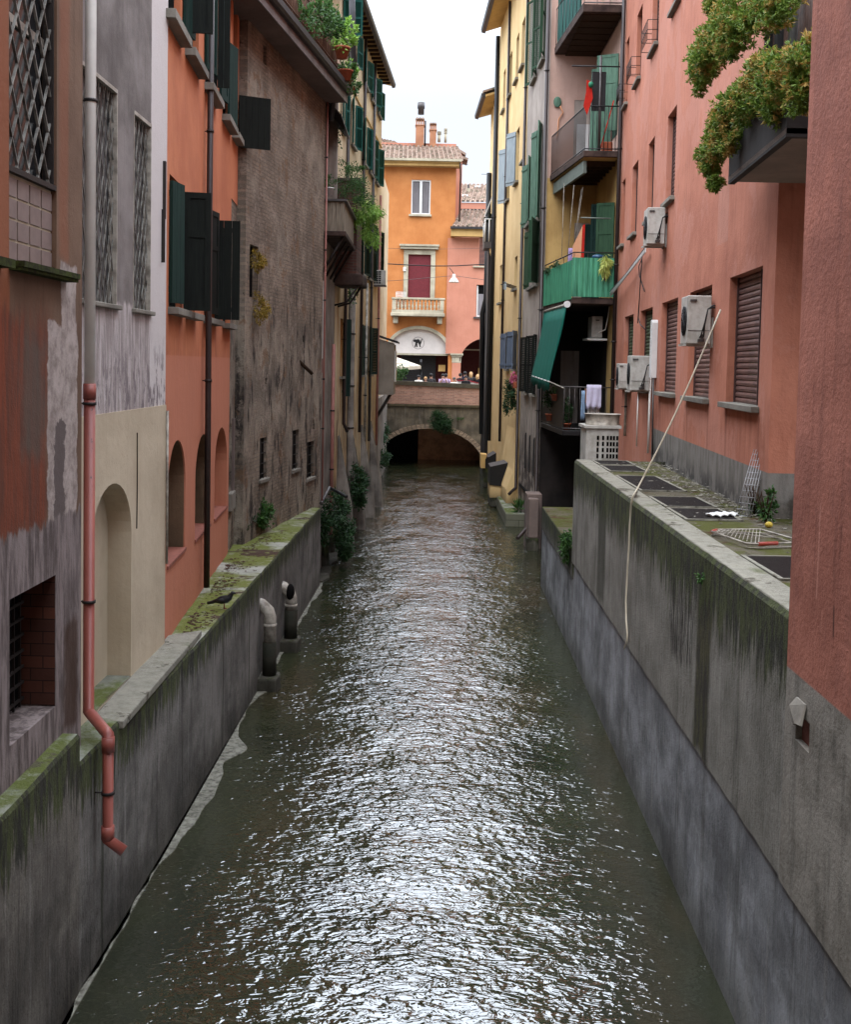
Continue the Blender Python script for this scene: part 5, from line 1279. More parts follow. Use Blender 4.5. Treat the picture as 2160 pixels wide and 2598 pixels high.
# far roofs
b = thing('far_house', 'distant house with a long tiled roof and skylights behind the coral house', 'house', (5,92,10))
p0 = fx('L',1140,1365,90); p1 = fx('L',1600,1365,90); p2 = fx('L',1150,1150,96); p3 = fx('L',1600,1155,96)
tile_roof('roof', b, (p0[0]-.6,90,p0[1]),(p1[0]+2,90,p1[1]),(p2[0],96,p2[1]),(p3[0]+2,96,p3[1]), .34, .5, .11)
MB().box(p0[0]-.6,p1[0]+2,90.1,90.6,3,p0[1]-.05).build('wall', m_farpink, b)
for (x,z_,w_,h_) in ((1372,1182,22,12),(1210,1292,22,8)):
    a = fx('L',x,z_,92 if z_ > 1200 else 95); Yq = 92 if z_ > 1200 else 95; MB().box(a[0]-.25,a[0]+.25,Yq-.3,Yq+.2,a[1]-.1,a[1]+.05).build('skylight', m_white, b)
for (x,zb,zt,w_) in ((1505,1240,1150,.4),(1550,1240,1155,.35),(1255,1285,1200,.25)):
    a = fx('L',x,zb,93.2); c_ = fx('L',x,zt,93.2); ch = MB().box(a[0]-w_/2,a[0]+w_/2,93.2,93.8,a[1]-.3,c_[1]).build('chimney', m_stone, b); MB().box(a[0]-w_*.3,a[0]+w_*.3,93.3,93.6,c_[1],c_[1]+.3).build('chimney_pot', m_pipegrey, ch)
b = thing('rear_house', 'narrow gable end with two tiled eaves behind the orange house roof', 'house', (2.6,79,10))
for (x0_,x1_,z_,dz) in ((1158,1228,720,55),(1158,1255,800,35)):
    a = fx('L',x0_,z_,79); c_ = fx('L',x1_,z_+dz,79)
    MB().face if False else None
    v = MB(); i = [v.wp(p) for p in ((a[0]-.3,78.8,a[1]+.1),(c_[0],78.8,c_[1]),(c_[0],81,c_[1]),(a[0]-.3,81,a[1]+.1))]; v.face(i); v.build('roof', m_tiles, b, solid=.14)
a = fx('L',1120,760,79); c_ = fx('L',1172,1300,79); MB().box(a[0]-.5,c_[0],79,81,10,a[1]).build('wall', m_farpink, b)
t = thing('washing', 'washing drying on a rack high up beside the gable end', 'laundry', (2.9,78.9,17))
a = fx('L',1165,905,78.8); c_ = fx('L',1250,910,78.8); MB().tube([(a[0],78.8,a[1]),(c_[0],78.8,c_[1])], .02, 4, world=True).build('rod', m_pipegrey, t)
for k,(x0_,x1_,y0_,y1_,mm_) in enumerate(((1158,1175,910,1060,m_sky),(1188,1212,915,1040,m_acdark),(1210,1238,950,1130,m_coral),(1160,1180,960,1110,m_white) if False else (1176,1190,930,1000,m_lav))) if 'm_sky' in globals() else []:
    pass
# television aerial
a = fx('L',1525,1150,93); c_ = fx('L',1525,1030,93); tag(MB().tube([(a[0],93,a[1]-.3),(a[0],93,c_[1])],.03,4,world=True).tube([(a[0]-.7,93,c_[1]),(a[0]+.2,93,c_[1])],.02,4,world=True).build('aerial', m_pipegrey, None), 'thin television aerial on the distant tiled roof', 'aerial')

# --- the bridge
t = thing('canal_bridge', 'old arched bridge over the canal with a brick parapet and stone cap', 'bridge', (.7,61.5,0))
FBX = Frame(-4.5, 61.5, 6.5, 61.5, -1)
def bu(x): return x+4.5
m_bstone = concrete('bridge_stone', S(142,130,112), S(104,96,84), None, .55)
m_arch = brickmat('arch_brick_ring', S(128,104,88), S(100,84,74), S(92,84,76), .09, .3)
mb = MB(FBX); wallface(mb, 0, 11, -.5, 3.10, [(bu(-2.64),bu(3.04),-.5,1.98,.0001,1.98)])
mb.build('lower_wall', m_bstone, t)
# barrel vault
mb = MB(); n = 24; pr = None
for k in range(n+1):
    a = math.pi*k/n; x = .20-2.84*math.cos(a); z = 1.98*math.sin(a); cur = (mb.wp((x,61.5,z)), mb.wp((x,66,z)))
    if pr: mb.face([pr[0],cur[0],cur[1],pr[1]], True)
    pr = cur
mb.quad((-2.64,61.5,-.5),(-2.64,66,-.5),(-2.64,66,0),(-2.64,61.5,0)).quad((3.04,61.5,-.5),(3.04,66,-.5),(3.04,66,0),(3.04,61.5,0)); mb.build('vault', brickmat('vault_brick', S(190,158,140), S(160,130,116), S(150,136,122)), t)
MB().quad((-.4,66,-.5),(3.6,66,-.5),(3.6,66,2.2),(-.4,66,2.2)).build('tunnel_wall', simple('umber_tunnel_wall', S(236,178,140), .9,.1,0,.4,3), t)
MB().quad((-3,69,-.5),(-.3,69,-.5),(-.3,69,2.2),(-3,69,2.2)).build('tunnel_end', m_dark, t)
mb = MB(); n = 40
for k in range(n):
    a0, a1 = math.pi*k/n+.008, math.pi*(k+1)/n-.008
    mb.prism([(.20-2.84*math.cos(a0),1.98*math.sin(a0)),(.20-2.84*math.cos(a1),1.98*math.sin(a1)),(.20-3.1*math.cos(a1),2.22*math.sin(a1)),(.20-3.1*math.cos(a0),2.22*math.sin(a0))], 61.46, 61.6)
mb.build('arch_ring', brickmat('arch_voussoirs', S(190,166,142), S(160,138,118), S(140,128,112)), t)
# slight hump: parapet falls to the right
def zpar(x): return 4.43-(max(0,x+1.2))*.027
mb = MB(); xs = [-4.5+.5*k for k in range(23)]
for a_,b_ in zip(xs,xs[1:]):
    mb.quad((a_,61.5,3.24),(b_,61.5,3.24),(b_,61.5,zpar(b_)-.21),(a_,61.5,zpar(a_)-.21)); mb.quad((a_,61.85,3.2),(b_,61.85,3.2),(b_,61.85,zpar(b_)-.21),(a_,61.85,zpar(a_)-.21))
mb.build('brick_parapet', m_brickpar, t)
mb = MB()
for a_,b_ in zip(xs,xs[1:]):
    i = [mb.wp(p) for p in ((a_,61.42,zpar(a_)-.21),(b_,61.42,zpar(b_)-.21),(b_,61.42,zpar(b_)),(a_,61.42,zpar(a_)),(a_,61.92,zpar(a_)-.21),(b_,61.92,zpar(b_)-.21),(b_,61.92,zpar(b_)),(a_,61.92,zpar(a_)))]
    for q in ((0,1,2,3),(3,2,6,7),(4,7,6,5),(0,4,5,1)): mb.face([i[k] for k in q])
mb.build('parapet_cap', simple('dark_stone_cap', S(104,98,84), .85,.2,0,.3,4,.3), t)
MB().box(-4.5,6.5,61.40,61.6,3.10,3.24).build('ledge_course', simple('mossy_stone_course', S(110,100,80), .9,.1,0,.4,5,.4), t, bevel=.02)
MB().box(-4.5,6.5,61.86,62.4,2.9,3.19).build('deck_edge', m_stone, t)
BB = 'bushes growing from the bridge'
clump_later = [('big round dark green bush growing out of the bridge above the arch', ('K',960,1460), 61.1, [((0,0,0),(.62,.45,.58),4),((.2,0,-.35),(.45,.35,.35),2)], 3000, .10, 'd'),
               ('small green bush on the right side of the bridge wall', ('K',1570,1480), 61.3, [((0,0,0),(.24,.2,.22),1)], 350, .09, 'd'),
               ('thin weeds on the bridge face right of the big bush', ('K',1235,1430), 61.35, [((0,0,0),(.2,.1,.08),1)], 90, .08, 'm')]
for lab,p,Y,bl,n,sz,k in clump_later:
    c = atY(p, Y); tag(foliage([(c+Vector(q[0]),q[1],q[2]) for q in bl], sz, n, m_leafdark if k == 'd' else m_leafmid, 'bush', None), lab, 'bush', BB)
# cream parasol
a = fx('K',700,700,64.5); c_ = fx('K',360,570,64.5)
t = thing('parasol', 'square cream market parasol partly hidden by the box room', 'parasol', (-2.2,64.5,ST))
cx_, ez, tz_ = -2.1, a[1], c_[1]+.1; ex = a[0]
mb = MB(); ap = Vector((cx_,65.3,tz_)); cs_ = [Vector((ex,64.3,ez)),Vector((ex,66.3,ez)),Vector((2*cx_-ex,66.3,ez)),Vector((2*cx_-ex,64.3,ez))]
for k in range(4):
    p, q = cs_[k], cs_[(k+1)%4]
    for j in range(6):
        m0 = p.lerp(q,j/6); m1 = p.lerp(q,(j+1)/6); s0 = math.sin(math.pi*j/6)*.12; s1 = math.sin(math.pi*(j+1)/6)*.12
        for i_ in range(4):
            f0, f1 = i_/4, (i_+1)/4
            A_ = ap.lerp(m0,f0)-Vector((0,0,s0*f0)); B_ = ap.lerp(m0,f1)-Vector((0,0,s0*f1)); C_ = ap.lerp(m1,f1)-Vector((0,0,s1*f1)); D_ = ap.lerp(m1,f0)-Vector((0,0,s1*f0))
            mb.face([mb.wp(A_),mb.wp(B_),mb.wp(C_),mb.wp(D_)], True)
        A_ = m0-Vector((0,0,s0)); B_ = m1-Vector((0,0,s1)); mb.face([mb.wp(A_),mb.wp(B_),mb.wp(B_-Vector((0,0,.16))),mb.wp(A_-Vector((0,0,.16)))])
m_cream_cloth = simple('cream_canvas', S(222,212,194), .8,.15,0,.1,3)
mb.build('canopy', m_cream_cloth, t, solid=.01); MB().tube([ap-Vector((0,0,.02)),ap+Vector((0,0,.12))],[.5,.05],12,world=True).build('vent_cap', m_cream_cloth, t)
MB().tube([(cx_,65.3,ST),(cx_,65.3,tz_)],.04,8,world=True).build('pole', m_pipebrown, t)
p = fx('K',700,800,64.4); tag(MB().tube([(p[0],64.6,ST),(p[0],64.6,p[1]+.75)],.05,8,world=True).box(p[0]-.07,p[0]+.07,64.53,64.67,p[1]+.1,p[1]+.6).build('folded_heater', m_black, None), 'slim dark post under the front corner of the cream parasol', 'post')
p = atY(('K',415,780), 63.2); tt = thing('potted_plant', 'leafy green plant behind the bridge parapet beside the box room', 'potted plant', (p.x,p.y,ST), 0, POTS)
pot(MB(), (p.x,p.y,ST), .25, .5).build('pot', m_terracotta, tt); foliage([(p,(.38,.3,.35),2),(p-Vector((.2,0,.4)),(.3,.3,.4),1)], .14, 500, m_leafmid, 'foliage', tt)
# cables and hanging lamp
c1 = [atY(('M',160,540),62.5), atY(('M',480,558),62.5), atY(('M',770,570),62.5), atY(('M',1040,568),62.5), atY(('M',1440,545),62.5)]
tag(MB().tube([c1[0]+Vector((-1.5,0,.02))]+c1+[c1[-1]+Vector((2,0,.05))], .03, 6, world=True).build('span_cable', m_black, None), 'thick black span cable crossing before the orange house', 'cable', 'cables across the street')
c2 = [atY(('M',160,748),62.6), atY(('M',490,728),62.6), atY(('M',730,705),62.6), atY(('M',1010,682),62.6), atY(('M',1440,740),62.6)]
tag(MB().tube(c2, .012, 5, world=True).build('lamp_wire', m_pipegrey, None), 'thin wire through the hanging lamp across the street', 'cable', 'cables across the street')
c3 = [atY(('M',160,365),62.6), atY(('M',820,375),62.6), atY(('M',1370,362),62.6)]
tag(MB().tube(c3, .008, 5, world=True).build('stay_wire', m_pipegrey, None), 'topmost hair thin wire across the front of the orange house', 'cable', 'cables across the street')
p = atY(('M',1013,760),62.5); t = thing('street_lamp', 'white bell shaped street lamp hanging from the span cable', 'street lamp', p)
MB().tube([p, p+Vector((0,0,.03)), p+Vector((0,0,.18)), p+Vector((0,0,.25)), p+Vector((0,0,.40)), p+Vector((0,0,.44))], [.26,.26,.17,.09,.08,.04], 16, world=True).build('lamp_shade', m_white, t)
MB().tube([p+Vector((0,0,.44)), atY(('M',960,585),62.5)], .018, 5, world=True).build('lamp_hanger', m_iron, t)
# the white red-striped canopy/boat-like stall cover behind the parapet
p0 = atY(('K',1200,905),63.5); p1 = atY(('K',1500,940),63.5)
t = thing('market_stall', 'low stall cover with red and white edge behind the parapet on the right', 'stall', (p0.x,63.5,ST))
MB().prism([(p0.x,p0.z-.3),(p1.x,p1.z-.3),(p1.x,p1.z),(p1.x-.5,p1.z+.10),(p0.x,p0.z+.0)], 63.4, 64.4).build('cover', m_white, t, bevel=.05)
MB().prism([(p0.x,p0.z-.02),(p1.x-.5,p1.z+.08),(p1.x,p1.z-.02),(p1.x,p1.z+.03),(p1.x-.48,p1.z+.15),(p0.x,p0.z+.05)], 63.37, 63.41).build('red_edge', simple('red_trim', S(176,48,60), .6,.3), t)

# --- people behind the parapet
def person(label, top, Y, height, cloth, hair, yaw=0, arm=None, hairlen=.1, sit=False, skirt=None):
    """one continuous skinned body standing on the street, with hair and clothes as children"""
    p = atY(top, Y); base = Vector((p.x, Y, p.z-height))
    t = thing('person', label, 'person', (p.x, Y, p.z-height), yaw, 'people on the bridge')
    s = height/1.72
    V = [(0,0,.95),(0,0,1.15),(0,.0,1.38),(0,0,1.48),(0,-.01,1.55),(0,-.02,1.64),
         (.18,0,1.38),(.25,.0,1.12),(.27,-.06,.86),(.27,-.09,.78),(-.18,0,1.38),(-.25,0,1.12),(-.27,-.06,.86),(-.27,-.09,.78),
         (.10,0,.88),(.11,-.01,.48),(.11,.02,.09),(.12,-.14,.03),(-.10,0,.88),(-.11,-.01,.48),(-.11,.02,.09),(-.12,-.14,.03)]
    if arm == 'up':
        V[7] = (.24,-.14,1.18); V[8] = (.10,-.24,1.42); V[9] = (.05,-.22,1.52); V[11] = (-.24,-.14,1.18); V[12] = (-.10,-.24,1.42); V[13] = (-.05,-.22,1.52)
    rad = [.13,.12,.13,.055,.085,.085,.06,.045,.032,.035,.06,.045,.032,.035,.085,.06,.042,.035,.085,.06,.042,.035]
    E = [(0,1),(1,2),(2,3),(3,4),(4,5),(2,6),(6,7),(7,8),(8,9),(2,10),(10,11),(11,12),(12,13),(0,14),(14,15),(15,16),(16,17),(0,18),(18,19),(19,20),(20,21)]
    me = bpy.data.meshes.new('body'); me.from_pydata([Vector(v)*s for v in V], E, []); o = bpy.data.objects.new('body', me); COL.objects.link(o); o.parent = t; me.materials.append(m_skin)
    sk = o.modifiers.new('skin', 'SKIN'); 
    for i, r in enumerate(rad): me.skin_vertices[0].data[i].radius = (r*s, r*s*(.8 if i < 3 else 1))
    me.skin_vertices[0].data[0].use_root = True
    sb = o.modifiers.new('sub', 'SUBSURF'); sb.levels = 1; sb.render_levels = 1
    TMp = TM[t.name]
    def loc(mb, pts_, rr, n=10): mb.tube([TMp @ (Vector(q)*s) for q in pts_], [r*s for r in rr], n, world=True)
    mb = MB(); loc(mb, [(0,0,.82),(0,0,.95),(0,0,1.15),(0,0,1.32),(0,0,1.42),(0,0,1.47)], [.19,.18,.165,.19,.15,.07], 12)
    for k in (6,10): loc(mb, [V[2], V[k], V[k+1]], [.10,.085,.06])
    mb.build('shirt', cloth, t)
    mb = MB(); loc(mb, [V[14],V[15],V[16]], [.105,.08,.065]); loc(mb, [V[18],V[19],V[20]], [.105,.08,.065]); mb.build('trousers', skirt or m_acdark, t)
    mb = MB(); c = TMp @ (Vector((0,.02,1.65))*s); mb.ell(c, (.098*s,.105*s,.105*s), 12, 8)
    if hairlen > .12: loc(mb, [(0,.05,1.68),(0,.08,1.55),(0,.07,1.62-hairlen)], [.09,.10,.05])
    mb.build('hair', hair, t)
    fc = MB(); 
    for sx in (-1,1): fc.ell(TMp @ (Vector((.032*sx,-.098,1.635))*s), (.010,.006,.008), 6, 4)
    fc.build('eyes', m_dark, t); MB().ell(TMp @ (Vector((0,-.105,1.605))*s), (.012,.016,.02), 6, 5).build('nose', m_skin, t)
    return t
m_cl = lambda n, *c: simple(n, S(*c), .85, .15, 0, .2, 8)
cw_, cb_, cp_, cj_, cd_ = m_cl('white_shirt',214,208,200), m_cl('black_top',34,32,36), m_cl('lilac_shirt',186,160,190), m_cl('denim',96,122,158), m_cl('grey_coat',70,66,68)
H = m_hairdark
person('person in white with dark hair, first from the left by the parasol post', ('K',672,832), 63.4, 1.62, cw_, H, .3)
person('person in sunglasses with only the head over the parapet, beside the one in white', ('K',765,855), 63.6, 1.6, cb_, m_hairblond, .1)
person('person in dark coat seen from behind before the black shop shutter', ('K',842,808), 64.4, 1.75, cd_, H, 3.1)
person('person in lilac shirt raising both hands to the face', ('K',1008,815), 63.2, 1.66, cp_, H, .2, 'up', .3)
person('person with short dark hair close behind the one in lilac', ('K',1050,812), 64.2, 1.72, cp_, H, 2.8)
person('person with grey cap before the coral pillar', ('K',1165,862), 63.3, 1.62, cw_, m_cl('grey_hair',110,108,104), .2)
person('person with long dark hair and black top facing the canal', ('K',1325,838), 62.9, 1.64, cb_, H, 0, None, .32)
person('person in black at the left of the dark arch', ('K',1250,805), 66.0, 1.7, cb_, H, 2.5)
person('tall person in navy near the left of the dark arch', ('K',1313,782), 66.5, 1.78, m_cl('navy_top',36,36,58), H, 3.0)
person('person with long blond hair seen from behind under the dark arch', ('K',1395,788), 65.2, 1.68, cd_, m_hairblond, 3.1, None, .42)
person('person with blond hair turned left, before the yellow notice', ('K',1495,820), 65.0, 1.62, cb_, m_hairblond, 2.4, None, .3)
person('tall person with black hair in front of the yellow notice', ('K',1545,758), 66.0, 1.86, cb_, H, 3.0, None, .3)
person('person in denim jacket at the right end of the parapet', ('K',1600,795), 64.0, 1.68, cj_, H, 2.6, None, .25)
# ================================================================ MIDDLE DISTANCE, LEFT
b7 = thing('grey_balcony_house', 'narrow grey and pink house with a plank balcony beyond the brown terrace house', 'house', FL5.P(0,0,0), FL5.rot)
mb = MB(FL5); ops = [(.35,1.1,9.6,10.9,.2),(.3,1.0,6.6,7.6,.2),(.15,.5,3.2,3.8,.2)]
wallface(mb, 0, FL5.len, -.5, 12.6, ops); house_body(mb, 0, FL5.len, -.5, 12.6, 4); mb.build('wall', m_greyhouse, b7)
for o in ops: MB(FL5).quad((o[0]-.05,-.19,o[2]-.05),(o[1]+.05,-.19,o[2]-.05),(o[1]+.05,-.19,o[3]+.05),(o[0]-.05,-.19,o[3]+.05)).build('window', m_dark, b7)
MB(FL5).box(.1,.55,-.03,.04,5.4,7.3).build('wall_panel', m_white, b7); MB(FL5).box(.1,.55,-.03,.045,5.05,5.38).build('wall_panel', m_redroller, b7)
MB(FL5).prismu([(0,12.6),(.5,12.35),(.5,12.42),(0,12.75)], -.05, 1.6).build('roof', m_tiles, b7)
MB(FL5).prismu([(0,11.6),(.45,11.2),(.45,11.24),(0,11.66)], .05, 3.0).build('lean_to_sheet', m_gutter, b7)
MB(FL5).box(1.7,2.05,0,.22,8.6,12.4).build('pilaster', m_greyhouse, b7)
# plank balcony on struts
t = thing('plank_balcony', 'enclosed balcony of grey vertical planks on iron struts, far left', 'balcony', FL5.P(0,0,8.4), FL5.rot)
yb0 = .35; yb1 = 4.1; zb0, zb1 = 8.50, 9.22
mb = MB(FL5); n = 5
for k in range(n): mb.box(yb0,yb0+.03,.03+.50*k/n+.006,.03+.50*(k+1)/n,zb0,zb1)
n = 26
for k in range(n): mb.box(yb0+(yb1-yb0)*k/n+.008,yb0+(yb1-yb0)*(k+1)/n,.50,.53,zb0,zb1)
mb.build('plank_siding', m_wood, t)
MB(FL5).box(yb0-.05,yb1+.05,0,.58,zb0-.12,zb0-.0).build('floor', m_slabdark, t, bevel=.02); MB(FL5).box(yb0-.08,yb1+.02,.02,.60,zb1,zb1+.05).build('rail', m_pipegrey, t)
for u in (.5,1.6,2.8,3.9): MB(FL5).bar((u,.5,zb0-.12),(u,.0,zb0-1.0),.035).build('strut', m_iron, t)
# brick shaft with projecting beams
t = thing('brick_shaft', 'dark brick projecting shaft with iron beams beside the plank balcony', 'shaft', FL6.P(.3,0,7.6), FL6.rot)
MB(FL6).box(-.15,1.1,-.02,.60,7.75,10.3).build('brickwork', m_brickdark_y, t); MB(FL6).box(-.2,1.2,-.02,.78,7.45,7.78).build('corbel', m_slabdark, t, bevel=.05)
MB(FL6).box(-.2,1.15,-.02,.68,10.3,10.42).build('cap', m_slabdark, t, bevel=.03)
for k in (0,1): MB(FL6).tube([(-.1+.7*k,.7,7.5),(-.1+.7*k,.35,7.0),(-.1+.7*k,.0,6.9)],.03,6).build('iron_brace', m_iron, t)
def clump(label, crop, p, Y, blobs, n, size, mat, name='foliage_clump', cat='plant', group=None, **kw):
    c = atY((crop,)+p, Y); f = foliage([(c+Vector(b[0]), b[1], b[2]) for b in blobs], size, n, mat, name, None, **kw); return tag(f, label, cat, group)
clump('feathery bright green plant hanging below the brick shaft', 'J', (820,320), 33.0, [((0,0,.15),(.5,.4,.38),3),((.15,0,-.45),(.35,.3,.45),2),((-.3,0,-.1),(.25,.3,.35),1)], 2600, .11, m_leafbright, droop=.6, aspect=.22)
clump('twiggy green bush growing over the plank balcony', 'I', (520,1690), 32.0, [((0,0,0),(.55,.5,.55),3),((.3,.3,-.3),(.45,.4,.4),2)], 2300, .07, m_leafmid, aspect=.35)
clump('sparse leafy climber on the pale pilaster', 'I', (370,1120), 30.6, [((0,0,.4),(.12,.2,.5),1),((-.2,0,-.3),(.18,.2,.4),1)], 240, .08, m_leafmid)
clump('sparse potted seedling leaves at the balcony corner by the pink pipe', 'I', (130,1640), 29.4, [((0,0,0),(.14,.2,.25),1)], 170, .08, m_leafmid)
clump('green plants along the top of the brick shaft', 'I', (610,1450), 33.6, [((0,0,0),(.35,.3,.12),1)], 330, .07, m_leafmid)
c = atY(('I',235,1900), 29.3); t = thing('potted_plant', 'white round pot on the rail of the plank balcony', 'flower pot', c, 0, POTS)
pot(MB(), c, .10, .17).build('pot', m_white, t); foliage([(c+Vector((0,0,.3)),(.16,.16,.18),1)], .06, 120, m_leafmid, 'foliage', t)

b8 = thing('cream_house', 'tall cream and ochre stained house with green louvred shutters at the far left', 'house', FL6.P(0,0,0), FL6.rot)
def FLw(u0,u1,z0,z1): return (u0,u1,z0,z1,.15)
CW = []
r1 = [(.9,1.5),(3.2,4.0),(6.35,7.4),(8.3,9.4),(10.6,11.4)]
for z0_, z1_, lst in ((14.5,15.5,[(.6,1.5),(3.3,4.2),(6.3,7.3),(8.6,9.6),(10.9,11.8)]),(11.95,13.3,r1),(8.3,10.3,[(6.3,7.3),(8.6,9.6),(11.2,12.0)]),(4.9,6.6,[(1.3,1.9),(6.8,7.5),(9.4,10.2)])):
    for a,b in lst: CW.append((a,b,z0_,z1_,.14))
mb = MB(FL6); wallface(mb, 0, FL6.len, -.5, 16.0, CW); house_body(mb, 0, FL6.len, -.5, 16.0, 5); mb.build('wall', m_cream, b8)
MB(FL6).box(0,FL6.len,-.01,.035,13.55,13.62).build('string_course', m_ochre, b8)
for i,(a,b,c,d,e) in enumerate(CW):
    wi = MB(FL6).quad((a-.05,-.1,c-.05),(b+.05,-.1,c-.05),(b+.05,-.1,d+.05),(a-.05,-.1,d+.05)).build('window', m_glass, b8)
    MB(FL6).box(a-.08,b+.08,-.1,.10,c-.07,c).build('sill', m_sill, wi)
    w2 = (b-a)/2
    if c > 14 and i == 0: leaf(FL6, a-.0, c, d, .55, 80, 'louver', m_teal, wi)
    elif c < 6 and a < 3: leaf(FL6, b, c-.6, d, .42, 22, 'plain', m_darkgreen, wi)
    else:
        leaf(FL6, a, c, d, w2+.02, 168, 'louver', m_teal if c > 11 else m_darkgreen, wi, th=.03)
        leaf(FL6, b, c, d, w2+.02, 14 if i % 3 else 24, 'louver', m_teal if c > 11 else m_darkgreen, wi, th=.03)
# eave with rafters and gutter
MB(FL6).prismu([(-.3,16.1),(.36,15.95),(.36,16.02),(-.3,16.2)], -3.6, FL6.len+.2).build('eave', m_ochre, b8)
MB(FL6).prismu([(.35,15.90),(.46,15.92),(.49,16.03),(.36,16.03)], -3.6, FL6.len+.3).build('gutter', m_gutter, b8)
MB(FL6).prismu([(-3,17.3),(.38,16.05),(.42,16.10),(-3,17.4)], -3.6, FL6.len+.25).build('roof', m_tiles, b8)
for k in range(24): MB(FL6).box(.2+k*.52,.28+k*.52,.0,.34,15.86,15.94).build('rafter_end', m_bark, b8)
# battered buttresses
for u in (1.0, 4.2, 7.2, 10.2):
    MB(FL6).prismu([(-.02,-.5),(.55,-.5),(.42,1.0),(.0,3.2)], u, u+.55).build('buttress', m_greyhouse, b8, bevel=.04)
def pipeon(F, label, crop, ptop, pbot, r, mat, w=.07, zt=None, zb=None, col=(), kick=None):
    ut, z1 = F.uz((crop,)+ptop, w); ub, z0 = F.uz((crop if len(pbot) == 2 else pbot[2],)+pbot[:2], w)
    u = (ut+ub)/2
    pts_ = [(u,w,zt or z1),(u,w,zb if zb is not None else z0)]
    if kick: pts_ += [(u+kick[0],w+kick[1],pts_[-1][2]-.25)]
    return drainpipe(label, pts_, r, mat, col, F)
pipeon(FL6, 'dark drainpipe down the cream house nearest the grey house', 'I', (498,300), (1552,1500,'G'), .05, m_pipebrown, zt=15.9, zb=3.5, col=(13,9,6), kick=(.1,.1))
pipeon(FL6, 'pale ceramic drainpipe with bands on the cream house wall', 'J', (590,1000), (1592,1640,'G'), .10, m_greyhouse, w=.1, zt=8.0, zb=1.9, col=(6.2,4.6,3.3), kick=(0,.05))
pipeon(FL6, 'dark drainpipe second along the cream house, ending low', 'I', (768,300), (1680,1500,'G'), .05, m_pipebrown, zt=15.9, zb=3.0, col=(12,9,5.5))
pipeon(FL6, 'grey drainpipe at the far end of the cream house beside a pale one', 'I', (962,400), (945,1200,'J'), .05, m_pipegrey, zt=15.9, zb=2.5, col=(12,8,5))
pipeon(FL6, 'slim pale pipe beside the small air conditioner on the cream house', 'J', (835,1400), (1710,1500,'G'), .045, m_pvc, w=.1, zb=2.6, col=(5.5,4.2))
pipeon(FL6, 'slim pale pink pipe at the very corner of the cream house', 'J', (1060,700), (1040,2000,'J'), .045, m_pipepink, w=.12, zt=11.6, zb=2.2, col=(7,))
pipeon(FL5, 'brownish red drainpipe at the join of the grey and cream houses', 'G', (1440,1100), (1425,2060,'G'), .05, m_pipepink, w=.08, zt=5.8, zb=.6, col=(4,2.4))
for p,l in (((590,1510),'upper'),):
    clump('green weed sprouting from the top of the ceramic drainpipe', 'J', p, 35.6, [((0,0,0),(.22,.2,.5),1)], 420, .08, m_leafmid)
acu = acunit(FL6, 915, 1045, 1225, 1440, 'J', 'small air conditioner hanging off the far cream house', L=.8, hoses=False) if False else None
c = atY(('J',965,1440), 44.0); t = thing('air_conditioner', 'small air conditioner hanging off the far cream house', 'air conditioner', c, 0, 'air conditioner units on the facades')
MB().box(c.x-.35,c.x+.42,c.y,c.y+.32,c.z,c.z+.55).build('casing', m_ac, t, bevel=.02)
mb = MB()
for i in range(4):
    for j in range(6): mb.box(c.x-.13+i*.10,c.x-.05+i*.10,c.y-.012,c.y,c.z+.05+j*.08,c.z+.11+j*.08)
mb.build('grille', m_acdark, t); MB().box(c.x-.4,c.x+.45,c.y-.02,c.y+.35,c.z-.05,c.z-.0).build('wall_bracket', m_pipegrey, t)
# projecting privy-like shed
cs = atY(('K',25,1095), 46.2); ce = atY(('K',350,1090), 46.2); zt0 = atY(('K',60,300), 46.2).z; zt1 = atY(('K',380,385), 46.2).z
t = thing('projecting_shed', 'grey rendered box room projecting over the canal from the far left wall', 'box room', cs)
x1s = atY(('K',330,600), 46.2).x
MB().box(-3.2,x1s,46.2,48.6,cs.z,zt1-.05).quad((-3.2,46.2,zt1-.05),(x1s,46.2,zt1-.05),(x1s,46.2,zt1-.02),(-3.2,46.2,zt0+.3)).build('wall', plaster('shed_render', S(164,152,138), S(144,132,120), .3,.2,.3,.4), t)
v = MB(); a = [v.wp(p) for p in ((-3.3,46.1,zt0+.45),(x1s+.14,46.1,zt1),(x1s+.14,48.7,zt1),(-3.3,48.7,zt0+.45),(-3.3,46.1,zt0+.52),(x1s+.14,46.1,zt1+.07),(x1s+.14,48.7,zt1+.07),(-3.3,48.7,zt0+.52))]
for q in ((0,3,2,1),(4,5,6,7),(0,1,5,4),(1,2,6,5),(2,3,7,6),(3,0,4,7)): v.face([a[k] for k in q])
v.build('roof', m_gutter, t)
MB().box(x1s+.005,x1s+.05,46.6,48.2,cs.z+.5,zt1-.3).build('window', m_white, t)
for yy in (46.4,48.3): MB().bar((x1s-.15,yy,cs.z),(-2.1,yy,cs.z-1.15),.05,world=True).build('strut', m_iron, t)
# far left quay wall behind, shaded
t = thing('quay_house', 'dark far left house wall below the box room next to the bridge', 'house', (-2.0,46,0))
MB().prismz([(-2.05,46.05),(-2.02,61.2),(-5,61.2),(-5,46.05)], -.5, 3.8).build('wall', m_greyhouse, t)
MB().prismz([(-2.30,46.05),(-2.12,61.2),(-5.2,61.2),(-5.2,46.05)], 3.8, 14).build('upper_wall', m_cream, t)
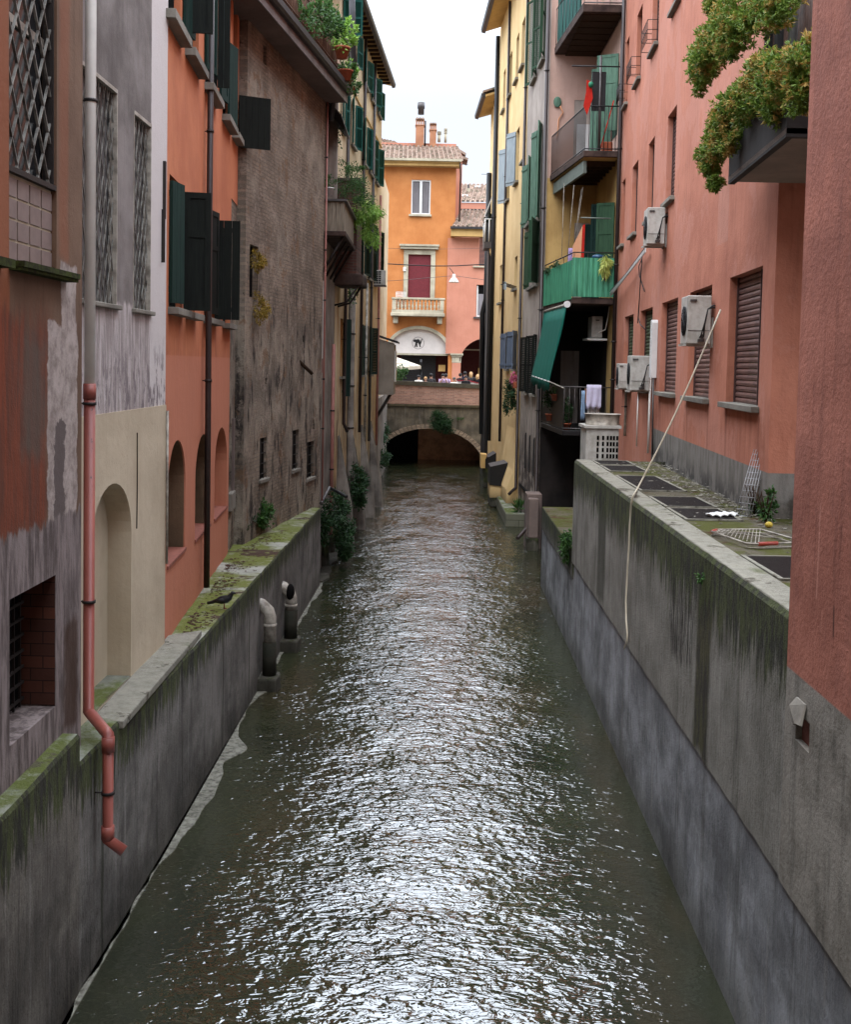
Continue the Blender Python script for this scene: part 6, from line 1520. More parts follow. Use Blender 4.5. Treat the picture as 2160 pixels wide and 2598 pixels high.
# ivy, bushes and stubs along the left waterline
SH = 'ivy and bushes along the left waterline'
clump('dark ivy mass spilling over the end of the left ledge', 'H', (1480,380), 30.5, [((0,0,.25),(.28,1.0,.5),3),((.12,.3,-.45),(.3,.9,.5),3),((-.3,-.6,-.1),(.2,.6,.55),2),((.22,0,-.75),(.22,.5,.3),1)], 4200, .10, m_leafdark, 'ivy', 'ivy', SH, droop=.3)
clump('taller bush at the waterline beyond the ivy', 'H', (1640,130), 36.5, [((0,0,.2),(.3,.8,.55),3),((.05,0,-.35),(.28,.6,.3),2)], 2200, .11, m_leafdark, 'bush', 'bush', SH, droop=.2)
clump('small bush by the water further up the left side', 'V', (757,965), 47, [((0,0,0),(.35,1,.35),1)], 700, .12, m_leafdark, 'bush', 'bush', SH)
clump('creeper hanging on the wall left of the bridge arch', 'V', (778,905), 58, [((0,0,.5),(.45,1,.9),2),((.1,0,-.6),(.4,1,.6),2)], 1700, .15, m_leafdark, 'creeper', 'creeper', SH, droop=.4)
clump('low creeper at the foot of the left bridge abutment', 'V', (775,940), 54, [((0,0,0),(.45,1,.4),1)], 800, .14, m_leafdark, 'creeper', 'creeper', SH)
for lab,p,h,r in (('small grey concrete stub by the end of the left ledge',('H',1368,770),.75,.13),('larger grey stub post under the ivy',('H',1490,620),.65,.2),('leaning grey stub behind the ivy',('H',1410,660),.9,.15)):
    c = atZ(p, 0); tag(MB().tube([c-Vector((0,0,.4)),c+Vector((-.02,0,h*.6)),c+Vector((-.06,0.05,h))],[r*1.2,r,r*.85],10,world=True).build('stub_post', m_footing, None), lab, 'stub post', 'stub posts along the left waterline')
c = atY(('H',1340,250), 28.6); d = atY(('H',1410,120), 29.5); e = atY(('H',1550,195), 28.8)
t = thing('inclined_pipe', 'grey and black pipe sticking out over the canal at the ledge end', 'pipe', c)
MB().tube([c,d],.045,8,world=True).build('grey_section', m_pipegrey, t); MB().tube([d,e],.04,8,world=True).build('black_section', m_black, t)
ft = MB(); pts_ = []
for y in yr(28.2, 61, .5): pts_.append((-2.38+(y-28.2)*.012+random.uniform(-.05,.10), y))
ft.prismz([(-3,28.2)]+pts_+[(-3,61)], -.5, .05); struct(ft.build('quay_footing', m_footing))

# ================================================================ MIDDLE DISTANCE, RIGHT
b9 = thing('balcony_house', 'house with stacked balconies in a recess right of the canal, ochre below and salmon above', 'house', FR3b.P(0,0,0), 0)
def band(F, z0, z1, mat, name='wall', ops=(), lab=None, u0=0, u1=None):
    mb = MB(F); wallface(mb, u0, u1 or F.len, z0, z1, [o for o in ops if z0 <= o[2] < z1]); return mb.build(name, mat, b9, label=lab)
m_void = plaster('recess_shade_and_marks', S(66,58,54), S(44,40,38), .4,.2,.4,.6)  # shade of the balcony recess put into this dark plaster colour
L3 = FR3b.len
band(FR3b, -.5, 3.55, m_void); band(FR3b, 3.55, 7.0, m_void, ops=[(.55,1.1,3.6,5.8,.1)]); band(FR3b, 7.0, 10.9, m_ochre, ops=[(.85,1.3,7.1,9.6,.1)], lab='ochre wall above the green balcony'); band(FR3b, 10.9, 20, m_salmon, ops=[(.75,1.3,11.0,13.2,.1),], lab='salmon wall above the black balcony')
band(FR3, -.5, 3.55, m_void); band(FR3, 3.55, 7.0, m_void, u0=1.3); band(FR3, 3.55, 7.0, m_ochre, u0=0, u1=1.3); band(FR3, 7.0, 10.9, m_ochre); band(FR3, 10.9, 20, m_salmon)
mb = MB(); mb.quad((4.93,35.5,-.5),(9,35.5,-.5),(9,35.5,20),(4.93,35.5,20)); mb.quad((3.46,35.5,20),(4.93,35.5,20),(9,41,20),(3.46,41,20)); mb.build('rear_wall', m_salmon, b9)
d = MB(FR3b).box(.78,1.27,-.08,-.03,11.0,13.2).build('door', m_lightblue, b9); MB(FR3b).box(.82,1.23,-.03,-.015,11.1,12.5).build('door_panel', m_white, d)
MB(FR3b).box(.87,1.28,-.08,-.03,7.1,9.6).build('door', m_darkgreen, b9)
MB(FR3b).box(.55,1.1,-.1,-.05,3.6,5.8).build('door', m_dark, b9)
def shut(u, z0, z1, wd, ang, mat, style='panel'): leaf(FR3, u, z0, z1, wd, ang, style, mat, b9, th=.04)
shut(.55, 11.6, 13.6, .6, 60, m_oldgreen); shut(1.6, 11.2, 13.5, .6, 60, m_oldgreen)
MB(FR3).box(.62,1.55,-.02,.01,11.5,13.4).build('window', m_glass, b9)
shut(.5, 7.5, 9.7, .5, 60, m_midgreen); shut(1.5, 7.3, 9.8, .5, 65, m_darkgreen); shut(2.9, 7.1, 9.4, .5, 75, m_darkgreen)
# balconies: canal-side edge runs from (xn,31.2) to (xf,35.5)
def slab(name, label, xn, xf, z, th, mat, yn=31.22):
    t = thing(name, label, 'balcony', (xn, yn, z), 0)
    MB().prismz([(xn,yn),(4.92,yn),(4.92,35.49),(xf,35.49)], z, z+th).build('slab', mat, t, bevel=.015); return t
def railing(t, xn, xf, z, h, mat, n1, n2, yn=31.25, r=.012, mid=()):
    A = Vector((xn+.03,35.45,0)); A.x = xf+.03; B = Vector((xn+.03,yn,0)); C = Vector((4.9,yn,0))
    for zz in (z+.05, z+h)+tuple(z+m for m in mid): MB().tube([A+Vector((0,0,zz)),B+Vector((0,0,zz)),C+Vector((0,0,zz))], r*1.4, 6, world=True).build('rail', mat, t)
    mb = MB()
    for k in range(n1+1): p = A.lerp(B,k/n1); mb.tube([p+Vector((0,0,z)),p+Vector((0,0,z+h))], r*.7, 4, world=True)
    for k in range(1,n2+1): p = B.lerp(C,k/n2); mb.tube([p+Vector((0,0,z)),p+Vector((0,0,z+h))], r*.7, 4, world=True)
    mb.build('railing_bars', mat, t)
# lowest: black
t1 = slab('black_balcony', 'lowest balcony, black bars and sheet metal with laundry on the rail', 3.62, 3.46, 3.50, .14, m_black)
railing(t1, 3.62, 3.46, 3.64, 1.15, m_pipegrey, 2, 9)
MB().prismz([(3.64,31.3),(3.66,31.3),(3.50,35.4),(3.48,35.4)], 3.66, 4.78).build('sheet_panel', m_black, t1)
# green balcony
t2 = slab('green_balcony', 'middle balcony closed in with translucent green corrugated sheets', 3.78, 3.44, 6.98, .16, m_slabdark)
railing(t2, 3.78, 3.44, 7.14, 1.18, m_iron, 3, 3)
mb = MB()
def corr(p, q, z0, z1, n=60, amp=.014, mb=None):
    p, q = Vector(p), Vector(q); d = (q-p); nn = Vector((-d.y,d.x,0)).normalized(); prev = None
    for k in range(n*2+1):
        c = p+d*k/(n*2)+nn*amp*math.sin(math.pi*k/2*1.0); cur = (mb.wp(c+Vector((0,0,z0))), mb.wp(c+Vector((0,0,z1))))
        if prev: mb.face([prev[0],cur[0],cur[1],prev[1]], True)
        prev = cur
corr((3.42,35.4,0),(3.76,31.2,0),7.1,8.12,50,.014,mb); mb.build('green_sheet', m_greensheet, t2)
mb = MB(); corr((3.76,31.19,0),(4.86,31.19,0),7.16,8.18,16,.014,mb); mb.build('green_sheet', m_greensheet, t2)
f = foliage([(Vector((3.48,34.6,8.15)),(.12,.8,.10),2),(Vector((3.58,33.3,8.2)),(.1,.8,.06),1)], .10, 420, m_leafdark, 'vine_tangle', t2, droop=.5, aspect=.3)
# black upper balcony with crumbling slab on a painted beam
t3 = slab('iron_balcony', 'upper iron railed balcony with a crumbling slab and a grey green beam below', 3.98, 3.54, 10.80, .16, m_slabdark)
railing(t3, 3.98, 3.54, 10.96, 1.15, m_black, 34, 9)
MB().prismz([(4.02,31.5),(4.10,31.5),(3.72,35.45),(3.64,35.45)], 10.42, 10.74).build('beam', m_beam, t3)
for k in range(7): y = 31.8+k*.55; MB().box(4.1-.085*(y-31.5),4.9,y,y+.07,10.66,10.79).build('joist', m_bark, t3)
MB().prismz([(4.0,31.3),(4.9,31.3),(4.9,35.4),(3.62,35.4)], 10.79, 10.80).build('soffit', m_ochre, t3)
# top balcony, dark boards
t4 = slab('top_balcony', 'topmost balcony with a dark stained board underside and teal shutter panel', 3.86, 3.58, 14.50, .20, m_slabdark)
railing(t4, 3.86, 3.58, 14.7, 1.1, m_pipegrey, 8, 3)
MB().prismz([(3.9,32.2),(3.94,32.2),(3.66,35.2),(3.62,35.2)], 14.75, 16.3).build('teal_panel', m_teal, t4)
mb = MB()
for k in range(7): y = 31.4+k*.6; mb.box(3.9,4.9,y,y+.5,14.47,14.495)
mb.build('boards', m_bark, t4)
# awning hung from the green balcony
P1 = Vector((3.66,31.35,6.92)); P2 = Vector((3.47,35.3,6.92)); P3 = atY(('Q',745,262), 31.9); P4 = atY(('Q',575,205), 34.9)
Q1 = P3+Vector((-.02,0,-.28)); Q2 = P4+Vector((-.02,0,-.22))
t = thing('green_awning', 'long dark green cloth awning slanting out below the green balcony', 'awning', P1)
mb = MB(); n = 16; rows = []
for i in range(n+1):
    f = i/n; a = P1.lerp(P2,f); b = P3.lerp(P4,f); c = Q1.lerp(Q2,f)
    sag = [a.lerp(b,k/6)+Vector((-.0,0,-.06*math.sin(math.pi*k/6))) + Vector((.015*math.sin(i*2.3+k),0,0)) for k in range(7)] + [c+Vector((.02*math.sin(i*1.9),0,.05*math.sin(i*1.3)))]
    rows.append([mb.wp(p) for p in sag])
for i in range(n):
    for j in range(7): mb.face([rows[i][j],rows[i+1][j],rows[i+1][j+1],rows[i][j+1]], True)
mb.build('cloth', m_awngreen, t, solid=.01)
MB().tube([P1+Vector((0,-.05,.03)), P2+Vector((0,.0,.03))], .04, 8, world=True).build('roller_tube', m_pvc, t); MB().tube([P3, P4], .02, 6, world=True).build('front_bar', m_white, t)
MB().tube([P1+Vector((0,-.10,.04)), P1+Vector((0,-.02,.04))], .09, 14, world=True).build('end_wheel', m_white, t)
MB().tube([P3, Vector((3.64,31.3,4.75))], .02, 6, world=True).build('arm', m_pvc, t); MB().tube([P4, Vector((3.48,35.2,4.75))], .02, 6, world=True).build('arm', m_pvc, t)
# things on the balconies
def cloth(label, cat, a, b, h, mat, wav=.03, name='hanging_cloth', group=None, taper=0):
    a, b = Vector(a), Vector(b); mb = MB(); n = 10; m_ = 6; rows = []
    d = (b-a).normalized(); nn = Vector((-d.y,d.x,0))
    for i in range(n+1):
        f = i/n
        rows.append([mb.wp(a.lerp(b, f + taper*(0.5-f)*(j/m_)) - Vector((0,0,h*j/m_*(1+.08*math.sin(i*1.7)))) + nn*wav*math.sin(i*1.5+j*.3)*(j/m_+.2)) for j in range(m_+1)])
    for i in range(n):
        for j in range(m_): mb.face([rows[i][j],rows[i+1][j],rows[i+1][j+1],rows[i][j+1]], True)
    return tag(mb.build(name, mat, None, solid=.008), label, cat, group)
m_lav = simple('lavender_white_cloth', S(206,200,222), .9,.1,0,.15,5); m_sky = simple('pale_blue_cloth', S(150,176,204), .9,.1); m_coral = simple('salmon_cloth', S(224,160,120), .9,.1,0,.1,3); m_redc = simple('red_cloth', S(206,52,40), .9,.1); m_lilc = simple('lilac_cloth', S(192,168,214), .9,.1)
LA = 'laundry on the black balcony'
cloth('white shirt hung over the rail of the lowest balcony', 'laundry', (4.23,31.2,4.86),(4.62,31.2,4.86), .62, m_lav, group=LA)
cloth('long white garment drying below the shirt, lowest balcony', 'laundry', (4.28,31.32,4.6),(4.6,31.32,4.6), 1.0, m_white, group=LA)
cloth('narrow pale blue garment left of the white shirt', 'laundry', (4.10,31.24,4.7),(4.2,31.24,4.7), .75, m_sky, group=LA)
cloth('small dusty pink garment between the blue one and the shirt', 'laundry', (4.19,31.28,4.76),(4.26,31.28,4.76), .4, m_coral, group=LA)
a = atY(('O',1060,725), 32.2); b = atY(('O',1165,510), 31.6)
mb = MB(); i = [mb.wp(p) for p in (a, b, Vector((b.x,b.y,8.1)), Vector((a.x,a.y,8.05)))]; mb.face(i); tag(mb.build('hanging_cloth', m_coral, None, solid=.01), 'large salmon towel hung sloping behind the green sheets', 'laundry')
mb = MB(); i = [mb.wp(p) for p in (b+Vector((-.015,-.02,0)), b+Vector((.05,-.02,.05)), Vector((b.x+.04,b.y-.02,8.1)), Vector((b.x-.04,b.y-.02,8.1)))]; mb.face(i); tag(mb.build('hanging_cloth', m_redc, None, solid=.01), 'narrow bright red cloth beside the salmon towel', 'laundry')
a = atY(('O',1010,745), 33.0); cloth('small lilac cloth left of the salmon towel', 'laundry', (a.x,a.y,a.z),(a.x+.12,a.y,a.z), .55, m_lilc)
a = atY(('O',1325,840), 31.3); tag(MB().ell(a,(.17,.14,.07)).build('basin', simple('blue_plastic_basin', S(40,90,130), .4,.5), None), 'blue basin on top of the green balcony rail', 'basin')
a = atY(('O',1400,880), 31.05); t = thing('mop_head', 'yellow green mop head hung over the green balcony rail', 'mop', a+Vector((0,0,-.3)))
foliage([(a,(.14,.1,.2),2),(a+Vector((0,0,-.2)),(.10,.08,.2),1)], .16, 500, leafmat('mop_strands', S(186,196,90), S(214,220,130)), 'strands', t, droop=1.2, aspect=.12)
MB().tube([a, a+Vector((.02,.1,-.5))], .012, 6, world=True).build('stick', m_redc, t)
a = atY(('N',1215,890), 31.1); mb = MB(); i = [mb.wp(a+Vector(p)) for p in ((-.03,0,.12),(.09,0,.06),(.14,0,-.35),(.0,0,-.78),(-.1,0,-.55),(-.04,0,-.2))]; mb.face(i)
tag(mb.build('flag', m_redc, None, solid=.01), 'limp red and green flag hung on the iron balcony rod', 'flag')
a = atY(('N',1240,900), 31.05); tag(MB().ell(a+Vector((.02,0,.02)),(.07,.06,.08)).build('flag_ribbon', simple('green_ribbon', S(40,130,96), .6,.3), None), 'green ribbon bunch at the top of the flag', 'ribbon')
MB_ = MB().box(4.16,4.52,31.3,31.36,12.0,13.0); tag(MB_.build('notice_board', m_black, None), 'black board behind the flag on the iron balcony', 'board')
tag(MB().tube([(4.37,31.28,10.95),(4.37,31.28,13.4)],.03,8,world=True).build('pole', m_pipegrey, None), 'grey upright pole on the iron balcony beside the flag', 'pole')
tag(MB().tube([(3.60,31.15,13.1),(4.92,31.15,13.1)],.018,6,world=True).build('drying_rod', m_black, None), 'thin dark rod spanning the recess above the iron balcony', 'rod')
tag(MB().tube([atY(('O',1140,425),31.2),atY(('O',1460,435),31.2)],.02,6,world=True).build('drying_rod', m_beam, None), 'pale drying rod across the recess above the green balcony', 'rod')
tag(MB().tube([atY(('N',1490,1060),31.3),atY(('N',1350,1560),31.3)],.016,6,world=True).build('broom', m_redc, None), 'red broom handle leaning on the iron balcony', 'broom')
a = atY(('N',1430,1530), 31.5); tag(MB().box(a.x-.16,a.x+.12,31.5,31.8,10.97,11.25).build('crate', m_terracotta, None, bevel=.02), 'brown crate on the iron balcony floor by the drainpipe', 'crate')
for k,(x0_,x1_) in enumerate((((965,900),(940,620+240)),((1070,480),(1000,860)),((1165,440),(1080,700)),((1150,440),(1075,690)))):
    MB().tube([atY(('O',x0_[0],60+20*k),32.5), atY(('O',)+x1_,32.5)], .008, 5, world=True).build('cord', m_pvc, t3)
# wall painting: a mask and ribbon on the salmon wall
a = atY(('N',895,1075), 35.45); mp = MB()
mp.ell(a,(.12,.02,.16)); t = thing('wall_ornament', 'pale mask ornament with ribbon tails on the salmon recess wall', 'ornament', a); mp.build('mask', m_oldgreen, t)
MB().tube([a+Vector((.08,0,-.12)), a+Vector((.17,0,-.3)), a+Vector((.05,0,-.5)), a+Vector((.03,0,-.95)), a+Vector((.0,0,-1.1))], .02, 6, world=True).build('ribbon', m_coral, t)
# air conditioner in the dark loggia
a = atY(('O',1255,1690), 32.2); t = thing('air_conditioner', 'air conditioner inside the dark recess above the black balcony', 'air conditioner', a, 0, 'air conditioner units on the facades')
MB().box(a.x,a.x+.29,32.2,33.0,a.z,a.z+.58).build('casing', m_ac, t, bevel=.015)
MB().box(a.x-.12,a.x+.42,32.15,33.1,a.z-.07,a.z-.02).build('wall_bracket', m_pipewhite, t)
MB().box(a.x+.10,a.x+.2,32.185,32.2,a.z+.46,a.z+.49).build('handle', m_acdark, t)
MB().tube([(a.x+.18,32.17,a.z+.14),(a.x+.36,32.16,a.z+.22),(a.x+.42,32.2,a.z+.5),(a.x+.46,32.2,a.z+.85)],.016,6,world=True).build('hose', m_pipewhite, t)
# big ventilation unit on the platform end
def vrf():
    A = atY(('Q',1113,700), 22.3); B = atY(('Q',1412,1000), 22.3); C = atY(('Q',1087,1000), 22.3)
    x0, x1, z1, z0 = A.x-.02, B.x, atY(('Q',1200,712), 22.3).z, 3.45
    t = thing('ventilation_unit', 'large white ventilation unit with a square hole grid and round top cowl', 'ventilation unit', (x0,22.3,z0))
    MB().box(x0,x1,22.3,23.1,z0,z1).build('casing', m_ac, t, bevel=.015)
    MB().box(x0-.04,x1+.04,22.26,23.14,z1,z1+.05).build('lid', m_ac, t)
    mb = MB()
    w = (x1-x0)
    for cx, n in ((.36,1),(.52,1),(.66,1),(.76,1),(.85,1),(.95,1)):
        mb = MB()
        for j in range(8): zz = z1-.14-j*.115; mb.box(x0+w*cx-.020,x0+w*cx+.020,22.290,22.298,zz-.08,zz)
        mb.build('vent_column', m_dark, t)
    c = Vector(((x0+x1)/2+.05,22.7,z1+.04)); MB().tube([c, c+Vector((0,0,.03)), c+Vector((0,0,.2)), c+Vector((0,0,.22))], [.36,.32,.33,.36], 24, world=True).build('cowl', m_pvc, t)
vrf()
# wall plate pipe beside it
drainpipe('pale conduit pipe dropping behind the ventilation unit on the pink wall', [FR2.P(15.5,.05,5.2), FR2.P(14.6,.05,5.18), FR2.P(14.5,.05,5.1), FR2.P(14.5,.05,3.7)], .03, m_pvc, (4.4,), WF)
# plants on the black balcony
BP = 'potted plants on the black balcony'
potted('hanging terracotta pot with sparse flowers inside the black balcony', atY(('Q',800,445),32.6), .12,.18, [((0,0,.3),(.2,.2,.16),1)], 170,.06,m_leafmid, group=BP)
potted('terracotta pot with a tall leafy plant on the black balcony floor', atY(('Q',908,735),31.5), .12,.2, [((0,0,.5),(.13,.15,.4),2)], 380,.08,m_leafdark, group=BP)
potted('dim leafy plant at the back of the black balcony', atY(('Q',745,640),33.5), .12,.2, [((0,0,.7),(.25,.2,.35),2)], 380,.09,m_leafdark, group=BP)
# drainpipes right
drainpipe('tall dark drainpipe at the near corner of the balcony house', [(4.90,31.12,19),(4.90,31.12,3.7)], .055, m_pipebrown, (15,11,8,6,5), WF)
drainpipe('dark drainpipe between the grey house and the balcony recess', [(3.36,35.35,19),(3.36,35.35,1.15),(3.1,34.6,.62),(2.72,33.9,.35)], .055, m_pipebrown, (14,10,7,4), WF)
# gray stained house
b10 = thing('grey_stained_house', 'narrow grey stained house with green louvred shutters right of the canal', 'house', FR4.P(0,0,0), FR4.rot)
GW = [(1.2,2.3,14.75,17.2,.12),(3.5,4.6,14.75,17.5,.12),(1.5,2.6,9.9,12.8,.12),(4.2,5.4,10.1,12.2,.12),(1.6,4.2,7.9,9.8,.12),(1.4,2.3,4.45,6.3,.12),(3.6,4.6,4.45,6.3,.12)]
mb = MB(FR4); wallface(mb, 0, FR4.len, -.5, 18.6, GW); house_body(mb, 0, FR4.len, -.5, 18.6, 5); mb.build('wall', m_grayr, b10)
for i,(a,b,c,d,e) in enumerate(GW):
    wi = MB(FR4).quad((a-.05,-.1,c-.05),(b+.05,-.1,c-.05),(b+.05,-.1,d+.05),(a-.05,-.1,d+.05)).build('window', m_glass, b10)
    MB(FR4).box(a-.08,b+.08,-.08,.12,c-.09,c).build('sill', m_sill, wi)
    mt_ = m_midgreen if i < 2 else m_oldgreen if i < 4 else m_midgreen if i == 4 else m_blackgreen
    leaf(FR4, a, c, d, (b-a)/2, 165, 'louver' if i in (0,1,5,6) else 'panel', mt_, wi)
    leaf(FR4, b, c, d, (b-a)/2 if i != 4 else .5, 20 if i < 2 else 12, 'louver' if i in (0,1,5,6) else 'plain', mt_, wi)
wi = [o for o in b10.children if o.name.startswith('window')][4]
hp = FR4.P(1.55,.03,0); P_ = atY(('O',585,800), FR4.P(1.6,0,0).y); Q_ = atY(('O',720,800), FR4.P(1.6,0,0).y)
LS = Frame(P_.x, P_.y, Q_.x, Q_.y, 1); mb = MB(LS); wd = (Q_-P_).length
MB(LS).box(0,wd,-.02,.02,7.92,9.85).box(.0,wd,-.035,-.02,8.1,8.2).box(0,wd,-.035,-.02,9.5,9.6).build('shutter', m_midgreen, wi, label='broad dark green shutter standing open over the canal')
for k in range(3): MB(FR4).prism([(1.2+k*1.3,1.9),(1.6+k*1.3,1.9),(1.5+k*1.3,3.0),(1.3+k*1.3,3.1)], -.01, .03).build('dark_arch_mark', m_void, b10)  # dark arch-shaped patches low on the wall
MB(FR4).box(0.0,1.8,-.05,.03,-.5,1.2).build('brick_foot', m_brickdark, b10)
MB(FR4).box(-.02,5.5,.0,.05,1.16,1.24).build('dark_ledge', m_dark, b10)
pp_ = [(lambda q: FR4.P(q[0],.08,q[1]))(FR4.uz(p,.08)) for p in (('O',740,270),('O',740,500))]
MB(FR4).prismu([(0,18.6),(.6,18.4),(.6,18.5),(0,18.8)], -.2, FR4.len).build('eave', m_bark, b10)
# base pillar and stone steps in the water
c = atZ(('Q',592,1900), 0)
t = thing('stone_pillar', 'worn grey stone pillar foot standing in the water right of the canal', 'pillar', c)
MB().box(c.x-.22,c.x+.14,c.y,c.y+.4,-.5,.36).build('foot', m_footing, t, bevel=.03); MB().box(c.x-.17,c.x+.12,c.y+.03,c.y+.4,.36,1.5).build('shaft', m_soffit, t, bevel=.03)
MB().box(c.x-.2,c.x+.25,c.y+.42,c.y+1.2,-.5,1.6).build('rear_core', m_soffit, t, bevel=.03)
st = MB(); st.prismz([(2.72,38.9),(3.6,38.9),(3.6,39.3),(3.2,39.35),(3.05,47.5),(2.72,47.6)], -.5, .42); t = thing('stone_landing', 'low mossy stone landing at the foot of the yellow house', 'landing', (2.7,38.9,0)); st.build('blocks', brickmat('mossy_blocks', S(124,122,104), S(104,102,88), S(70,74,56), .9, .22, 'xz'), t, bevel=.02)
MB().prismz([(2.74,38.95),(3.6,38.95),(3.6,39.25),(3.15,39.3),(3.03,47.5),(2.74,47.5)], .422, .428).build('mossy_top', m_topnear, t)
foliage([(Vector((3.15,39.3,.6)),(.08,.2,.2),1)], .25, 120, m_leafmid, 'grass_tuft', t, droop=-.4, aspect=.08)
# yellow house
b11 = thing('yellow_house', 'tall yellow house with blue grey shutters and dark drainpipes right of the canal', 'house', FR5.P(0,0,0), FR5.rot)
YW = [(1.5,2.6,16.2,17.9,.12),(3.6,4.6,16.2,17.9,.12),(6.2,7.2,16.2,17.9,.12),(9,10,16.2,17.9,.12),(2.6,3.7,12.2,14.2,.12),(6.0,7.2,12.0,14.2,.12),(.5,1.3,12.6,14.2,.12),(2.2,3.2,8.2,9.4,.12),(1.5,2.5,5.2,6.6,.12),(4.3,5.3,5.2,6.6,.12),(8.5,9.5,8,9.6,.12)]
mb = MB(FR5); wallface(mb, 0, FR5.len, -.5, 20.4, YW); house_body(mb, 0, FR5.len, -.5, 20.4, 5); mb.build('wall', m_yellow, b11)
for i,(a,b,c,d,e) in enumerate(YW):
    wi = MB(FR5).quad((a-.05,-.1,c-.05),(b+.05,-.1,c-.05),(b+.05,-.1,d+.05),(a-.05,-.1,d+.05)).build('window', m_glass, b11)
    MB(FR5).box(a-.08,b+.08,-.08,.12,c-.08,c).build('sill', m_sill, wi)
    if i in (4,5):
        leaf(FR5, b, c, d, .62, 26, 'plain', m_bluegrey, wi)
    elif i in (8,9):
        leaf(FR5, b, c, d, .5, 24, 'plain', m_bluepaint, wi); leaf(FR5, a, c, d, .45, 155, 'plain', m_bluepaint, wi)
MB(FR5).prismu([(-.05,20.4),(.72,20.15),(.72,20.22),(-.05,20.5)], -.3, FR5.len-.5).build('eave', m_ochre, b11)
MB(FR5).prismu([(.70,20.1),(.86,20.14),(.90,20.28),(.72,20.28)], -.3, FR5.len-.4).build('gutter', m_gutter, b11)
MB(FR5).prismu([(-4,21.8),(.8,20.3),(.85,20.36),(-4,21.9)], -.3, FR5.len-.45).build('roof', m_tiles, b11)
MB(FR5).prismu([(.0,-.5),(.42,-.5),(.40,.9),(.18,1.6),(.0,3.0)], .15, 4.5).build('flared_base', m_yellow, b11)
drainpipe('dark drainpipe at the near edge of the yellow house with a kick at its foot', [FR5.P(.05,.08,20), FR5.P(.05,.08,1.0), FR5.P(-.15,.34,.78)], .055, m_pipebrown, (15,11,7), WF)
drainpipe('dark drainpipe in the middle of the yellow house', [FR5.P(6.9,.08,20), FR5.P(6.9,.08,2.2)], .055, m_pipebrown, (13,8), WF)
drainpipe('broad black drainpipe at the far corner of the yellow house', [FR5.P(12.0,.12,20), FR5.P(12.0,.12,1.9)], .10, m_black, (12,), WF)
drainpipe('second broad black drainpipe nearest the bridge', [FR6.P(3.0,.12,14.5), FR6.P(3.0,.14,8.5), FR6.P(3.0,.3,7.8), FR6.P(3,.2,2)], .12, m_black, (), WF)
b12 = thing('small_yellow_house', 'lower yellow house with a tiled eave, last on the right before the bridge', 'house', FR6.P(0,0,0), FR6.rot)
mb = MB(FR6); wallface(mb, 0, FR6.len, -.5, 17.6, []); house_body(mb, 0, FR6.len, -.5, 17.6, 4); mb.build('wall', m_yellow, b12)
MB(FR6).prismu([(-.05,17.6),(.62,17.4),(.62,17.5),(-.05,17.7)], -.1, FR6.len+.3).build('eave', m_ochre, b12)
MB(FR6).prismu([(.6,17.36),(.76,17.4),(.78,17.55),(.6,17.55)], -.1, FR6.len+.4).build('gutter', m_gutter, b12)
MB(FR6).prismu([(-3,18.8),(.7,17.58),(.72,17.66),(-3,18.9)], -.15, FR6.len+.3).build('roof', m_tiles, b12)
MB(FR6).box(1.5,4.0,.02,.16,-.3,12).build('dark_chase', m_black, b12)
# small glazed box balcony far right
a0 = atY(('M',1365,290), 55); a1 = atY(('M',1545,290), 55); tp_ = atY(('M',1365,60), 55)
t = thing('box_balcony', 'small white framed glazed box balcony with plants on the far right', 'balcony', a0)
x0_, x1_, z0_ = a0.x, FR6.P(1,0,0).x, a0.z
MB().box(x0_,x1_,55,56.5,z0_-.28,z0_).build('slab', m_pipegrey, t)
mb = MB()
for p in ((x0_+.03,55.03),(x0_+.03,56.45),((x0_+x1_)/2,55.03)): mb.tube([(p[0],p[1],z0_),(p[0],p[1],z0_+1.05)], .03, 6, world=True)
mb.tube([(x0_+.03,56.45,z0_+1.05),(x0_+.03,55.03,z0_+1.05),(x1_,55.03,z0_+1.05)], .03, 6, world=True); mb.build('frame', m_white, t)
v = MB(); v.face([v.wp((x0_,54.95,z0_+1.15)), v.wp((x0_,56.5,z0_+1.15)), v.wp((x1_-.0,56.5,z0_+2.3)), v.wp((x1_-.0,54.95,z0_+2.3))]); v.build('slanting_sheet', m_white, t, solid=.04)
MB().bar((x0_+.3,55.1,z0_-.28),(x1_,55.1,z0_-.9),.06,world=True).build('strut', m_yellow, t)
MB().box(x0_+.06,x1_,55.06,56.4,z0_+.02,z0_+.9).build('dark_panel', m_acdark, t)
foliage([(Vector(((x0_+x1_)/2+.1,55.6,z0_+1.0)),(.35,.5,.5),1)], .13, 500, m_leafdark, 'foliage', t)
# satellite dish racks and flower box on the yellow wall
u, z = FR5.uz(('O',350,1240), .1); t = thing('clothes_rack', 'white metal clothes rack with wires folded against the yellow wall', 'clothes rack', FR5.P(u,.1,z), FR5.rot)
mb = MB(FR5)
for k in range(5): mb.tube([(2.0+.3*k,.02,z+.1),(2.0+.3*k,.5,z+.25)], .012, 4)
mb.tube([(1.9,.5,z+.25),(3.3,.5,z+.25)], .014, 5).tube([(1.9,.25,z+.18),(3.3,.25,z+.18)], .012, 5); mb.build('wires', m_iron, t)
MB(FR5).prism([(2.2,z),(2.9,z+.05),(3.0,z+.35),(2.3,z+.3)], .38, .44).build('tray', m_bluegrey, t)
a = atY(('Q',420,290), 42.6); t = thing('flower_box', 'window box of pink geraniums with long trailing leaves on the yellow house', 'flower box', a)
MB().box(a.x-.12,a.x+.15,42.4,43.0,a.z-.12,a.z+.1).build('box', m_terracotta, t, bevel=.02)
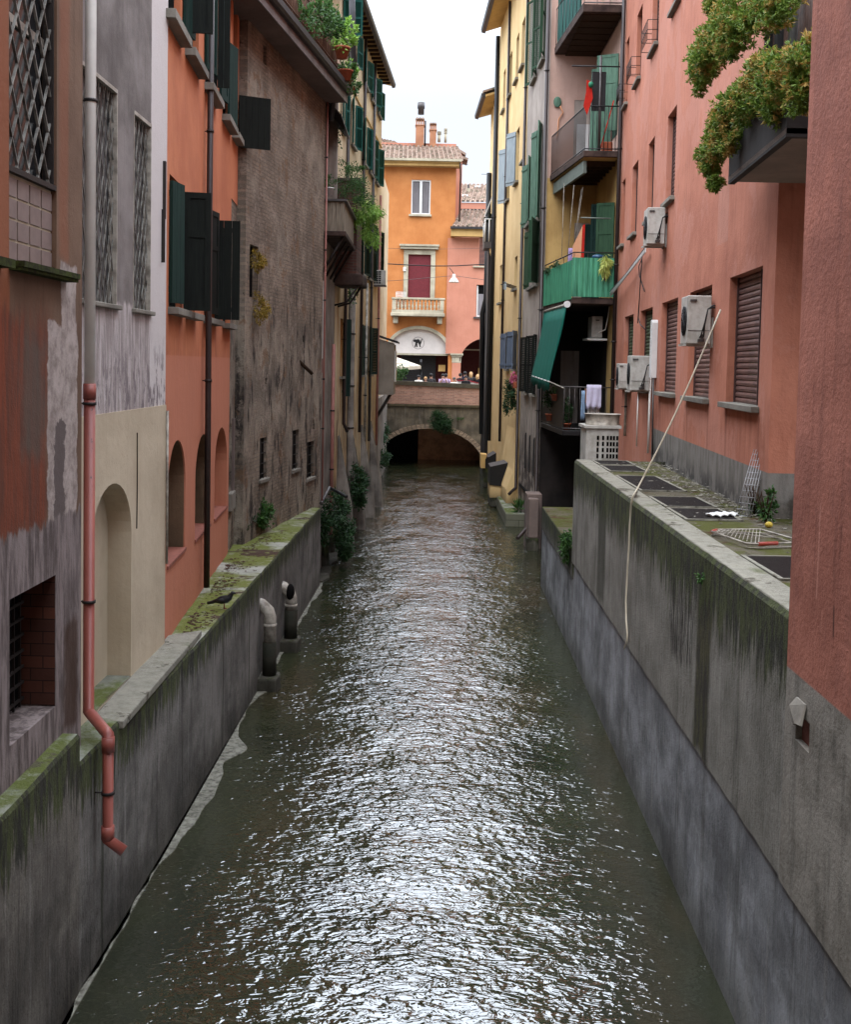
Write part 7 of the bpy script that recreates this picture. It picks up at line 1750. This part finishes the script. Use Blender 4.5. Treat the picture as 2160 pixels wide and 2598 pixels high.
foliage([(a+Vector((-.25,.1,-.2)),(.22,.3,.35),3),(a+Vector((-.3,.1,-.75)),(.16,.25,.45),2),(a+Vector((-.05,.1,-.6)),(.12,.2,.5),2)], .09, 2000, m_leafdark, 'trailing_leaves', t, droop=.6, aspect=.35)
foliage([(a+Vector((-.12,.0,.22)),(.16,.2,.22),1)], .07, 260, m_flowerpink, 'blossom', t, aspect=.9)
# dark hoods near the waterline
def hood(label, crop, pts_, Y0, dep, mat):
    P = [atY((crop,)+p, Y0) for p in pts_]; mb = MB(); n = len(P)
    i = [mb.wp(p) for p in P]; j = [mb.wp(p+Vector((0,dep,0))) for p in P]
    mb.face(i); mb.face(j[::-1])
    for k in range(n): mb.face([i[k],i[(k+1)%n],j[(k+1)%n],j[k]])
    return mb
t = thing('lean_to', 'dark sheet metal lean-to over a yellow block at the waterline of the yellow house', 'lean-to', (2.7,44,0))
hood('', 'Q', [(172,1085),(355,1045),(350,1180),(325,1280),(163,1262)], 44.0, 1.6, m_black).build('metal_hood', m_black, t)
hood('', 'Q', [(166,1262),(318,1282),(322,1385),(166,1385)], 44.05, 1.4, m_yellow).build('yellow_block', m_yellow, t)
hood('', 'Q', [(166,1386),(250,1386),(245,1470),(168,1465)], 44.0, 1.6, m_footing).build('stone_foot', m_footing, t)
t = thing('lean_to', 'further dark lean-to with a tan box beside it close to the bridge', 'lean-to', (2.7,52,0))
hood('', 'Q', [(122,1010),(258,935),(262,1050),(180,1100),(122,1098)], 51.0, 1.6, m_black).build('metal_hood', m_black, t)
hood('', 'Q', [(80,965),(140,970),(122,1012),(120,1100),(78,1098)], 50.9, 1.0, m_yellow).build('tan_box', m_ochre, t)
hood('', 'Q', [(104,1102),(178,1104),(165,1285),(104,1285)], 51.0, 1.2, m_footing).build('stone_foot', m_footing, t)
# ================================================================ WATER, GROUND, LIGHT, CAMERA
def watermat():
    m = NT('canal_water', .04, .5)
    m.b.inputs['IOR'].default_value = 2.35
    g = m.t.nodes.new('ShaderNodeNewGeometry'); m.P = g.outputs['Position']
    o = m.xyz()
    col = m.mix(m.ss(m.noise(.7,5,.6,(1,.5,1)), .35, .65), S(58,62,41), S(44,48,32))
    col = m.mix(m.math('MULTIPLY', m.ss(m.noise(.35,4,.6,(1.6,.4,1), off=(3,3,3)), .5, .65), .6), col, S(74,64,44))
    # ripples: crests run across the stream, finer chop on top, slicks where the surface calms near the walls
    big = m.noise(1.3, 3, .5, (.8,1.6,1), .8)
    mid = m.noise(3.8, 2, .5, (.8,1.5,1), 1.2, off=(2,7,1))
    fine = m.noise(8.0, 2, .45, (.85,1.3,1), 1.4, off=(5,1,9))
    gust = m.ss(m.noise(.9,4,.6,(1,.8,1), off=(8,8,8)), .3, .7, .55, 1.25)
    near = m.math('MULTIPLY', m.ss(o[0], -2.9, -.9), m.ss(o[0], 2.9, .9))
    k = m.math('ADD', m.math('MULTIPLY', near, .40), .60)
    h = m.math('ADD', m.math('ADD', m.math('MULTIPLY', big, .9), m.math('MULTIPLY', mid, .70)), m.math('MULTIPLY', fine, .50))
    m.bump(m.math('MULTIPLY', h, m.math('MULTIPLY', k, gust)), 1.0, .036)
    return m.done(col)
m_water = watermat()
w = MB().box(-9, 9, -6, 74, -.9, 0).build('canal_water', m_water); struct(w)
struct(MB().box(-60, 60, -40, 160, -1.4, -1.0).build('ground', simple('earth', S(90,84,72), .95,.1,0,.3,2)))

world = bpy.data.worlds.new("World"); scene.world = world; world.use_nodes = True
nt = world.node_tree; nt.nodes.clear()
sky = nt.nodes.new('ShaderNodeTexSky'); sky.sky_type = 'NISHITA'; sky.sun_disc = False
SUN_EL, SUN_ROT = R(62), R(-160)
sky.sun_elevation = SUN_EL; sky.sun_rotation = SUN_ROT; sky.dust_density = 4; sky.ozone_density = 1.5; sky.air_density = 1.2
hs = nt.nodes.new('ShaderNodeHueSaturation'); hs.inputs['Saturation'].default_value = .06; hs.inputs['Value'].default_value = 1
nt.links.new(sky.outputs[0], hs.inputs['Color'])
tc = nt.nodes.new('ShaderNodeTexCoord'); sp = nt.nodes.new('ShaderNodeSeparateXYZ'); nt.links.new(tc.outputs['Generated'], sp.inputs[0])
# overcast deck: even grey cloud, brighter overhead than at the horizon
mr = nt.nodes.new('ShaderNodeMapRange'); mr.interpolation_type = 'SMOOTHSTEP'; mr.inputs[1].default_value = .20; mr.inputs[2].default_value = .55; mr.inputs[3].default_value = SKY0; mr.inputs[4].default_value = SKY1
nt.links.new(sp.outputs[2], mr.inputs[0])
nz = nt.nodes.new('ShaderNodeTexNoise'); nz.inputs['Scale'].default_value = 2.2; nz.inputs['Detail'].default_value = 5; nt.links.new(tc.outputs['Generated'], nz.inputs['Vector'])
m2 = nt.nodes.new('ShaderNodeMapRange'); m2.inputs[1].default_value = .3; m2.inputs[2].default_value = .7; m2.inputs[3].default_value = .96; m2.inputs[4].default_value = 1.04; nt.links.new(nz.outputs[0], m2.inputs[0])
mm = nt.nodes.new('ShaderNodeMath'); mm.operation = 'MULTIPLY'; nt.links.new(mr.outputs[0], mm.inputs[0]); nt.links.new(m2.outputs[0], mm.inputs[1])
cl = nt.nodes.new('ShaderNodeMix'); cl.data_type = 'RGBA'; cl.inputs[0].default_value = .85
cb = nt.nodes.new('ShaderNodeVectorMath'); cb.operation = 'SCALE'; cb.inputs[0].default_value = (.87,.955,1.09); nt.links.new(mm.outputs[0], cb.inputs['Scale'])
nt.links.new(hs.outputs[0], cl.inputs[6]); nt.links.new(cb.outputs[0], cl.inputs[7])
bg = nt.nodes.new('ShaderNodeBackground'); bg.inputs[1].default_value = .10; nt.links.new(cl.outputs[2], bg.inputs[0])
ow = nt.nodes.new('ShaderNodeOutputWorld'); nt.links.new(bg.outputs[0], ow.inputs[0])
sd = bpy.data.lights.new('sun', 'SUN'); sd.energy = 1.0; sd.angle = R(25); sd.color = (1,.97,.93)
so = bpy.data.objects.new('sun', sd); COL.objects.link(so)
dv = Vector((math.sin(SUN_ROT)*math.cos(SUN_EL), math.cos(SUN_ROT)*math.cos(SUN_EL), math.sin(SUN_EL)))
so.rotation_euler = dv.to_track_quat('Z', 'Y').to_euler(); so.location = (0,0,30)

cd = bpy.data.cameras.new('camera'); cam = bpy.data.objects.new('camera', cd); COL.objects.link(cam)
cd.sensor_fit = 'VERTICAL'; cd.sensor_height = 36; cd.sensor_width = 36*2160/2598; cd.lens = FPX/2598*36
cd.shift_y = -(1299-PY)/2598; cd.shift_x = 0; cd.clip_start = .1; cd.clip_end = 2000
cam.matrix_world = Matrix.Translation((0,0,CH)) @ Matrix.Rotation(math.pi/2-PITCH, 4, 'X') @ Matrix.Rotation(ROLL, 4, 'Z')
scene.camera = cam
vs = scene.view_settings; vs.view_transform = 'Standard'; vs.look = 'None'; vs.gamma = 1; vs.exposure = EXPO
scene.render.engine = 'CYCLES'
scene.cycles.max_bounces = 6; scene.cycles.diffuse_bounces = 3; scene.cycles.glossy_bounces = 3; scene.cycles.transmission_bounces = 2
